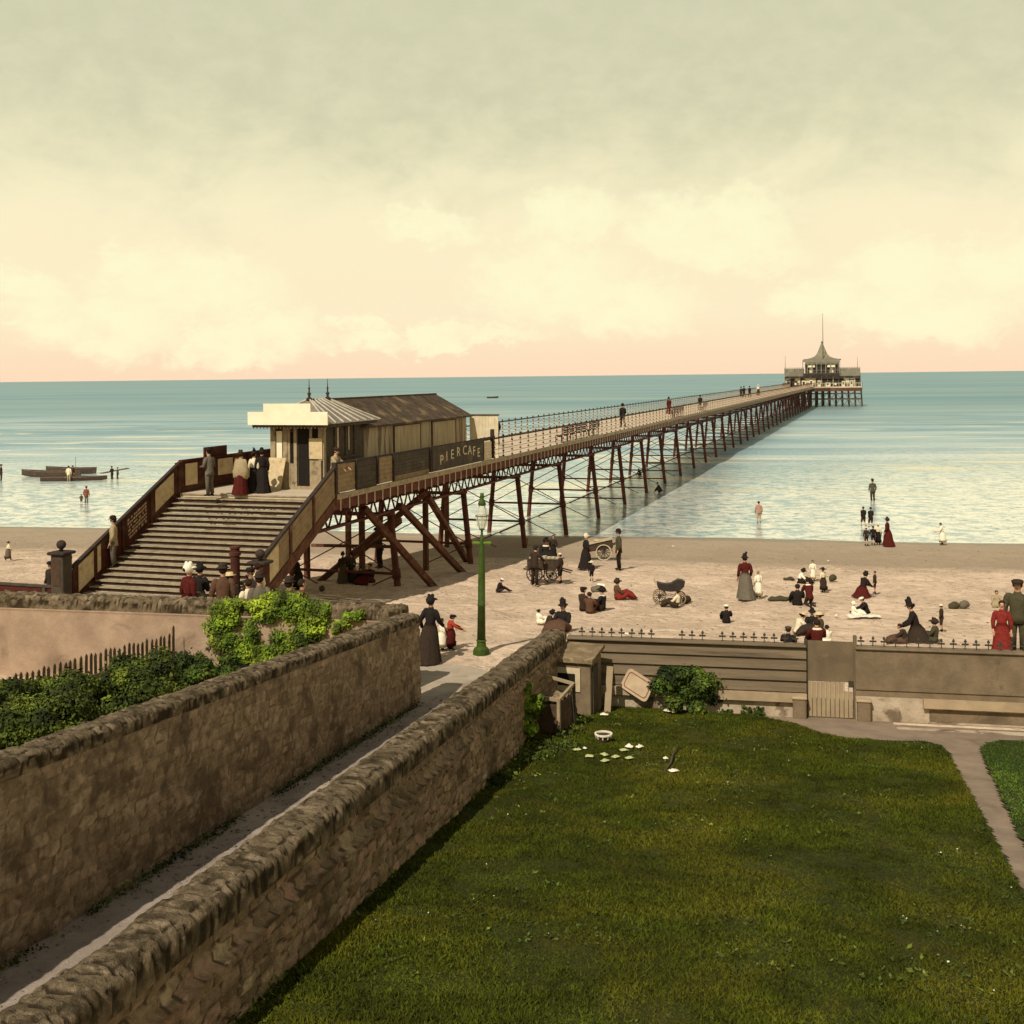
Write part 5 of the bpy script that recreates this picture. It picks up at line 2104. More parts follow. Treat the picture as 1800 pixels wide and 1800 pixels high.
b = PG(1208, 1252)
bush('bush', (b.x, b.y + 0.05, 0.45), 1.72, 1.3, 19000, 0.036, M_LBUSH, 'round leafy bush against the planked wall beside the tray', 'bush', 3)
b = PG(1325, 1258)
bush('low_plant', (b.x, b.y, 0.5), 0.62, 0.26, 900, 0.03, M_LBUSH, 'low dark plant at the foot of the wall nearest the gate', 'plant', 5, 'low plants by the wall')
b = PG(1276, 1256)
bush('low_plant', (b.x, b.y, 0.5), 0.32, 0.16, 350, 0.025, M_LBUSH, 'small low plant at the foot of the wall beside the round bush', 'plant', 6, 'low plants by the wall')
# shrub between the lane wall and the hutch
b = P(915, 1300, 0.9)
bush('shrub', (0.08, 21.6, 1.0), 0.85, 1.35, 11000, 0.042, M_LBRIGHT, 'bright green shrub climbing between the lane wall and the hutch', 'shrub', 7, deep=0.9)
# weeds spreading at its foot
rng = np.random.default_rng(9)
cs = []
for (px_, py_) in ((900, 1345), (930, 1340), (955, 1335), (985, 1325), (1005, 1320), (960, 1320), (990, 1300), (880, 1370), (860, 1385), (905, 1320), (925, 1310), (1010, 1290), (1020, 1270)):
    q = PG(px_, py_)
    cs.append((q.x, q.y, q.z + 0.06))
p, v = clump_points(rng, 5200, cs, [0.30] * len(cs), 0.45, 0.2)
o = leaves('weeds', p - np.array(cs[0]), 0.03, M_LDARK, None, rng)
o.location = cs[0]
tag(o, 'low dark weeds spreading over the grass below the hutch', 'weeds', kind='stuff')

# ivy on the plastered garden wall
gl = gd


def on_gwall(px, py, off=0.0):
    """point on the lane-side face of the plastered wall seen at a pixel"""
    n_ = Vector((gd.y, -gd.x))
    if n_.y > 0:
        n_ = -n_
    base = gp0 + n_ * (0.2 + off)
    r = ray(px, py)
    t = (base.x * n_.x + base.y * n_.y) / (r.x * n_.x + r.y * n_.y)
    return Vector((r.x * t, t, CZ + r.z * t)), n_


def ivy(blobs_, n, label, seed):
    rng = np.random.default_rng(seed)
    c0, nn = on_gwall(blobs_[0][0], blobs_[0][1], 0.1)
    root = empty('ivy', tuple(c0))
    tag(root, label, 'ivy')
    pts = []
    ar = np.array([w_ * h_ for (_, _, w_, h_) in blobs_], float)
    ks = rng.choice(len(blobs_), n, p=ar / ar.sum())
    for k in ks:
        bx_, by_, w_, h_ = blobs_[k]
        a = rng.uniform(0, 2 * math.pi)
        r_ = rng.uniform(0, 1) ** 0.5 * (rng.uniform(1.0, 1.55) if rng.random() < 0.3 else 1.0)
        q, _n = on_gwall(bx_ + w_ * r_ * math.cos(a), by_ + h_ * r_ * math.sin(a), rng.uniform(0.02, 0.26) * (1.15 - r_ * 0.7))
        pts.append(tuple(q - c0))
    pts = np.array(pts)
    leaves('foliage', pts, 0.038, M_LBRIGHT, root, rng, norm=np.array([nn.x, nn.y, 0.3]))
    d = MB()
    for k in range(len(blobs_) - 1):
        a_, _ = on_gwall(blobs_[k][0], blobs_[k][1], 0.03)
        b_, _ = on_gwall(blobs_[k + 1][0], blobs_[k + 1][1], 0.03)
        d.tube([a_ - c0, b_ - c0], [0.018, 0.012], 5)
    d.build('stem', M_STEM, root)


ivy([(500, 1170, 40, 22), (470, 1165, 45, 20), (430, 1150, 36, 22), (395, 1130, 26, 20), (385, 1100, 22, 18), (395, 1072, 26, 16), (410, 1062, 20, 10), (440, 1115, 14, 22), (450, 1065, 18, 12), (470, 1075, 28, 20), (490, 1055, 34, 15),
     (520, 1070, 36, 22), (550, 1085, 26, 22), (545, 1110, 28, 18), (515, 1130, 26, 16), (490, 1120, 14, 12), (530, 1145, 24, 14), (480, 1145, 22, 12), (410, 1090, 12, 14), (570, 1075, 10, 14)], 12500,
    'bright green ivy sprawling over the plastered garden wall', 4)
ivy([(618, 1084, 16, 8), (600, 1098, 14, 8), (632, 1078, 8, 5), (590, 1108, 8, 6)], 700, 'small green ivy sprig near the seaward end of the plastered wall', 5)


# shrubbery in the left garden: separate bushes growing into each other
spots = [(330, 1262, 2.4, 1.15, 0), (235, 1285, 2.6, 1.2, 1), (140, 1310, 2.6, 1.2, 2), (45, 1330, 2.7, 1.2, 3), (385, 1222, 1.7, 0.8, 4), (120, 1375, 2.5, 1.3, 5), (20, 1395, 2.6, 1.4, 6), (265, 1312, 2.0, 1.1, 7), (-60, 1360, 2.4, 1.3, 8), (320, 1218, 1.7, 0.75, 9)]
blab = ['leafy bush of the left garden whose crown reaches nearest the ivy trunk', 'tall leafy bush just in front of the picket fence end', 'dark leafy bush halfway along the picket fence', 'dark bush at the shaded end of the picket fence', 'low bush at the foot of the ivy',
        'large bush overhanging the worn lane wall', 'darkest bush in the near corner of the left garden', 'bush pressed against the middle of the lane wall', 'bush cut off by the picture edge below the fence', 'small bush beside the brown crate']
for i, (px_, py_, w_, h_, k_) in enumerate(spots):
    q = PG(px_, py_)
    bush('garden_bush', (q.x, q.y, ground(q.x, q.y)), w_, h_ * (1.35 if i in (1, 2, 5, 7) else 1.15), 19000 if w_ > 2 else 9000, 0.038, M_LDARK if i not in (0, 4, 9) else M_LBUSH, blab[i], 'bush', 40 + i, 'bushes in the left garden')

# picket fence running from the shade to the plastered wall
f0 = P(310, 1205, 0.55)
f1 = Vector((-11.6, 20.8, 0.9))
fd = (f1.xy - f0.xy)
FL = fd.length
fd.normalize()
fz = math.atan2(fd.y, fd.x)
pf = empty('picket_fence', (f0.x, f0.y, 0.5), fz)
tag(pf, 'weathered wooden picket fence in front of the plastered garden wall', 'fence')
M_PICK = mat('picket_wood', lin(118, 98, 72), lin(88, 72, 54), scale=5, bump=0.3, c3=lin(140, 118, 90), s3=2.0)
d = MB()
rise = lambda x: 0.18 * x / FL
for z in (0.35, 0.85):
    d = MB()
    d.bar((0, 0, z + 0.0), (FL, 0, z + rise(FL)), 0.05, 0.08)
    d.build('rail', M_PICK, pf)
n_ = min(int(FL / 0.145), 98)
for i in range(n_):
    x_ = 0.05 + i * FL / n_
    lean = random.uniform(-0.02, 0.02)
    h_ = 1.36 + random.uniform(-0.04, 0.04) + (0.14 if i == 0 else 0)
    z0 = rise(x_)
    d = MB()
    hw = 0.036
    d.prism([(x_ - hw, -0.05, z0), (x_ + hw, -0.05, z0), (x_ + hw + lean, -0.05, z0 + h_ - 0.06), (x_ + lean, -0.05, z0 + h_), (x_ - hw + lean, -0.05, z0 + h_ - 0.06)], (0, 0.02, 0))
    d.build('picket', M_PICK, pf)
t = empty('crate', (-8.0, 26.6, 0.95), R(-12))
tag(t, 'brown wooden crate beside the end of the picket fence', 'crate')
d = MB()
for i in range(3):
    d.box(-0.55, 0.25, -0.25, 0.25, i * 0.1, i * 0.1 + 0.09)
d.build('slats', M_MAROON, t)
d = MB()
for x_ in (-0.56, 0.2):
    d.box(x_, x_ + 0.06, -0.27, 0.27, -0.4, 0.32)
d.build('corner_posts', M_PICK, t)

# ---------------------------------------------------------------- street lamp
M_LGREEN = mat('green_lamp_paint', lin(62, 80, 22), lin(48, 62, 18), scale=4, bump=0.15, rough=0.6, c3=lin(80, 98, 28), s3=1.6)
M_LARM = mat('light_green_paint', lin(104, 124, 36), lin(90, 110, 32), bump=0.1)
M_GLASS = mat('lantern_glass', lin(226, 222, 196), lin(206, 204, 178), bump=0, rough=0.08, alpha=0.42, spec=0.5)
lp = PG(846, 1150)
lamp = empty('street_lamp', (lp.x, lp.y, ground(lp.x, lp.y)))
lamp.rotation_euler = (0, R(0.9), 0)
tag(lamp, 'green gas street lamp with globe lantern where the lane meets the sand', 'street lamp')
d = MB()
d.lathe([(0.24, 0.0), (0.24, 0.10)], 8, ph=R(22.5))
d.lathe([(0.21, 0.10), (0.20, 0.16), (0.13, 0.22), (0.12, 0.34), (0.15, 0.37), (0.12, 0.40)], 12)
d.build('base', M_LGREEN, lamp)
d = MB()
d.lathe([(0.115, 0.40), (0.10, 1.3), (0.12, 1.32), (0.10, 1.35), (0.095, 2.1), (0.07, 2.95), (0.05, 3.05), (0.045, 3.22)], 14)
d.build('post', M_LGREEN, lamp, True)
d = MB()
d.tube([(-0.26, 0, 3.0), (-0.24, 0, 3.0), (0.24, 0, 3.0), (0.26, 0, 3.0)], [0.02, 0.045, 0.045, 0.02], 8)
d.build('ladder_bar', M_LARM, lamp)
d = MB()
d.lathe([(0.03, 3.22), (0.03, 3.34), (0.07, 3.36), (0.075, 3.39)], 10)
d.build('lantern_seat', M_LGREEN, lamp)
d = MB()
d.lathe([(0.075, 3.39), (0.12, 3.46), (0.165, 3.62), (0.175, 3.74), (0.15, 3.88), (0.10, 3.98), (0.085, 4.02)], 18, cap=False)
lg = d.build('lantern', M_GLASS, lamp, True)
d = MB()
for k in range(4):
    a = R(45 + 90 * k)
    d.tube([(0.08 * math.cos(a), 0.08 * math.sin(a), 3.39), (0.178 * math.cos(a), 0.178 * math.sin(a), 3.70), (0.09 * math.cos(a), 0.09 * math.sin(a), 4.02)], 0.006, 5)
for k in range(18):
    a, b = R(20 * k), R(20 * (k + 1))
    d.bar((0.178 * math.cos(a), 0.178 * math.sin(a), 3.74), (0.178 * math.cos(b), 0.178 * math.sin(b), 3.74), 0.012, 0.02)
d.build('frame', M_LGREEN, lg)
d = MB()
d.lathe([(0.012, 3.4), (0.012, 3.6), (0.035, 3.66), (0.02, 3.75), (0.01, 3.78)], 8)
d.build('burner', M_CREAM, lg)
d = MB()
d.lathe([(0.10, 4.02), (0.11, 4.06), (0.085, 4.14), (0.05, 4.18), (0.05, 4.24), (0.065, 4.26), (0.05, 4.29), (0.05, 4.35)], 14)
d.build('cap', M_LGREEN, lamp, True)

# broad-leaved weeds and daisies scattered through the lawn, tufts at the wall feet
rng = np.random.default_rng(61)
bx = rng.uniform(-9, 16, 9000)
by = 9.5 + 16 * rng.random(9000)
k_ = inside(lawn_a, bx, by) & (fbm(bx * 0.9, by * 0.9, 0, 91, 3) + 0.2 * rng.random(9000) > 0.66)
bx, by = bx[k_], by[k_]
p = np.stack([bx, by, gxy(bx, by) + 0.075], -1)
p = np.repeat(p, 4, 0) + rng.normal(0, 0.025, (len(p) * 4, 3)) * np.array([1, 1, 0.2])
o = leaves('lawn_weeds', p - np.array([0, 18.0, 0]), 0.022, M_LPALE, None, rng, up=1.2)
o.location = (0, 18.0, 0)
tag(o, 'clover and broad leaved weeds scattered through the big lawn', 'weeds', kind='stuff')
k_ = rng.random(len(bx)) < 0.10
p = np.stack([bx[k_], by[k_], gxy(bx[k_], by[k_]) + 0.10], -1)
o = leaves('daisies', p - np.array([0, 18.0, 0]), 0.011, M_PAPER, None, rng, up=2.0)
o.location = (0, 18.0, 0)
tag(o, 'tiny white daisies in the grass of the big lawn', 'flowers', kind='stuff')
pts = []
for side, base_, off0, n_, sg in ((0, Vector(LW0), 0.03, 2600, 1), (1, Vector(RW0) - LN * 0.25, -0.02, 1800, -1), (2, Vector(RW0) + LN * 0.30, 0.0, 3600, 1)):
    t_ = rng.uniform(0.2, 17, n_)
    t_ = t_[fbm(t_ * 0.9, t_ * 0 + side * 5, 0, 15, 3) > 0.42]
    w__ = np.abs(rng.normal(0, 0.07, len(t_))) * sg + off0
    X = base_.x + LD.x * t_ + LN.x * w__
    Y = base_.y + LD.y * t_ + LN.y * w__
    pts.append(np.stack([X, Y, gxy(X, Y) + 0.03 + np.abs(rng.normal(0, 0.05, len(t_)))], -1))
p = np.concatenate(pts)
o = leaves('foot_weeds', p - np.array([0, 18.0, 0]), 0.024, M_LDARK, None, rng)
o.location = (0, 18.0, 0)
tag(o, 'tufts of weeds growing along the feet of the lane walls', 'weeds', kind='stuff')
# grit on the lane
n = 5000
t_, w__ = rng.uniform(-0.5, 18, n), rng.uniform(0.1, 3.0, n)
X = LW0.x + LD.x * t_ + LN.x * w__
Y = LW0.y + LD.y * t_ + LN.y * w__
oct_ = np.array([(1, 0, 0), (0, 1, 0), (-1, 0, 0), (0, -1, 0), (0, 0, .6), (0, 0, -.4)])
of = np.array([(0, 1, 4), (1, 2, 4), (2, 3, 4), (3, 0, 4), (1, 0, 5), (2, 1, 5), (3, 2, 5), (0, 3, 5)])
r0 = 0.008 + 0.022 * rng.random(n) ** 3
Z = np.array([ground_v(x * NV.x + y * NV.y) for x, y in zip(X, Y)]) + 0.035
VV = (np.stack([X, Y, Z], -1)[:, None, :] + oct_[None] * r0[:, None, None] * rng.uniform(0.7, 1.6, (n, 1, 3))).reshape(-1, 3)
FF = (of[None] + (np.arange(n) * 6)[:, None, None]).reshape(-1, 3)
o = np_mesh('lane_grit', VV - np.array([0, 18.0, 0]), FF, mat('grit_stone', lin(176, 160, 134), lin(128, 114, 96), scale=3, bump=0, tint=(0.4, 1.2)), None, False, np.repeat(rng.random(n), 6))
o.location = (0, 18.0, 0)
tag(o, 'small stones and grit on the lane', 'grit', kind='stuff')
# ================================================================ people
SKIN = mat('skin', lin(196, 148, 118), lin(178, 130, 102), scale=12, bump=0, rough=0.7)
EYE = mat('eye_dark', lin(40, 30, 26), bump=0)
C_BLACK = cloth('black_cloth', 44, 38, 34)
C_DARK = cloth('dark_brown_cloth', 62, 50, 40)
C_BROWN = cloth('brown_cloth', 96, 70, 52)
C_GREY = cloth('grey_cloth', 110, 100, 84)
C_OLIVE = cloth('olive_cloth', 78, 72, 52)
C_TAN = cloth('tan_cloth', 168, 148, 112)
C_CREAM = cloth('cream_cloth', 222, 206, 170, 0.88)
C_WHITE = cloth('white_cloth', 240, 228, 198, 0.9)
C_RED = cloth('red_cloth', 134, 50, 42, 0.6)
C_DRED = cloth('dark_red_cloth', 88, 36, 30, 0.6)
C_STRAW = cloth('straw_hat', 214, 190, 140)
C_HAIR = cloth('dark_hair', 52, 40, 30)
C_FAIR = cloth('fair_hair', 160, 124, 80)
C_BOOT = cloth('boot_leather', 40, 32, 28)

MESHES = {}


def arr(x, y, z):
    return Vector((x, y, z))


def poses():
    P_ = {}

    def mk(pel, chest, head_dir, knees, ankles, toes, elbows, wrists, hipw=0.09, shw=0.175):
        chest = Vector(chest)
        pel = Vector(pel)
        hd_ = Vector(head_dir).normalized()
        neck = chest + hd_ * 0.15
        return dict(pel=pel, waist=pel.lerp(chest, 0.42), chest=chest, neck=neck, head=neck + hd_ * 0.16, hd=hd_,
                    hip=[pel + Vector((s * hipw, 0, -0.04)) for s in (-1, 1)], kn=[Vector(k) for k in knees], an=[Vector(a) for a in ankles], toe=[Vector(t) for t in toes],
                    sh=[chest + Vector((s * shw, 0, 0.06)) for s in (-1, 1)], el=[Vector(e) for e in elbows], wr=[Vector(w_) for w_ in wrists])
    P_['stand'] = mk((0, 0, .92), (0, .0, 1.33), (0, .03, 1), [(-.10, .02, .50), (.10, .02, .50)], [(-.10, -.02, .08), (.11, -.02, .08)], [(-.13, .14, .03), (.14, .14, .03)],
                     [(-.25, -.03, 1.12), (.25, -.03, 1.12)], [(-.25, .08, .88), (.25, .08, .88)])
    P_['stand_hold'] = mk((0, 0, .92), (0, .02, 1.33), (0, .10, 1), [(-.10, .02, .50), (.10, .02, .50)], [(-.10, -.02, .08), (.11, -.02, .08)], [(-.13, .14, .03), (.14, .14, .03)],
                          [(-.26, .03, 1.12), (.26, .03, 1.12)], [(-.10, .30, 1.10), (.12, .30, 1.08)])
    P_['reach'] = mk((0, 0, .92), (0, .05, 1.32), (0, .22, 1), [(-.10, .02, .50), (.10, .02, .50)], [(-.10, -.02, .08), (.11, -.02, .08)], [(-.13, .14, .03), (.14, .14, .03)],
                     [(-.28, .22, 1.18), (.26, .22, 1.18)], [(-.22, .48, 1.02), (.20, .48, 1.00)])
    P_['walk'] = mk((0, 0, .91), (0, .03, 1.32), (0, .05, 1), [(-.09, .16, .50), (.09, .02, .50)], [(-.09, .20, .08), (.09, -.28, .12)], [(-.10, .36, .04), (.10, -.14, .03)],
                    [(-.24, -.14, 1.12), (.24, .10, 1.12)], [(-.24, -.06, .90), (.24, .28, .95)])
    P_['bend'] = mk((0, -.08, .90), (0, .30, 1.16), (0, .75, .55), [(-.10, .04, .48), (.10, .04, .48)], [(-.11, -.04, .08), (.11, -.04, .08)], [(-.13, .12, .03), (.13, .12, .03)],
                    [(-.22, .42, .90), (.22, .42, .90)], [(-.14, .55, .66), (.14, .55, .66)])
    P_['sit'] = mk((0, 0, .12), (0, -.03, .53), (0, .08, 1), [(-.13, .38, .36), (.13, .38, .36)], [(-.12, .66, .08), (.12, .66, .08)], [(-.14, .80, .06), (.14, .80, .06)],
                   [(-.24, .10, .36), (.24, .10, .36)], [(-.10, .34, .32), (.10, .34, .32)])
    P_['sit_lean'] = mk((0, 0, .12), (0, .10, .50), (0, .45, 1), [(-.15, .38, .30), (.15, .38, .30)], [(-.12, .66, .08), (.12, .66, .08)], [(-.14, .80, .06), (.14, .80, .06)],
                        [(-.24, .28, .34), (.24, .28, .34)], [(-.12, .52, .16), (.12, .55, .14)])
    P_['sit_flat'] = mk((0, 0, .12), (0, -.10, .52), (0, .05, 1), [(-.12, .40, .14), (.12, .40, .14)], [(-.13, .80, .07), (.14, .80, .07)], [(-.16, .86, .17), (.18, .86, .17)],
                        [(-.26, -.12, .33), (.24, .05, .35)], [(-.28, -.28, .08), (.12, .28, .24)])
    P_['kneel'] = mk((0, -.02, .42), (0, .12, .82), (0, .30, 1), [(-.13, .16, .10), (.13, .16, .10)], [(-.12, -.26, .08), (.12, -.26, .08)], [(-.12, -.38, .04), (.12, -.38, .04)],
                     [(-.24, .26, .62), (.24, .26, .62)], [(-.14, .48, .50), (.14, .48, .50)])
    P_['crouch'] = mk((0, -.10, .34), (0, .10, .70), (0, .45, 1), [(-.15, .26, .48), (.15, .26, .48)], [(-.12, .0, .08), (.12, .0, .08)], [(-.15, .16, .03), (.15, .16, .03)],
                      [(-.24, .28, .52), (.24, .28, .52)], [(-.14, .48, .26), (.14, .48, .26)])
    P_['sit_seat'] = mk((0, 0, .50), (0, .0, .92), (0, .1, 1), [(-.11, .42, .50), (.11, .42, .50)], [(-.11, .40, .08), (.11, .40, .08)], [(-.13, .54, .03), (.13, .54, .03)],
                        [(-.25, .05, .70), (.25, .05, .70)], [(-.12, .28, .62), (.12, .28, .62)])
    return P_


POSES = poses()
HEADTOP = {}


def body_mesh(pose):
    key = ('body', pose)
    if key in MESHES:
        return MESHES[key]
    p = POSES[pose]
    V, E, Rr = [], [], []

    def add(q, r, par=None):
        V.append(tuple(q))
        Rr.append(r if isinstance(r, tuple) else (r, r))
        if par is not None:
            E.append((par, len(V) - 1))
        return len(V) - 1
    pel = add(p['pel'], .125)
    wa = add(p['waist'], .105, pel)
    ch = add(p['chest'], .125, wa)
    nk = add(p['neck'], .052, ch)
    hd = p['hd']
    fwd = Vector((0, 1, 0)) - hd * hd.y
    fwd.normalize()
    h0 = add(p['neck'] + hd * 0.07, .066, nk)
    h1 = add(p['head'] + hd * 0.01, .088, h0)
    h2 = add(p['head'] + hd * 0.085 - fwd * 0.01, .070, h1)
    add(p['head'] + fwd * 0.115 - hd * 0.015, .012, h1)
    for i, s in enumerate((-1, 1)):
        hp = add(p['hip'][i], .088, pel)
        kn = add(p['kn'][i], .058, hp)
        cf_ = add(p['kn'][i].lerp(p['an'][i], 0.35), .054, kn)
        an = add(p['an'][i], .036, cf_)
        add(p['toe'][i], .03, an)
        sh = add(p['sh'][i], .042, ch)
        el_ = add(p['el'][i], .04, sh)
        wr_ = add(p['wr'][i], .026, el_)
        d = (p['wr'][i] - p['el'][i]).normalized()
        pm = add(p['wr'][i] + d * 0.06, (.034, .02), wr_)
        sd_ = d.cross(Vector((0, 0, 1)))
        if sd_.length < 0.3:
            sd_ = Vector((0, 1, 0))
        sd_.normalize()
        dn = Vector((0, 0, -1)) - d * d.z * -1
        for f in range(4):
            o_ = sd_ * ((f - 1.5) * 0.021)
            ln = (0.062, 0.075, 0.07, 0.052)[f]
            a_ = add(p['wr'][i] + d * 0.10 + o_, .0095, pm)
            b_ = add(p['wr'][i] + d * (0.10 + ln * 0.55) + o_ * 1.05 + Vector((0, 0, -0.008)), .0085, a_)
            add(p['wr'][i] + d * (0.10 + ln) + o_ * 1.05 + Vector((0, 0, -0.024)), .007, b_)
        t_ = add(p['wr'][i] + d * 0.05 - sd_ * s * 0.038, .011, pm)
        add(p['wr'][i] + d * 0.095 - sd_ * s * 0.052, .009, t_)
    me = bpy.data.meshes.new('skeleton')
    me.from_pydata(V, E, [])
    o = bpy.data.objects.new('tmp_body', me)
    COL.objects.link(o)
    m = o.modifiers.new('s', 'SKIN')
    m.use_smooth_shade = True
    for i, r in enumerate(Rr):
        me.skin_vertices[0].data[i].radius = r
        me.skin_vertices[0].data[i].use_root = (i == 0)
    sb = o.modifiers.new('b', 'SUBSURF')
    sb.levels = 1
    dg = bpy.context.evaluated_depsgraph_get()
    out_ = bpy.data.meshes.new_from_object(o.evaluated_get(dg))
    bpy.data.objects.remove(o)
    out_.name = 'person'
    out_.materials.clear()
    out_.materials.append(SKIN)
    out_.materials.append(EYE)
    # eyes, mouth, ears joined onto the head
    mb = MB()
    mb.v = [tuple(v.co) for v in out_.vertices]
    mb.f = [tuple(f.vertices) for f in out_.polygons]
    mb.mi = [0] * len(mb.f)
    sx = hd.cross(fwd)
    for s in (-1, 1):
        mb.ball(p['head'] + fwd * 0.088 + sx * 0.034 * s + hd * 0.012, 0.012, 6, 4, 1)
        mb.ball(p['head'] + sx * 0.092 * s - fwd * 0.005, 0.022, 6, 4, 0, (0.5, 1, 1.4))
    mb.ball(p['head'] + fwd * 0.086 - hd * 0.055, 0.016, 6, 4, 1, (1.3, 0.6, 0.4))
    me2 = bpy.data.meshes.new('person')
    me2.from_pydata(mb.v, [], mb.f)
    me2.polygons.foreach_set('material_index', mb.mi)
    me2.polygons.foreach_set('use_smooth', [True] * len(mb.f))
    me2.materials.append(SKIN)
    me2.materials.append(EYE)
    me2.update()
    MESHES[key] = me2
    return me2


def piece(key, fn):
    if key not in MESHES:
        d = MB()
        fn(d)
        me = bpy.data.meshes.new(key[0])
        me.from_pydata(d.v, [], d.f)
        me.polygons.foreach_set('material_index', d.mi)
        me.polygons.foreach_set('use_smooth', [True] * len(d.f))
        me.update()
        me.materials.append(C_BLACK)
        MESHES[key] = me
    return MESHES[key]


SX = Vector((1, 0, 0))


def f_jacket(p, long_=0.0, slim=1.0, open_=False):
    def fn(d):
        up = (p['chest'] - p['pel']).normalized()
        base_ = p['pel'] - up * (0.10 + long_)
        d.tube([base_, p['pel'], p['waist'], p['chest'] - up * 0.04, p['chest'] + up * 0.06, p['neck'] - p['hd'] * 0.03, p['neck'] + p['hd'] * 0.02],
               [(.185 * slim + long_ * .12, .16), (.175 * slim, .145), (.155 * slim, .125), (.195, .14), (.18, .12), (.085, .08), (.068, .066)], 16, side=SX)
        for i in (0, 1):
            w_ = p['wr'][i]
            d.tube([p['sh'][i] + Vector((0.02 if i == 0 else -0.02, 0, 0.015)), p['sh'][i].lerp(p['el'][i], 0.2), p['el'][i], w_.lerp(p['el'][i], 0.12)], [.074, .082, .066, .046], 10)
            d.ball(p['sh'][i] + Vector((0.01 if i == 0 else -0.01, 0, -0.01)), 0.078, 10, 7)
    return fn


def f_trousers(p, w_=1.0, short=False):
    def fn(d):
        up = (p['chest'] - p['pel']).normalized()
        d.tube([p['pel'] - up * 0.10, p['pel'] + up * 0.02, p['waist']], [(.15, .13), (.165, .135), (.14, .115)], 14, side=SX)
        for i in (0, 1):
            e_ = p['kn'][i].lerp(p['an'][i], 0.12) if short else p['an'][i].lerp(p['kn'][i], 0.06)
            d.tube([p['hip'][i] + Vector((0, 0, 0.03)), p['hip'][i].lerp(p['kn'][i], 0.5), p['kn'][i], e_], [.105 * w_, .095 * w_, .078 * w_, .072 * w_], 10)
    return fn


def f_boots(p, i):
    def fn(d):
        a, t_ = p['an'][i], p['toe'][i]
        k = (p['kn'][i] - a).normalized()
        d.tube([a + k * 0.10, a, ], [.052, .052], 8)
        dr = (t_ - a)
        heel = a - Vector((dr.x, dr.y, 0)) * 0.35
        d.tube([Vector((heel.x, heel.y, max(a.z - 0.045, 0.02) if dr.z < 0.05 else a.z)), a.lerp(t_, 0.45), t_ + dr * 0.12], [.040, .046, .026], 8, flat=0.8)
    return fn


def f_skirt(p, hem=0.34, low=0.02, bustle=0.06, nf=11):
    def fn(d):
        n = 36
        prof = [(0.135, p['waist'].z), (0.20, p['pel'].z + 0.02), (0.235, p['pel'].z - 0.15), (hem * 0.82, 0.38), (hem * 0.93, 0.18), (hem, low)]
        b = len(d.v)
        for k_, (r, z) in enumerate(prof):
            f = k_ / (len(prof) - 1)
            cx_, cy_ = p['pel'].x, p['pel'].y * (1 - f) - bustle * f
            for k in range(n):
                a = 2 * math.pi * k / n
                rr = r * (1 + 0.07 * f * math.sin(nf * a + 1.7 * math.sin(2 * a)))
                bb = 1 + (0.25 * f if math.sin(a) < -0.2 else 0)
                d.v.append((cx_ + rr * math.cos(a), cy_ + rr * math.sin(a) * bb, z))
        for i in range(len(prof) - 1):
            for k in range(n):
                j = (k + 1) % n
                d.f.append((b + i * n + k, b + (i + 1) * n + k, b + (i + 1) * n + j, b + i * n + j)[::-1])
                d.mi.append(0)
        d.f.append(tuple(b + k for k in range(n)))
        d.mi.append(0)
    return fn


def f_skirt_sit(p, w_=1.0):
    def fn(d):
        n = 22
        kn = (p['kn'][0] + p['kn'][1]) / 2
        an = (p['an'][0] + p['an'][1]) / 2
        path = [p['waist'] + Vector((0, -0.02, 0.0)), p['pel'] + Vector((0, -0.03, 0.04)), p['pel'].lerp(kn, 0.45) + Vector((0, 0, -0.01)), kn + Vector((0, 0.0, -0.05)), kn.lerp(an, 0.6), an + Vector((0, 0.02, 0.0))]
        rad = [(.14, .12), (.26 * w_, .20), (.30 * w_, .20), (.30 * w_, .17), (.33 * w_, .15), (.34 * w_, .10)]
        d.tube(path, rad, n, side=SX)
        b = len(d.v) - len(path) * n
        for i in range(b, len(d.v)):
            x, y, z = d.v[i]
            wv = 0.025 * math.sin(18 * x + 5 * y) + 0.02 * math.sin(11 * y + 9 * x)
            if z < 0.25:
                x *= 1.0 + (0.25 - max(z, 0)) * 0.9
            d.v[i] = (x + wv * 0.5, y, max(z + wv, 0.012 + 0.01 * math.sin(9 * x)))
    return fn


def f_cape(p, low=0.55, w_=0.34):
    def fn(d):
        n = 24
        prof = [(0.07, p['neck'].z + 0.0), (0.20, p['chest'].z + 0.05), (0.27, p['chest'].z - 0.15), (w_, (p['chest'].z + low) / 2), (w_ * 0.95, low + 0.1), (w_ * 0.7, low)]
        d.lathe(prof, n, (0, p['chest'].y, 0), fold=0.06, nf=7, sy=0.78)
    return fn


def head_frame(p):
    hd = p['hd']
    fwd = (Vector((0, 1, 0)) - hd * hd.y).normalized()
    sx = fwd.cross(hd)
    return hd, fwd, sx


def headed(p, prof_fn):
    """build in head space (z up the head, y to the face) and move onto the head"""
    def fn(d):
        e = MB()
        prof_fn(e)
        hd, fwd, sx = head_frame(p)
        e.v = [tuple(p['head'] + sx * v[0] + fwd * v[1] + hd * v[2]) for v in e.v]
        d.add(e.v, e.f)
    return fn


def h_hair(e, bun=False):
    e.ball((0, -0.022, 0.022), 0.102, 14, 9, 0, (0.98, 1.0, 1.02))
    b = e.v
    for i, v in enumerate(b):
        if v[1] > 0.045 and v[2] < 0.065:
            b[i] = (v[0] * 0.9, 0.03, v[2])
    if bun:
        e.ball((0, -0.125, 0.02), 0.052, 8, 6)


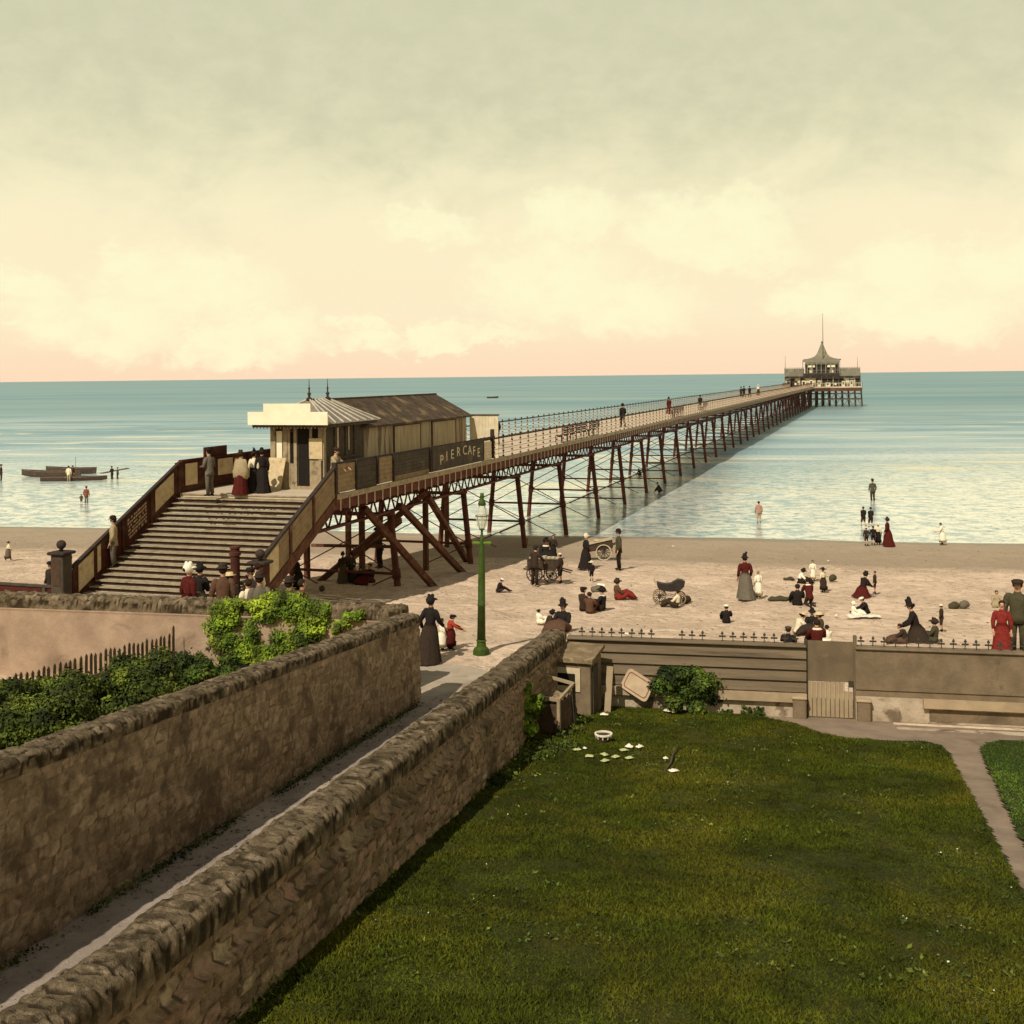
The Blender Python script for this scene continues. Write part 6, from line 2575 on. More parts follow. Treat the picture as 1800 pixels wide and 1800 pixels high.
HATS = {
    'bowler': lambda e: (e.lathe([(0.145, 0.055), (0.150, 0.062), (0.102, 0.068), (0.104, 0.10), (0.098, 0.145), (0.07, 0.178), (0.02, 0.19)], 18, sy=1.12),),
    'tall': lambda e: (e.lathe([(0.15, 0.055), (0.155, 0.063), (0.098, 0.07), (0.09, 0.16), (0.098, 0.25), (0.09, 0.255)], 18, sy=1.1), e.ball((0.03, -0.03, 0.27), 0.06, 8, 6)),
    'cap': lambda e: (e.lathe([(0.108, 0.05), (0.118, 0.085), (0.12, 0.12), (0.09, 0.14), (0.02, 0.145)], 16, sy=1.1), e.lathe([(0.09, 0.055), (0.095, 0.062), (0.06, 0.066)], 12, (0, 0.075, 0))),
    'boater': lambda e: (e.lathe([(0.185, 0.055), (0.19, 0.064), (0.104, 0.068), (0.102, 0.135), (0.09, 0.14)], 20, sy=1.08),),
    'wide': lambda e: (e.lathe([(0.27, 0.035), (0.275, 0.045), (0.18, 0.075), (0.11, 0.09), (0.10, 0.15), (0.06, 0.175)], 22, fold=-0.0, sy=1.05),),
    'bonnet': lambda e: (e.ball((0, -0.03, 0.045), 0.125, 14, 9, 0, (1.0, 1.0, 1.05)), e.lathe([(0.14, 0.05), (0.145, 0.06), (0.10, 0.09)], 16, (0, 0.05, 0)), e.ball((0.02, 0.02, 0.16), 0.055, 8, 6), e.ball((-0.04, -0.05, 0.17), 0.045, 8, 6)),
    'plume': lambda e: (e.lathe([(0.15, 0.05), (0.155, 0.06), (0.10, 0.07), (0.085, 0.14), (0.06, 0.16)], 16, sy=1.1), e.ball((0.0, 0.0, 0.18), 0.07, 8, 6, 0, (1, 1.3, 0.8)), e.tube([(0.02, -0.02, 0.16), (0.05, -0.05, 0.26), (0.02, -0.10, 0.31)], [0.04, 0.045, 0.015], 8)),
}
HEIGHTS = {'stand': 1.70, 'stand_hold': 1.70, 'reach': 1.68, 'walk': 1.70, 'bend': 1.42, 'sit': 0.92, 'sit_lean': 0.90, 'sit_flat': 0.90, 'kneel': 1.20, 'crouch': 1.08, 'sit_seat': 1.30}
HATH = {'bowler': .09, 'tall': .18, 'cap': .06, 'boater': .06, 'wide': .08, 'bonnet': .12, 'plume': .20, None: 0.0}
PEOPLE = 0


def attach(root, name, me, m_):
    o = bpy.data.objects.new(name, me)
    COL.objects.link(o)
    o.parent = root
    o.material_slots[0].link = 'OBJECT'
    o.material_slots[0].material = m_
    return o


def person(loc, face, scale, pose, kind, top, bottom, hat, hatm, label, group, hair=None, extra=(), wide=1.0):
    """kind: man, boy, woman, girl"""
    p = POSES[pose]
    root = bpy.data.objects.new('person', body_mesh(pose))
    COL.objects.link(root)
    root.location = loc
    root.rotation_euler = (0, 0, R(face))
    root.scale = (scale * wide, scale * wide, scale)
    tag(root, label, 'person', group)
    hair = hair or C_HAIR
    female = kind in ('woman', 'girl')
    seated = pose in ('sit', 'sit_lean', 'sit_flat', 'kneel', 'crouch', 'sit_seat')
    attach(root, 'hair', piece(('hair', pose, female), headed(p, lambda e: h_hair(e, female and kind == 'woman'))), hair)
    for i in (0, 1):
        attach(root, 'boot', piece(('boot', pose, i), f_boots(p, i)), C_BOOT)
    if female:
        attach(root, 'bodice', piece(('bodice', pose), f_jacket(p, -0.06, 0.86)), top)
        if pose in ('kneel', 'crouch'):
            attach(root, 'skirt', piece(('skirt_kneel', pose), f_skirt_low(p)), bottom)
        elif seated:
            attach(root, 'skirt', piece(('skirt_sit', pose), f_skirt_sit(p)), bottom)
        elif kind == 'girl':
            attach(root, 'skirt', piece(('skirt_girl', pose), f_skirt(p, 0.27, 0.42, 0.03)), bottom)
        else:
            attach(root, 'skirt', piece(('skirt', pose), f_skirt(p)), bottom)
    else:
        attach(root, 'jacket', piece(('jacket', pose, kind), f_jacket(p, 0.06 if (kind == 'man' and not seated) else 0.0)), top)
        attach(root, 'trousers', piece(('trousers', pose, kind), f_trousers(p, 1.0, kind == 'boy' and not seated)), bottom)
    if hat:
        attach(root, 'hat', piece(('hat', pose, hat), headed(p, HATS[hat])), hatm)
    for ex in extra:
        if ex[0] == 'cape':
            attach(root, 'shawl', piece(('shawl', pose), f_cape(p, 0.62, 0.36)), ex[1])
        elif ex[0] == 'collar':
            attach(root, 'collar', piece(('collar', pose), (lambda d: d.tube([p['neck'] - p['hd'] * 0.07, p['neck'] - p['hd'] * 0.045, p['neck'] - p['hd'] * 0.0], [(.16, .125), (.155, .12), (.072, .07)], 14, side=SX))), ex[1])
        elif ex[0] == 'apron':
            attach(root, 'apron', piece(('apron', pose), (lambda d: d.tube([p['waist'] + Vector((0, .10, 0)), p['pel'] + Vector((0, .20, -.2)), Vector((0, .30, .25))], [(.10, .04), (.17, .05), (.2, .04)], 10, side=SX))), ex[1])
    return root


def f_skirt_low(p):
    def fn(d):
        n = 26
        wz, pz = p['waist'].z, p['pel'].z
        prof = [(0.14, wz, p['waist'].y), (0.22, pz + 0.02, p['pel'].y), (0.30, pz * 0.55, p['pel'].y), (0.38, 0.10, p['pel'].y - 0.02), (0.42, 0.015, p['pel'].y - 0.04)]
        b = len(d.v)
        for k_, (r, z, yy) in enumerate(prof):
            f = k_ / 4
            for k in range(n):
                a = 2 * math.pi * k / n
                rr = r * (1 + 0.07 * f * math.sin(9 * a + 1.3 * math.sin(2 * a)))
                d.v.append((rr * math.cos(a), yy + rr * math.sin(a) * 1.1, z))
        for i in range(4):
            for k in range(n):
                j = (k + 1) % n
                d.f.append((b + i * n + j, b + (i + 1) * n + j, b + (i + 1) * n + k, b + i * n + k))
                d.mi.append(0)
        d.f.append(tuple(b + k for k in range(n)))
        d.mi.append(0)
    return fn


def stair_point(px, py):
    """point on the stair slope seen at a pixel"""
    z = 2.0
    for _ in range(60):
        q = wp(P(px, py, z))
        z = 0.5 * z + 0.5 * min(DECK, DECK + SL * q.y)
    q = wp(P(px, py, z))
    k = math.floor(-q.y / TRD)
    zt_ = DECK - RIS * (k + 1)
    q = wp(P(px, py, zt_))
    return pw(q.x, q.y, zt_ - 0.003)


def put(px, feet, head, where, pose, kind, face, top, bottom, hat, hatm, label, group, **kw):
    if where == 'g':
        q = PG(px, feet, WATER - 0.05)
        q.z = max(ground(q.x, q.y), WATER - 0.12) + 0.0
        v = q.x * NV.x + q.y * NV.y
        if v < SHORE:
            q.z += 0.03
    elif where == 'd':
        q = P(px, feet, DECK - 0.002)
    elif where == 's':
        q = stair_point(px, feet)
    elif where == 'w':
        q = P(px, feet, WATER)
        q.z = WATER - 0.12
    else:
        q = Vector(where)
    ext = (feet - (head or feet - 50)) / F * q.y / (1 - 0.02)
    if head is None or isinstance(where, (tuple, Vector)):
        sc = kw.pop('scale', 1.0)
    else:
        sc = ext / (HEIGHTS[pose] + HATH[hat])
        sc = min(max(sc, 0.5), 1.15)
    kw.pop('scale', None)
    if pose.startswith('sit') and where == 'g':
        kw.setdefault('wide', 1.18)
    return person(tuple(q), face, sc, pose, kind, top, bottom, hat, hatm, label, group, **kw)


GB, GS, GP, GW, GF, GL = 'people on the beach', 'people at the foot of the stairs', 'people on the pier', 'people at the water edge', 'people by the lane end', 'people on the stairs and landing'
# --- landing and stairs
put(369, 872, 789, 'd', 'stand_hold', 'man', 60, C_GREY, C_GREY, 'bowler', C_BLACK, 'man in a grey suit and bowler standing against the maroon fence at the stair head', GL)
put(424, 869, 793, 'd', 'stand', 'woman', -10, C_TAN, C_DRED, 'bonnet', C_DARK, 'woman wrapped in a tan shawl over a red skirt at the stair head', GL, extra=(('cape', C_TAN),))
put(447, 866, 790, 'd', 'stand', 'woman', -30, C_CREAM, C_BLACK, 'plume', C_BLACK, 'woman in a cream blouse and black skirt beside the kiosk corner', GL)
put(461, 866, 789, 'd', 'stand', 'woman', 20, C_BLACK, C_BLACK, 'bonnet', C_BLACK, 'woman all in black pressed close to the kiosk wall', GL)
put(200, 997, 909, 's', 'stand', 'man', 100, C_TAN, C_GREY, 'bowler', C_BLACK, 'man in a pale jacket and bowler leaning by the lettered notice on the stairs', GL)
q = pw(-0.42, 0.75, DECK)
put(594, 875, None, tuple(q), 'reach', 'man', -110, C_TAN, C_OLIVE, 'cap', C_DARK, 'man in a light jacket leaning over the tan panel at the stair head', GL, scale=0.98)
# --- by the left pillar
q = P(90, 1030, 0.5)
put(86, 1060, 993, tuple(pw(-PW_ - 0.95, -5.9, 0.47)), 'stand', 'boy', 150, C_DARK, C_DARK, 'cap', C_BLACK, 'boy in a dark cap behind the low maroon fence', GS, scale=0.86)
put(98, 1060, 980, tuple(pw(-PW_ - 0.55, -5.5, 0.47)), 'stand', 'girl', 170, C_WHITE, C_WHITE, 'bonnet', C_CREAM, 'child in white behind the left ball-topped pillar', GS, scale=0.95)
# --- foot of the stairs (waist-up over the wall)


def foot(px, head, D, pose, kind, face, top, bottom, hat, hatm, label, **kw):
    k = (px - PX) / F
    z0 = 0.5 - 0.02
    hz_ = CZ - (head - (PY - (px - PX) * ROLL)) / F * D
    sc = (hz_ - z0) / (HEIGHTS[pose] + HATH[hat])
    person((k * D, D, z0), face, sc, pose, kind, top, bottom, hat, hatm, label, GS, **kw)


foot(328, 989, 33.2, 'stand', 'woman', -40, C_DRED, C_DRED, 'bonnet', C_WHITE, 'woman in a dark red dress and white feathered bonnet below the stairs')
foot(346, 990, 34.0, 'stand_hold', 'woman', -20, C_BLACK, C_GREY, 'bonnet', C_BLACK, 'woman in black beside the woman in the white bonnet')
foot(388, 991, 32.6, 'stand', 'man', 10, C_BROWN, C_BROWN, 'bowler', C_DARK, 'man in a brown suit and dark hat seen from behind below the stairs')
foot(400, 1007, 33.6, 'stand', 'boy', 30, C_DARK, C_DARK, 'boater', C_STRAW, 'boy in a straw hat between the brown-suited man and the iron post')
foot(437, 999, 33.5, 'stand', 'boy', 150, C_DARK, C_DARK, 'cap', C_BLACK, 'youth in a dark cap facing the beach right of the tub')
foot(447, 993, 34.8, 'stand', 'woman', 60, C_CREAM, C_BROWN, None, C_BLACK, 'fair figure in front of the maroon pillar at the stair foot')
foot(452, 1007, 31.6, 'stand', 'man', 20, C_GREY, C_GREY, 'bowler', C_DARK, 'man in a grey coat and dark hat before the maroon pillar')
foot(432, 1022, 32.4, 'stand', 'girl', 40, C_CREAM, C_CREAM, None, C_BLACK, 'small girl in cream left of the grey-coated man')
foot(504, 1015, 30.8, 'stand', 'man', -20, C_OLIVE, C_OLIVE, 'bowler', C_DARK, 'man in an olive coat and low hat behind the ivy')
foot(527, 1022, 31.5, 'stand', 'boy', -60, C_BROWN, C_BROWN, None, C_DARK, 'bareheaded boy in brown to the right of the olive-coated man')
put(523, 1038, 984, 'g', 'stand', 'girl', 90, C_BLACK, C_BLACK, None, C_BLACK, 'girl in a black dress standing under the staircase', GS, wide=1.15)
# --- under the pier
put(603, 1026, 972, 'g', 'stand', 'woman', 200, C_DARK, C_OLIVE, 'bonnet', C_BLACK, 'woman in a dark olive dress standing under the pier, left of the pair', GB)
put(618, 1025, 972, 'g', 'stand', 'woman', 160, C_OLIVE, C_DARK, 'bonnet', C_DARK, 'woman in a dark brown skirt standing under the pier, right of the pair', GB)
put(668, 1000, 930, 'g', 'reach', 'man', 120, C_DARK, C_BLACK, 'cap', C_BLACK, 'man in dark clothes leaning on the timber braces under the pier', GB)
put(650, 1026, 994, 'g', 'sit', 'woman', 150, C_DARK, C_DRED, None, C_BLACK, 'woman in a dark red skirt sitting on the sand under the pier', GB)
put(634, 1024, 1000, 'g', 'sit', 'girl', 190, C_BLACK, C_BLACK, None, C_BLACK, 'child in black sitting under the pier left of the seated woman', GB)
# --- lane end
put(757, 1166, 1050, 'g', 'walk', 'woman', -40, C_BLACK, C_DARK, 'bonnet', C_BLACK, 'tall woman in black bodice and dark striped skirt by the end of the lane wall', GF)
put(791, 1143, 1085, 'g', 'reach', 'girl', -75, cloth('plaid_red', 168, 66, 48), C_DRED, 'cap', C_BLACK, 'girl in a red plaid top reaching out in front of the street lamp', GF, wide=1.35)
put(778, 1145, 1098, 'g', 'stand', 'girl', -60, C_WHITE, C_WHITE, None, C_BLACK, 'small child in white squeezed between the tall woman and the plaid girl', GF)
# --- beach left part
put(876, 1042, 1018, 'g', 'sit_lean', 'boy', -80, C_BLACK, C_DARK, 'cap', C_WHITE, 'lone child in a white cap digging in the sand right of the street lamp', GB)
put(940, 1030, 963, 'g', 'reach', 'man', -35, C_DARK, C_DARK, 'cap', C_DARK, 'man in a dark jacket bending at the left end of the loaded handcart', GB)
put(985, 1027, 975, 'g', 'stand', 'boy', 60, C_DARK, C_BLACK, 'cap', C_CREAM, 'boy at the right end of the loaded handcart', GB)
put(960, 984, 946, 'g', 'sit', 'woman', 185, C_BLACK, C_BLACK, 'bonnet', C_BLACK, 'woman in black sitting on the sand behind the loaded handcart', GB, extra=(('collar', C_CREAM),))
put(973, 984, 944, 'g', 'stand', 'girl', 175, C_DARK, C_BLACK, None, C_BLACK, 'dark clothed child standing beside the woman behind the handcart', GB)
put(1031, 1000, 940, 'g', 'stand', 'woman', -70, C_BLACK, C_BLACK, 'bonnet', C_CREAM, 'woman in black with a cream bonnet at the left end of the tilted barrow', GB)
put(1088, 1003, 933, 'g', 'stand', 'man', 95, C_OLIVE, C_BLACK, 'bowler', C_BLACK, 'man in an olive coat and black bowler at the right end of the tilted barrow', GB)
put(1040, 1023, 989, 'g', 'stand', 'boy', 20, C_BLACK, C_BLACK, 'wide', C_CREAM, 'small child under a very wide cream hat walking between the carts and the sitters', GB)
put(1026, 1074, 1034, 'g', 'sit', 'boy', -60, C_DARK, C_DARK, 'cap', C_BLACK, 'boy in a square dark cap sitting on the sand, left of the group of three', GB)
put(1037, 1078, 1044, 'g', 'sit', 'boy', -30, C_BROWN, C_DRED, None, C_BLACK, 'small child seated in the middle of the group of three', GB)
put(1058, 1074, 1032, 'g', 'sit', 'woman', 70, C_BLACK, C_BLACK, 'bonnet', C_BLACK, 'woman in black seated facing the boy in the square cap', GB, extra=(('collar', C_CREAM),))
put(1086, 1055, 1018, 'g', 'sit', 'woman', -80, C_BROWN, C_RED, 'bonnet', C_DARK, 'woman in a brown bodice and red skirt sitting alone left of the baby carriage', GB)
put(1190, 1068, 1040, 'g', 'sit', 'girl', 60, C_CREAM, C_DARK, None, C_DARK, 'child in a cream blouse sitting at the wheels of the baby carriage', GB)
put(962, 1106, 1072, 'g', 'sit_lean', 'woman', -90, C_DARK, C_DARK, 'bonnet', C_BLACK, 'woman in dark brown leaning forward on the sand behind the lane wall', GB)
put(948, 1098, 1074, 'g', 'sit', 'girl', -60, C_WHITE, C_WHITE, None, C_DARK, 'child in white half hidden at the left of the group behind the lane wall', GB)
put(990, 1110, 1056, 'g', 'sit', 'woman', 150, C_BLACK, C_BROWN, 'tall', C_BLACK, 'woman in a tall black hat sitting behind the end of the lane wall', GB)
# --- beach right part
put(1310, 1053, 974, 'g', 'stand', 'woman', 10, C_DRED, C_GREY, 'plume', C_BLACK, 'woman in a dark red cape and grey striped skirt standing with a child in white', GB, wide=1.1)
put(1333, 1052, 1007, 'g', 'stand', 'girl', 20, C_WHITE, C_WHITE, None, C_BLACK, 'little girl in a white dress holding on to the woman in the red cape', GB, hair=C_FAIR)
put(1277, 1096, 1065, 'g', 'sit', 'boy', 0, C_BLACK, C_BLACK, 'cap', C_WHITE, 'boy in black with a white cap sitting alone facing the sea', GB)
put(1405, 1026, 999, 'g', 'sit_lean', 'girl', -100, C_WHITE, C_BLACK, 'bonnet', C_BLACK, 'child in a white blouse and dark hat sitting behind the pair seen from behind', GB)
put(1429, 1022, 988, 'g', 'stand', 'girl', 180, C_WHITE, C_WHITE, None, C_BLACK, 'child in a white pinafore with dark hair standing behind the sitters', GB)
put(1447, 1042, 1000, 'g', 'stand', 'girl', 30, C_CREAM, C_DARK, 'wide', C_BLACK, 'girl in a dark skirt and wide black hat with bare legs', GB)
put(1402, 1066, 1030, 'g', 'sit', 'boy', 0, C_BLACK, C_BLACK, None, C_BLACK, 'bareheaded child in black sitting beside the child with a white collar', GB)
put(1423, 1066, 1021, 'g', 'kneel', 'boy', 10, C_DRED, C_DARK, None, C_BLACK, 'child in dark red with a broad white collar seen from behind', GB, extra=(('collar', C_WHITE),))
put(1516, 1050, 1006, 'g', 'kneel', 'woman', -70, C_BLACK, C_DRED, 'bonnet', C_BLACK, 'kneeling woman in a dark bodice and dark red skirt tending a small boy', GB, wide=1.1)
put(1538, 1045, 1007, 'g', 'stand', 'boy', 80, C_DARK, C_DARK, None, C_DARK, 'small boy in dark clothes standing before the kneeling woman', GB)
put(1524, 1080, 1051, 'g', 'sit_lean', 'boy', 80, C_BLACK, C_BLACK, 'cap', C_WHITE, 'child in black with a white sun hat sitting on the spread white cloth', GB)
put(1501, 1084, 1064, 'g', 'sit', 'girl', -90, C_WHITE, C_WHITE, 'bonnet', C_WHITE, 'baby all in white on the edge of the spread white cloth', GB)
put(1402, 1116, 1078, 'g', 'sit_lean', 'woman', -80, C_CREAM, C_CREAM, 'boater', C_STRAW, 'young woman in cream with a straw hat leaning over in the group above the gate', GB)
put(1428, 1112, 1068, 'g', 'sit', 'woman', 170, C_BLACK, C_BLACK, 'plume', C_BLACK, 'woman in black with a pointed hat facing the land in the group above the gate', GB)
put(1440, 1120, 1078, 'g', 'sit', 'woman', 60, C_OLIVE, C_DARK, 'boater', C_STRAW, 'woman in an olive jacket and straw hat, rightmost of the group above the gate', GB)
put(1386, 1144, 1104, 'g', 'sit', 'boy', -20, C_BLACK, C_BLACK, 'cap', C_OLIVE, 'boy in a dark cap right behind the wall, left of the gate', GB)
put(1436, 1140, 1093, 'g', 'sit', 'boy', 0, C_DRED, C_BLACK, None, C_BLACK, 'dark haired child in dark red right behind the gate top', GB, extra=(('collar', C_CREAM),))
put(1453, 1134, 1102, 'g', 'sit', 'girl', 20, C_WHITE, C_WHITE, None, C_DARK, 'small child in white beside the child in dark red behind the gate', GB)
put(1612, 1131, 1056, 'g', 'kneel', 'woman', 70, C_BLACK, C_DARK, 'tall', C_BLACK, 'large woman in black with a tall hat sitting behind the finials right of the gate', GB, wide=0.95)
put(1592, 1133, 1100, 'g', 'sit_lean', 'girl', 60, C_DARK, C_BROWN, None, C_BLACK, 'child in brown huddled left of the woman in the tall hat', GB)
put(1642, 1131, 1088, 'g', 'sit', 'woman', 60, C_OLIVE, C_OLIVE, 'bonnet', C_DARK, 'girl in olive seated right of the woman in the tall hat', GB)
put(1655, 1112, 1066, 'g', 'stand', 'boy', 60, C_DARK, C_DARK, 'boater', C_CREAM, 'boy in a dark suit and cream hat standing over the seated girl in olive', GB)
put(1752, 1066, 1041, 'g', 'sit', 'girl', 170, C_TAN, C_TAN, None, C_DARK, 'child in tan sitting up the beach left of the tall man in olive', GB)
put(1762, 1160, 1063, 'g', 'stand', 'woman', 160, C_RED, C_RED, None, C_BLACK, 'woman in a bright red dress standing against the wall at the right', GB)
put(1790, 1152, 1025, 'g', 'stand', 'man', 150, C_OLIVE, C_OLIVE, 'cap', C_DARK, 'tall man in an olive grey coat beside the woman in the red dress', GB, wide=1.15)
# --- water edge
put(1523, 960, 928, 'g', 'stand', 'boy', 0, C_DARK, C_DARK, 'boater', C_CREAM, 'boy in dark clothes at the waterline, leftmost of the group with the red-dressed woman', GW)
put(1535, 959, 927, 'g', 'stand', 'boy', -20, C_BLACK, C_BLACK, None, C_BLACK, 'child in black in the middle of the group at the waterline', GW)
put(1544, 958, 921, 'g', 'stand', 'girl', -30, C_CREAM, C_BLACK, 'bonnet', C_CREAM, 'girl in a cream top next to the woman in dark red at the waterline', GW)
put(1560, 961, 911, 'g', 'stand', 'woman', 60, C_DRED, C_DRED, 'bonnet', C_DARK, 'woman in a dark red dress at the waterline with children', GW)
put(1518, 924, 889, 'w', 'walk', 'boy', 10, C_BLACK, C_DARK, None, C_BLACK, 'boy wading left of a pair beyond the waterline group', GW)
put(1531, 926, 890, 'w', 'walk', 'boy', 10, C_BLACK, C_DARK, None, C_BLACK, 'boy wading right of a pair beyond the waterline group', GW)
put(1534, 880, 840, 'w', 'stand', 'man', 0, C_OLIVE, C_DARK, 'bowler', C_DARK, 'man standing far out in the shallows beyond the wading boys', GW)
put(1334, 918, 880, 'w', 'stand', 'boy', 0, cloth('bather_pink', 170, 128, 104), C_TAN, None, C_BROWN, 'pale brown bather standing in the shallows right of the pier', GW)
put(1656, 958, 922, 'g', 'reach', 'girl', 80, C_WHITE, C_WHITE, None, C_DARK, 'child in white paddling at the right end of the waterline', GW)
put(1125, 836, 822, 'w', 'crouch', 'boy', 40, C_DARK, C_DARK, None, C_BLACK, 'small dark child paddling under the pier by the ninth trestle', GW)
put(1160, 866, 846, 'w', 'crouch', 'boy', 90, C_DARK, C_DARK, None, C_BLACK, 'small dark child crouching in the shallows under the pier', GW)
put(152, 884, 853, 'w', 'stand', 'man', 0, cloth('rust_coat', 132, 72, 52), C_GREY, 'cap', C_BROWN, 'man in a rust red coat wading left of the staircase', GW)
put(143, 884, 872, 'w', 'stand', 'boy', 0, C_OLIVE, C_OLIVE, None, C_BLACK, 'small child holding the hand of the man in the rust coat', GW)
put(121, 846, 818, 'w', 'stand', 'man', 0, C_CREAM, C_TAN, None, C_DARK, 'man in pale clothes standing at the middle of the moored boats', GW)
put(128, 842, 817, 'w', 'stand', 'man', 160, C_DARK, C_DARK, 'cap', C_DARK, 'man in dark clothes behind the pale man at the boats', GW)
put(197, 842, 818, 'w', 'stand_hold', 'man', 60, C_DARK, C_OLIVE, 'cap', C_BLACK, 'man at the trestle end of the boats, nearer of the two', GW)
put(207, 842, 820, 'w', 'stand', 'man', 100, C_OLIVE, C_OLIVE, 'cap', C_DARK, 'man at the trestle end of the boats, further right of the two', GW)
put(2, 845, 815, 'w', 'stand', 'man', -60, C_DARK, C_DARK, 'cap', C_BLACK, 'dark figure wading at the left edge of the view', GW)
put(15, 986, 954, 'g', 'walk', 'girl', -60, C_CREAM, C_GREY, None, C_DARK, 'child in a cream blouse on the sand left of the staircase', GW)
# --- pier walkers
WALK = [(873, 783, 734, 'man', 'bowler', C_BLACK, 'man in a black coat walking just past the wind screen of the cafe'), (1095, 751, 710, 'man', 'bowler', C_BLACK, 'man in a black coat walking beyond the row of benches'),
        (1176, 727, 698, 'woman', 'bonnet', C_DRED, 'woman in dark red leaning at the pier rail'), (1231, 721, 695, 'man', 'cap', C_BLACK, 'man in black halfway along the pier beside a bench'),
        (1303, 699, 680, 'man', 'bowler', C_DARK, 'first of three men walking close together on the far pier'), (1308, 698, 679, 'man', 'bowler', C_BLACK, 'middle one of three men walking close together on the far pier'),
        (1318, 698, 679, 'man', 'bowler', C_BLACK, 'seaward one of three men walking close together on the far pier'), (1333, 695, 676, 'woman', 'bonnet', C_CREAM, 'woman with a cream bonnet walking furthest out on the pier')]
for (px_, f_, h_, kd, ht_, m_, lab) in WALK:
    put(px_, f_, h_, 'd', 'walk', kd, 10, m_, m_ if m_ is not C_CREAM else C_DARK, ht_, C_BLACK if m_ is not C_CREAM else C_CREAM, lab, GP)
# ================================================================ carts, baby carriage, boats, bundles
M_CARTW = mat('cart_wood', lin(74, 58, 44), lin(54, 42, 32), scale=5, bump=0.3)
M_CARTL = mat('cart_top', lin(196, 176, 140), lin(160, 140, 108), scale=5, bump=0.3)
M_RIMP = mat('pale_wheel', lin(196, 180, 146), bump=0)


def wheel(parent, c, r, m_rim, m_sp, n=12, axis='y', w_=0.04):
    t = empty('wheel', c)
    t.parent = parent
    if axis == 'x':
        t.rotation_euler = (0, 0, R(90))
    d = MB()
    N = 28
    for k in range(N):
        a, b = 2 * math.pi * k / N, 2 * math.pi * (k + 1) / N
        for q in (0,):
            v = []
            for rr, ang in ((r, a), (r, b), (r - 0.045, b), (r - 0.045, a)):
                for y in (-w_ / 2, w_ / 2):
                    v.append((rr * math.cos(ang), y, rr * math.sin(ang)))
            d.add(v, [(0, 2, 3, 1), (4, 6, 7, 5), (0, 6, 4, 2), (1, 3, 5, 7)])
    d.build('rim', m_rim, t)
    d = MB()
    for k in range(n):
        a = 2 * math.pi * k / n
        d.bar((0, 0, 0), ((r - 0.03) * math.cos(a), 0, (r - 0.03) * math.sin(a)), 0.022, 0.022, up=(0, 1, 0))
    d.build('spokes', m_sp, t)
    d = MB()
    d.tube([(0, -0.07, 0), (0, 0.07, 0)], 0.05, 10)
    d.build('hub', m_sp, t)
    return t


# loaded handcart
q = PG(957, 1026)
c = empty('handcart', (q.x, q.y, ground(q.x, q.y) + 0.03), R(-12))
tag(c, 'dark wooden handcart with pale goods on top between a man and a boy', 'handcart')
d = MB()
d.box(-0.78, 0.62, 0.1, 0.62, 0.52, 0.98)
d.build('box', M_CARTW, c)
d = MB()
for i in range(6):
    x_ = -0.76 + i * 0.27
    d.box(x_, x_ + 0.03, 0.085, 0.10, 0.52, 0.99)
d.box(-0.80, 0.64, 0.08, 0.64, 0.981, 1.02)
d.build('frame', M_KDARK, c)
d = MB()
rr = random.Random(4)
for i in range(7):
    x_ = -0.70 + i * 0.19
    d.box(x_, x_ + 0.16, 0.14 + rr.uniform(0, 0.1), 0.55, 1.021, 1.06 + rr.uniform(0, 0.06))
d.build('goods', M_CARTL, c)
wheel(c, (-0.45, 0.05, 0.36), 0.36, M_CARTW, M_CARTW)
wheel(c, (-0.45, 0.67, 0.36), 0.36, M_CARTW, M_CARTW)
wheel(c, (0.25, 0.05, 0.30), 0.30, M_CARTW, M_CARTW)
wheel(c, (0.25, 0.67, 0.30), 0.30, M_CARTW, M_CARTW)
for y_ in (0.14, 0.58):
    d = MB()
    d.bar((0.55, y_, 0.60), (1.15, y_, 0.45), 0.04, 0.05)
    d.build('shaft', M_CARTW, c)
    d = MB()
    d.bar((-0.78, y_, 0.56), (-0.95, y_, 0.58), 0.04, 0.05)
    d.build('handle', M_CARTW, c)

# tilted barrow with large pale wheels
q = PG(1058, 986)
c = empty('barrow', (q.x, q.y, ground(q.x, q.y) + 0.03), R(-8))
tag(c, 'tilted two wheeled barrow with a pale plank on top and large pale wheel rims', 'barrow')
d = MB()
d.prism([(-0.72, 0.05, 0.40), (0.55, 0.05, 0.62), (0.50, 0.05, 1.02), (-0.80, 0.05, 0.72)], (0, 0.6, 0))
d.build('box', M_CARTW, c)
d = MB()
d.prism([(-0.92, 0.0, 0.735), (0.55, 0.0, 1.07), (0.54, 0.0, 1.12), (-0.93, 0.0, 0.785)], (0, 0.7, 0))
d.build('top_plank', M_CARTL, c)
d = MB()
d.ball((-0.25, 0.3, 0.98), 0.14, 10, 6, 0, (1.5, 1, 0.5))
d.build('bundle', M_CARTL, c)
wheel(c, (0.1, -0.02, 0.41), 0.41, M_RIMP, M_CARTW)
wheel(c, (0.1, 0.72, 0.41), 0.41, M_RIMP, M_CARTW)
for y_ in (0.08, 0.62):
    d = MB()
    d.bar((0.5, y_, 0.75), (1.0, y_, 0.95), 0.04, 0.05)
    d.build('handle', M_CARTW, c)
d = MB()
d.bar((-0.7, 0.35, 0.45), (-0.7, 0.35, 0.0), 0.05, 0.05)
d.build('prop', M_CARTW, c)

# plank-like pale boat or board behind the handcart
q = PG(942, 958)
c = empty('trestle_table', (q.x, q.y, ground(q.x, q.y)), R(-14))
tag(c, 'low pale topped table on the sand behind the handcart', 'table')
d = MB()
d.box(-0.65, 0.65, -0.25, 0.25, 0.42, 0.47)
d.build('tabletop', M_CARTL, c)
for x_ in (-0.55, 0.55):
    d = MB()
    d.box(x_ - 0.03, x_ + 0.03, -0.2, 0.2, 0, 0.415)
    d.build('leg', M_SAND if False else M_TAN, c)

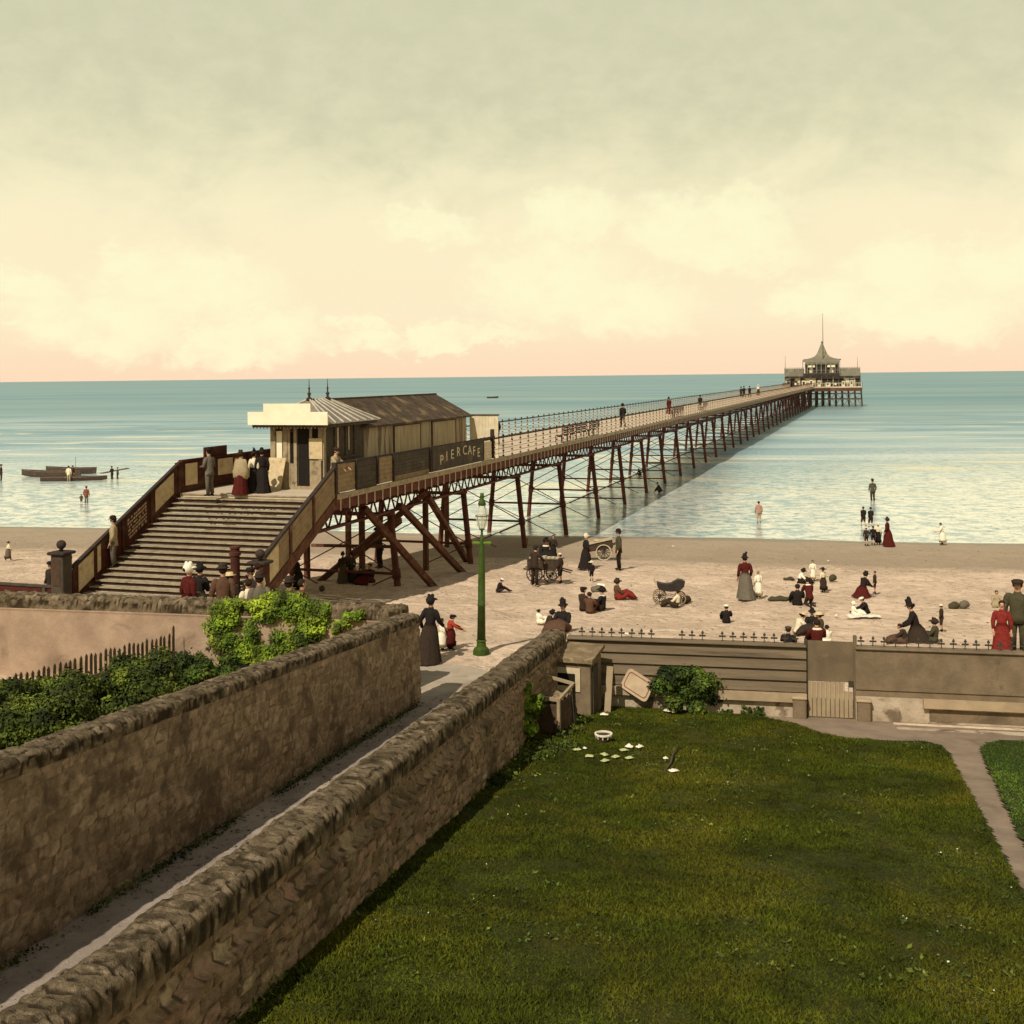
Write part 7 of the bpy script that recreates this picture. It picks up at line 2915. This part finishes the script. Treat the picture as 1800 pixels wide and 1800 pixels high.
# baby carriage
q = PG(1178, 1062)
c = empty('baby_carriage', (q.x, q.y, ground(q.x, q.y) + 0.03), R(-8))
tag(c, 'dark baby carriage with curved handle standing alone on the sand', 'baby carriage')
M_PRAM = mat('pram_body', lin(58, 48, 42), lin(44, 38, 34), scale=5, bump=0.1, rough=0.5)
d = MB()
prof = [(-0.50, 0.82), (-0.46, 0.62), (-0.32, 0.51), (0.05, 0.47), (0.38, 0.52), (0.53, 0.66), (0.57, 0.84), (0.46, 0.90), (0.30, 0.93), (0.17, 0.86), (0.05, 0.78), (-0.12, 0.75), (-0.32, 0.77)]
d.prism([(x, -0.18, z) for x, z in prof], (0, 0.36, 0))
d.build('body', M_PRAM, c)
d = MB()
d.tube([(-0.46, -0.15, 0.68), (-0.56, -0.15, 0.78), (-0.62, -0.15, 0.95)], 0.014, 6)
d.tube([(-0.46, 0.15, 0.68), (-0.56, 0.15, 0.78), (-0.62, 0.15, 0.95)], 0.014, 6)
d.tube([(-0.62, -0.17, 0.95), (-0.62, 0.17, 0.95)], 0.02, 8)
d.build('handle', M_CREAM, c)
d = MB()
for s in (-1, 1):
    d.tube([(-0.40, s * 0.16, 0.28), (-0.20, s * 0.16, 0.44)], 0.012, 5)
    d.tube([(0.36, s * 0.16, 0.24), (0.22, s * 0.16, 0.44)], 0.012, 5)
    d.tube([(-0.40, s * 0.16, 0.28), (0.0, s * 0.16, 0.33), (0.36, s * 0.16, 0.24)], 0.012, 5)
d.build('springs', M_CARTW, c)
for (x_, r_) in ((-0.40, 0.26), (0.38, 0.22)):
    for s in (-1, 1):
        wheel(c, (x_, s * 0.2, r_), r_, M_TAN, M_CARTW, 8, w_=0.02)


def bundle(px, py, parts, label, name, cat, group=None, z=None):
    q = PG(px, py)
    t = empty(name, (q.x, q.y, ground(q.x, q.y) + 0.02))
    tag(t, label, cat, group)
    for (x, y, zz, r, sc, m_) in parts:
        d = MB()
        d.ball((x, y, zz), r, 14, 9, 0, sc)
        rr = random.Random(int(px * 7 + x * 100))
        d.v = [(v[0] + 0.03 * math.sin(17 * v[1] + 9 * v[2]), v[1] + 0.02 * math.sin(15 * v[0]), max(v[2] + 0.02 * math.sin(19 * v[0] + 7 * v[1]), 0.0)) for v in d.v]
        d.build('cloth', m_, t, True)
    return t


bundle(1050, 1042, [(0, 0, .12, .20, (1.5, 1, .8), C_GREY), (0.18, 0.1, .26, .13, (1.3, 1, .7), C_WHITE)], 'heap of grey clothes with white linen on top behind the group of three', 'clothes_heap', 'clothes', 'clothes heaps on the sand')
bundle(1368, 1057, [(0, 0, .07, .22, (2.0, .8, .5), C_OLIVE)], 'flat dark heap lying on the sand right of the child in white', 'clothes_heap', 'clothes', 'clothes heaps on the sand')
bundle(1206, 1062, [(0, 0, .14, .16, (1.1, .8, 1), C_DARK)], 'dark round bag on the sand right of the baby carriage', 'bag', 'bag')
bundle(1463, 1022, [(0, 0, .12, .18, (1.0, .8, .9), C_OLIVE)], 'dark heap behind the girl in the wide black hat', 'clothes_heap', 'clothes', 'clothes heaps on the sand')
bundle(1676, 1072, [(0, 0, .12, .17, (1.3, .8, .9), C_OLIVE)], 'left one of two dark heaps further up the beach', 'clothes_heap', 'clothes', 'clothes heaps on the sand')
bundle(1694, 1071, [(0, 0, .14, .17, (1.2, .8, .95), C_GREY)], 'right one of two dark heaps further up the beach', 'clothes_heap', 'clothes', 'clothes heaps on the sand')
bundle(1386, 1022, [(0, 0, .08, .16, (1.6, .8, .6), C_OLIVE)], 'low dark heap left of the child in the white blouse', 'clothes_heap', 'clothes', 'clothes heaps on the sand')
bundle(1574, 1131, [(0, 0, .1, .2, (1.5, .8, .6), C_DARK), (0.12, 0, .2, .1, (1, 1, .6), C_GREY)], 'dark heap of rugs left of the huddled child behind the finials', 'rug_heap', 'rugs')
# white cloth spread on the sand
q = PG(1518, 1087)
d = MB()
n = 12
rr = random.Random(8)
for i in range(n):
    for j in range(n):
        a, b = i / (n - 1) - 0.5, j / (n - 1) - 0.5
        d.v.append((a * 1.15 + rr.uniform(-.03, .03), b * 0.55 + rr.uniform(-.05, .05), 0.06 + rr.uniform(0, 0.06) * (1 - max(abs(a), abs(b)))))
for i in range(n - 1):
    for j in range(n - 1):
        d.f.append((i * n + j, (i + 1) * n + j, (i + 1) * n + j + 1, i * n + j + 1))
        d.mi.append(0)
o = d.build('picnic_cloth', C_WHITE, None, True)
o.location = (q.x, q.y, ground(q.x, q.y) + 0.02)
tag(o, 'rumpled white cloth spread under the child with the sun hat', 'cloth')
# pale stone slab with a ball on the sand near the stairs
q = PG(575, 1052)
t = empty('stone_slab', (q.x, q.y, ground(q.x, q.y)), R(-18))
tag(t, 'flat pale stone slab on the sand beside the pier stairs', 'slab')
d = MB()
d.box(-0.45, 0.45, -0.35, 0.35, 0.0, 0.07, bev=0.02)
d.build('stone', M_SLAT, t)
q = PG(566, 1040)
t = empty('ball', (q.x, q.y, ground(q.x, q.y) + 0.13))
tag(t, 'small dark ball lying behind the flat stone slab', 'ball')
d = MB()
d.ball((0, 0, 0), 0.13, 14, 9)
d.build('ball_skin', M_KDARK, t, True)
# white scraps on the beach
for i, (px_, py_, w_, lab) in enumerate(((1102, 1119, 0.30, 'pale flattened paper just behind the railing gap'), (828, 989, 0.2, 'white scrap at the foot of the second trestle'), (1183, 963, 0.2, 'pale scrap on the sand right of the olive-coated man'), (1456, 989, 0.16, 'tiny white scrap above the child in the pinafore'), (1470, 1086, 0.18, 'pale scrap between the gate group and the spread cloth'))):
    crumple(px_, py_, w_, 0.07, lab, 'paper', M_PAPER, 'paper_scrap', 'scraps on the beach', 50 + i, 0.05)


# rowing boats
def rowboat(loc, rz, L, B, H, label, m_, bowlift=0.25):
    t = empty('rowing_boat', loc, rz)
    tag(t, label, 'boat', 'rowing boats at the water edge')
    ns, nr = 14, 9
    vo, vi = [], []
    for i in range(ns):
        f = i / (ns - 1)
        x = (f - 0.5) * L
        wd = B / 2 * (math.sin(math.pi * min(f * 0.78 + 0.22, 1.0)) ** 0.7 if f < 0.999 else 0.03)
        wd = max(wd, 0.03)
        sh = H + bowlift * f ** 3 + 0.06 * (1 - f) ** 3
        for j in range(nr):
            a = math.pi * j / (nr - 1)
            y = -math.cos(a) * wd
            z = sh - math.sin(a) ** 0.6 * sh * (1 - 0.35 * f ** 4)
            vo.append((x, y, z))
            vi.append((x * 0.985, y * 0.93, z + 0.05 if 0 < j < nr - 1 else z))
    d = MB()
    fo = grid_faces(ns, nr).tolist()
    d.add(vo, [tuple(f) for f in fo])
    d.add(vi, [tuple(f[::-1]) for f in fo])
    d.build('hull', m_, t, True)
    d = MB()
    for side in (0, nr - 1):
        pts = [vo[i * nr + side] for i in range(ns)]
        for a_, b_ in zip(pts[:-1], pts[1:]):
            d.bar(a_, b_, 0.06, 0.06)
    d.bar(vo[0], vo[nr - 1], 0.05, 0.08)
    d.build('gunwale', M_PICK, t)
    for f in (0.25, 0.5, 0.72):
        x = (f - 0.5) * L
        wd = B / 2 * (math.sin(math.pi * min(f * 0.78 + 0.22, 1.0)) ** 0.7) * 0.93
        d = MB()
        d.box(x - 0.12, x + 0.12, -wd, wd, H * 0.62, H * 0.62 + 0.04)
        d.build('thwart', M_PICK, t)
    return t


M_HULL = mat('tarred_hull', lin(78, 62, 50), lin(60, 50, 42), scale=3, bump=0.2)
q = P(88, 838, WATER)
rowboat((q.x, q.y, WATER - 0.15), R(172), 6.6, 1.6, 0.7, 'longer dark rowing boat at the left of the moored pair', M_HULL)
q = P(150, 840, WATER)
bt = rowboat((q.x, q.y - 3.0, WATER - 0.15), R(6), 6.6, 1.5, 0.5, 'lower dark rowing boat with a thin mast, right of the moored pair', M_HULL, 0.1)
d = MB()
d.tube([(0.1, 0, 0.1), (0.12, 0, 2.6)], [0.03, 0.018], 6)
d.build('mast', M_PICK, bt)
q = P(108, 836, WATER)
rowboat((q.x, q.y + 2.5, WATER - 0.15), R(176), 5.6, 1.5, 0.75, 'dark rowing boat half hidden between the other two moored boats', M_HULL)
a_, b_ = P(178, 832, WATER + 0.62), P(225, 823, WATER + 0.9)
mid = (a_ + b_) / 2
t = empty('gangplank', (mid.x, mid.y, WATER))
tag(t, 'long gangplank on legs standing in the water at the end of the boats', 'gangplank')
d = MB()
d.bar(a_ - mid + Vector((0, 0, mid.z - WATER)), b_ - mid + Vector((0, 0, mid.z - WATER)), 0.5, 0.08)
d.build('plank', M_PICK, t)
for s in (-0.3, 0.3):
    d = MB()
    d.bar((s, -0.2, -0.2), (s, -0.2, mid.z - WATER - 0.045), 0.09, 0.09)
    d.build('leg', M_PICK, t)
q = P(866, 700, WATER)
rowboat((q.x, q.y, WATER - 0.2), R(8), 5.5, 1.6, 0.9, 'tiny lone rowing boat far out on the sea above the cafe', M_HULL)

# pebbles, shells and weed scraps strewn over the beach
rng = np.random.default_rng(77)
n = 5200
U_ = rng.uniform(-26, 30, n)
V_ = 31.5 + 38 * rng.random(n) ** 1.2
keep = fbm(U_ * 0.3, V_ * 0.3, 0, 41, 3) + 0.25 * rng.random(n) > 0.52
U_, V_ = U_[keep], V_[keep]
n = len(U_)
zz_ = beach_z(U_, V_)
r0 = 0.012 + 0.03 * rng.random(n) ** 3
VV, FF = [], []
oct_ = np.array([(1, 0, 0), (0, 1, 0), (-1, 0, 0), (0, -1, 0), (0, 0, .6), (0, 0, -.4)])
of = np.array([(0, 1, 4), (1, 2, 4), (2, 3, 4), (3, 0, 4), (1, 0, 5), (2, 1, 5), (3, 2, 5), (0, 3, 5)])
st_ = rng.uniform(0.7, 1.8, (n, 1, 2))
C_ = np.stack([U_, V_, zz_ + 0.005], -1)[:, None, :]
O_ = np.repeat(oct_[None], n, 0).astype(float)
O_[:, :, :2] *= st_
VV = (C_ + O_ * r0[:, None, None]).reshape(-1, 3)
FF = (of[None] + (np.arange(n) * 6)[:, None, None]).reshape(-1, 3)
tn = np.repeat(np.where(rng.random(n) < 0.5, rng.uniform(0, 0.2, n), rng.uniform(0.7, 1.0, n)), 6)
o = np_mesh('pebbles', VV, FF, mat('pebble_stone', lin(190, 172, 142), lin(150, 132, 106), scale=3, bump=0, tint=(0.25, 1.25)), None, False, tn)
o.rotation_euler = (0, 0, FR)
tag(o, 'pebbles, shells and dark weed scraps strewn over the sand', 'pebbles', kind='stuff')
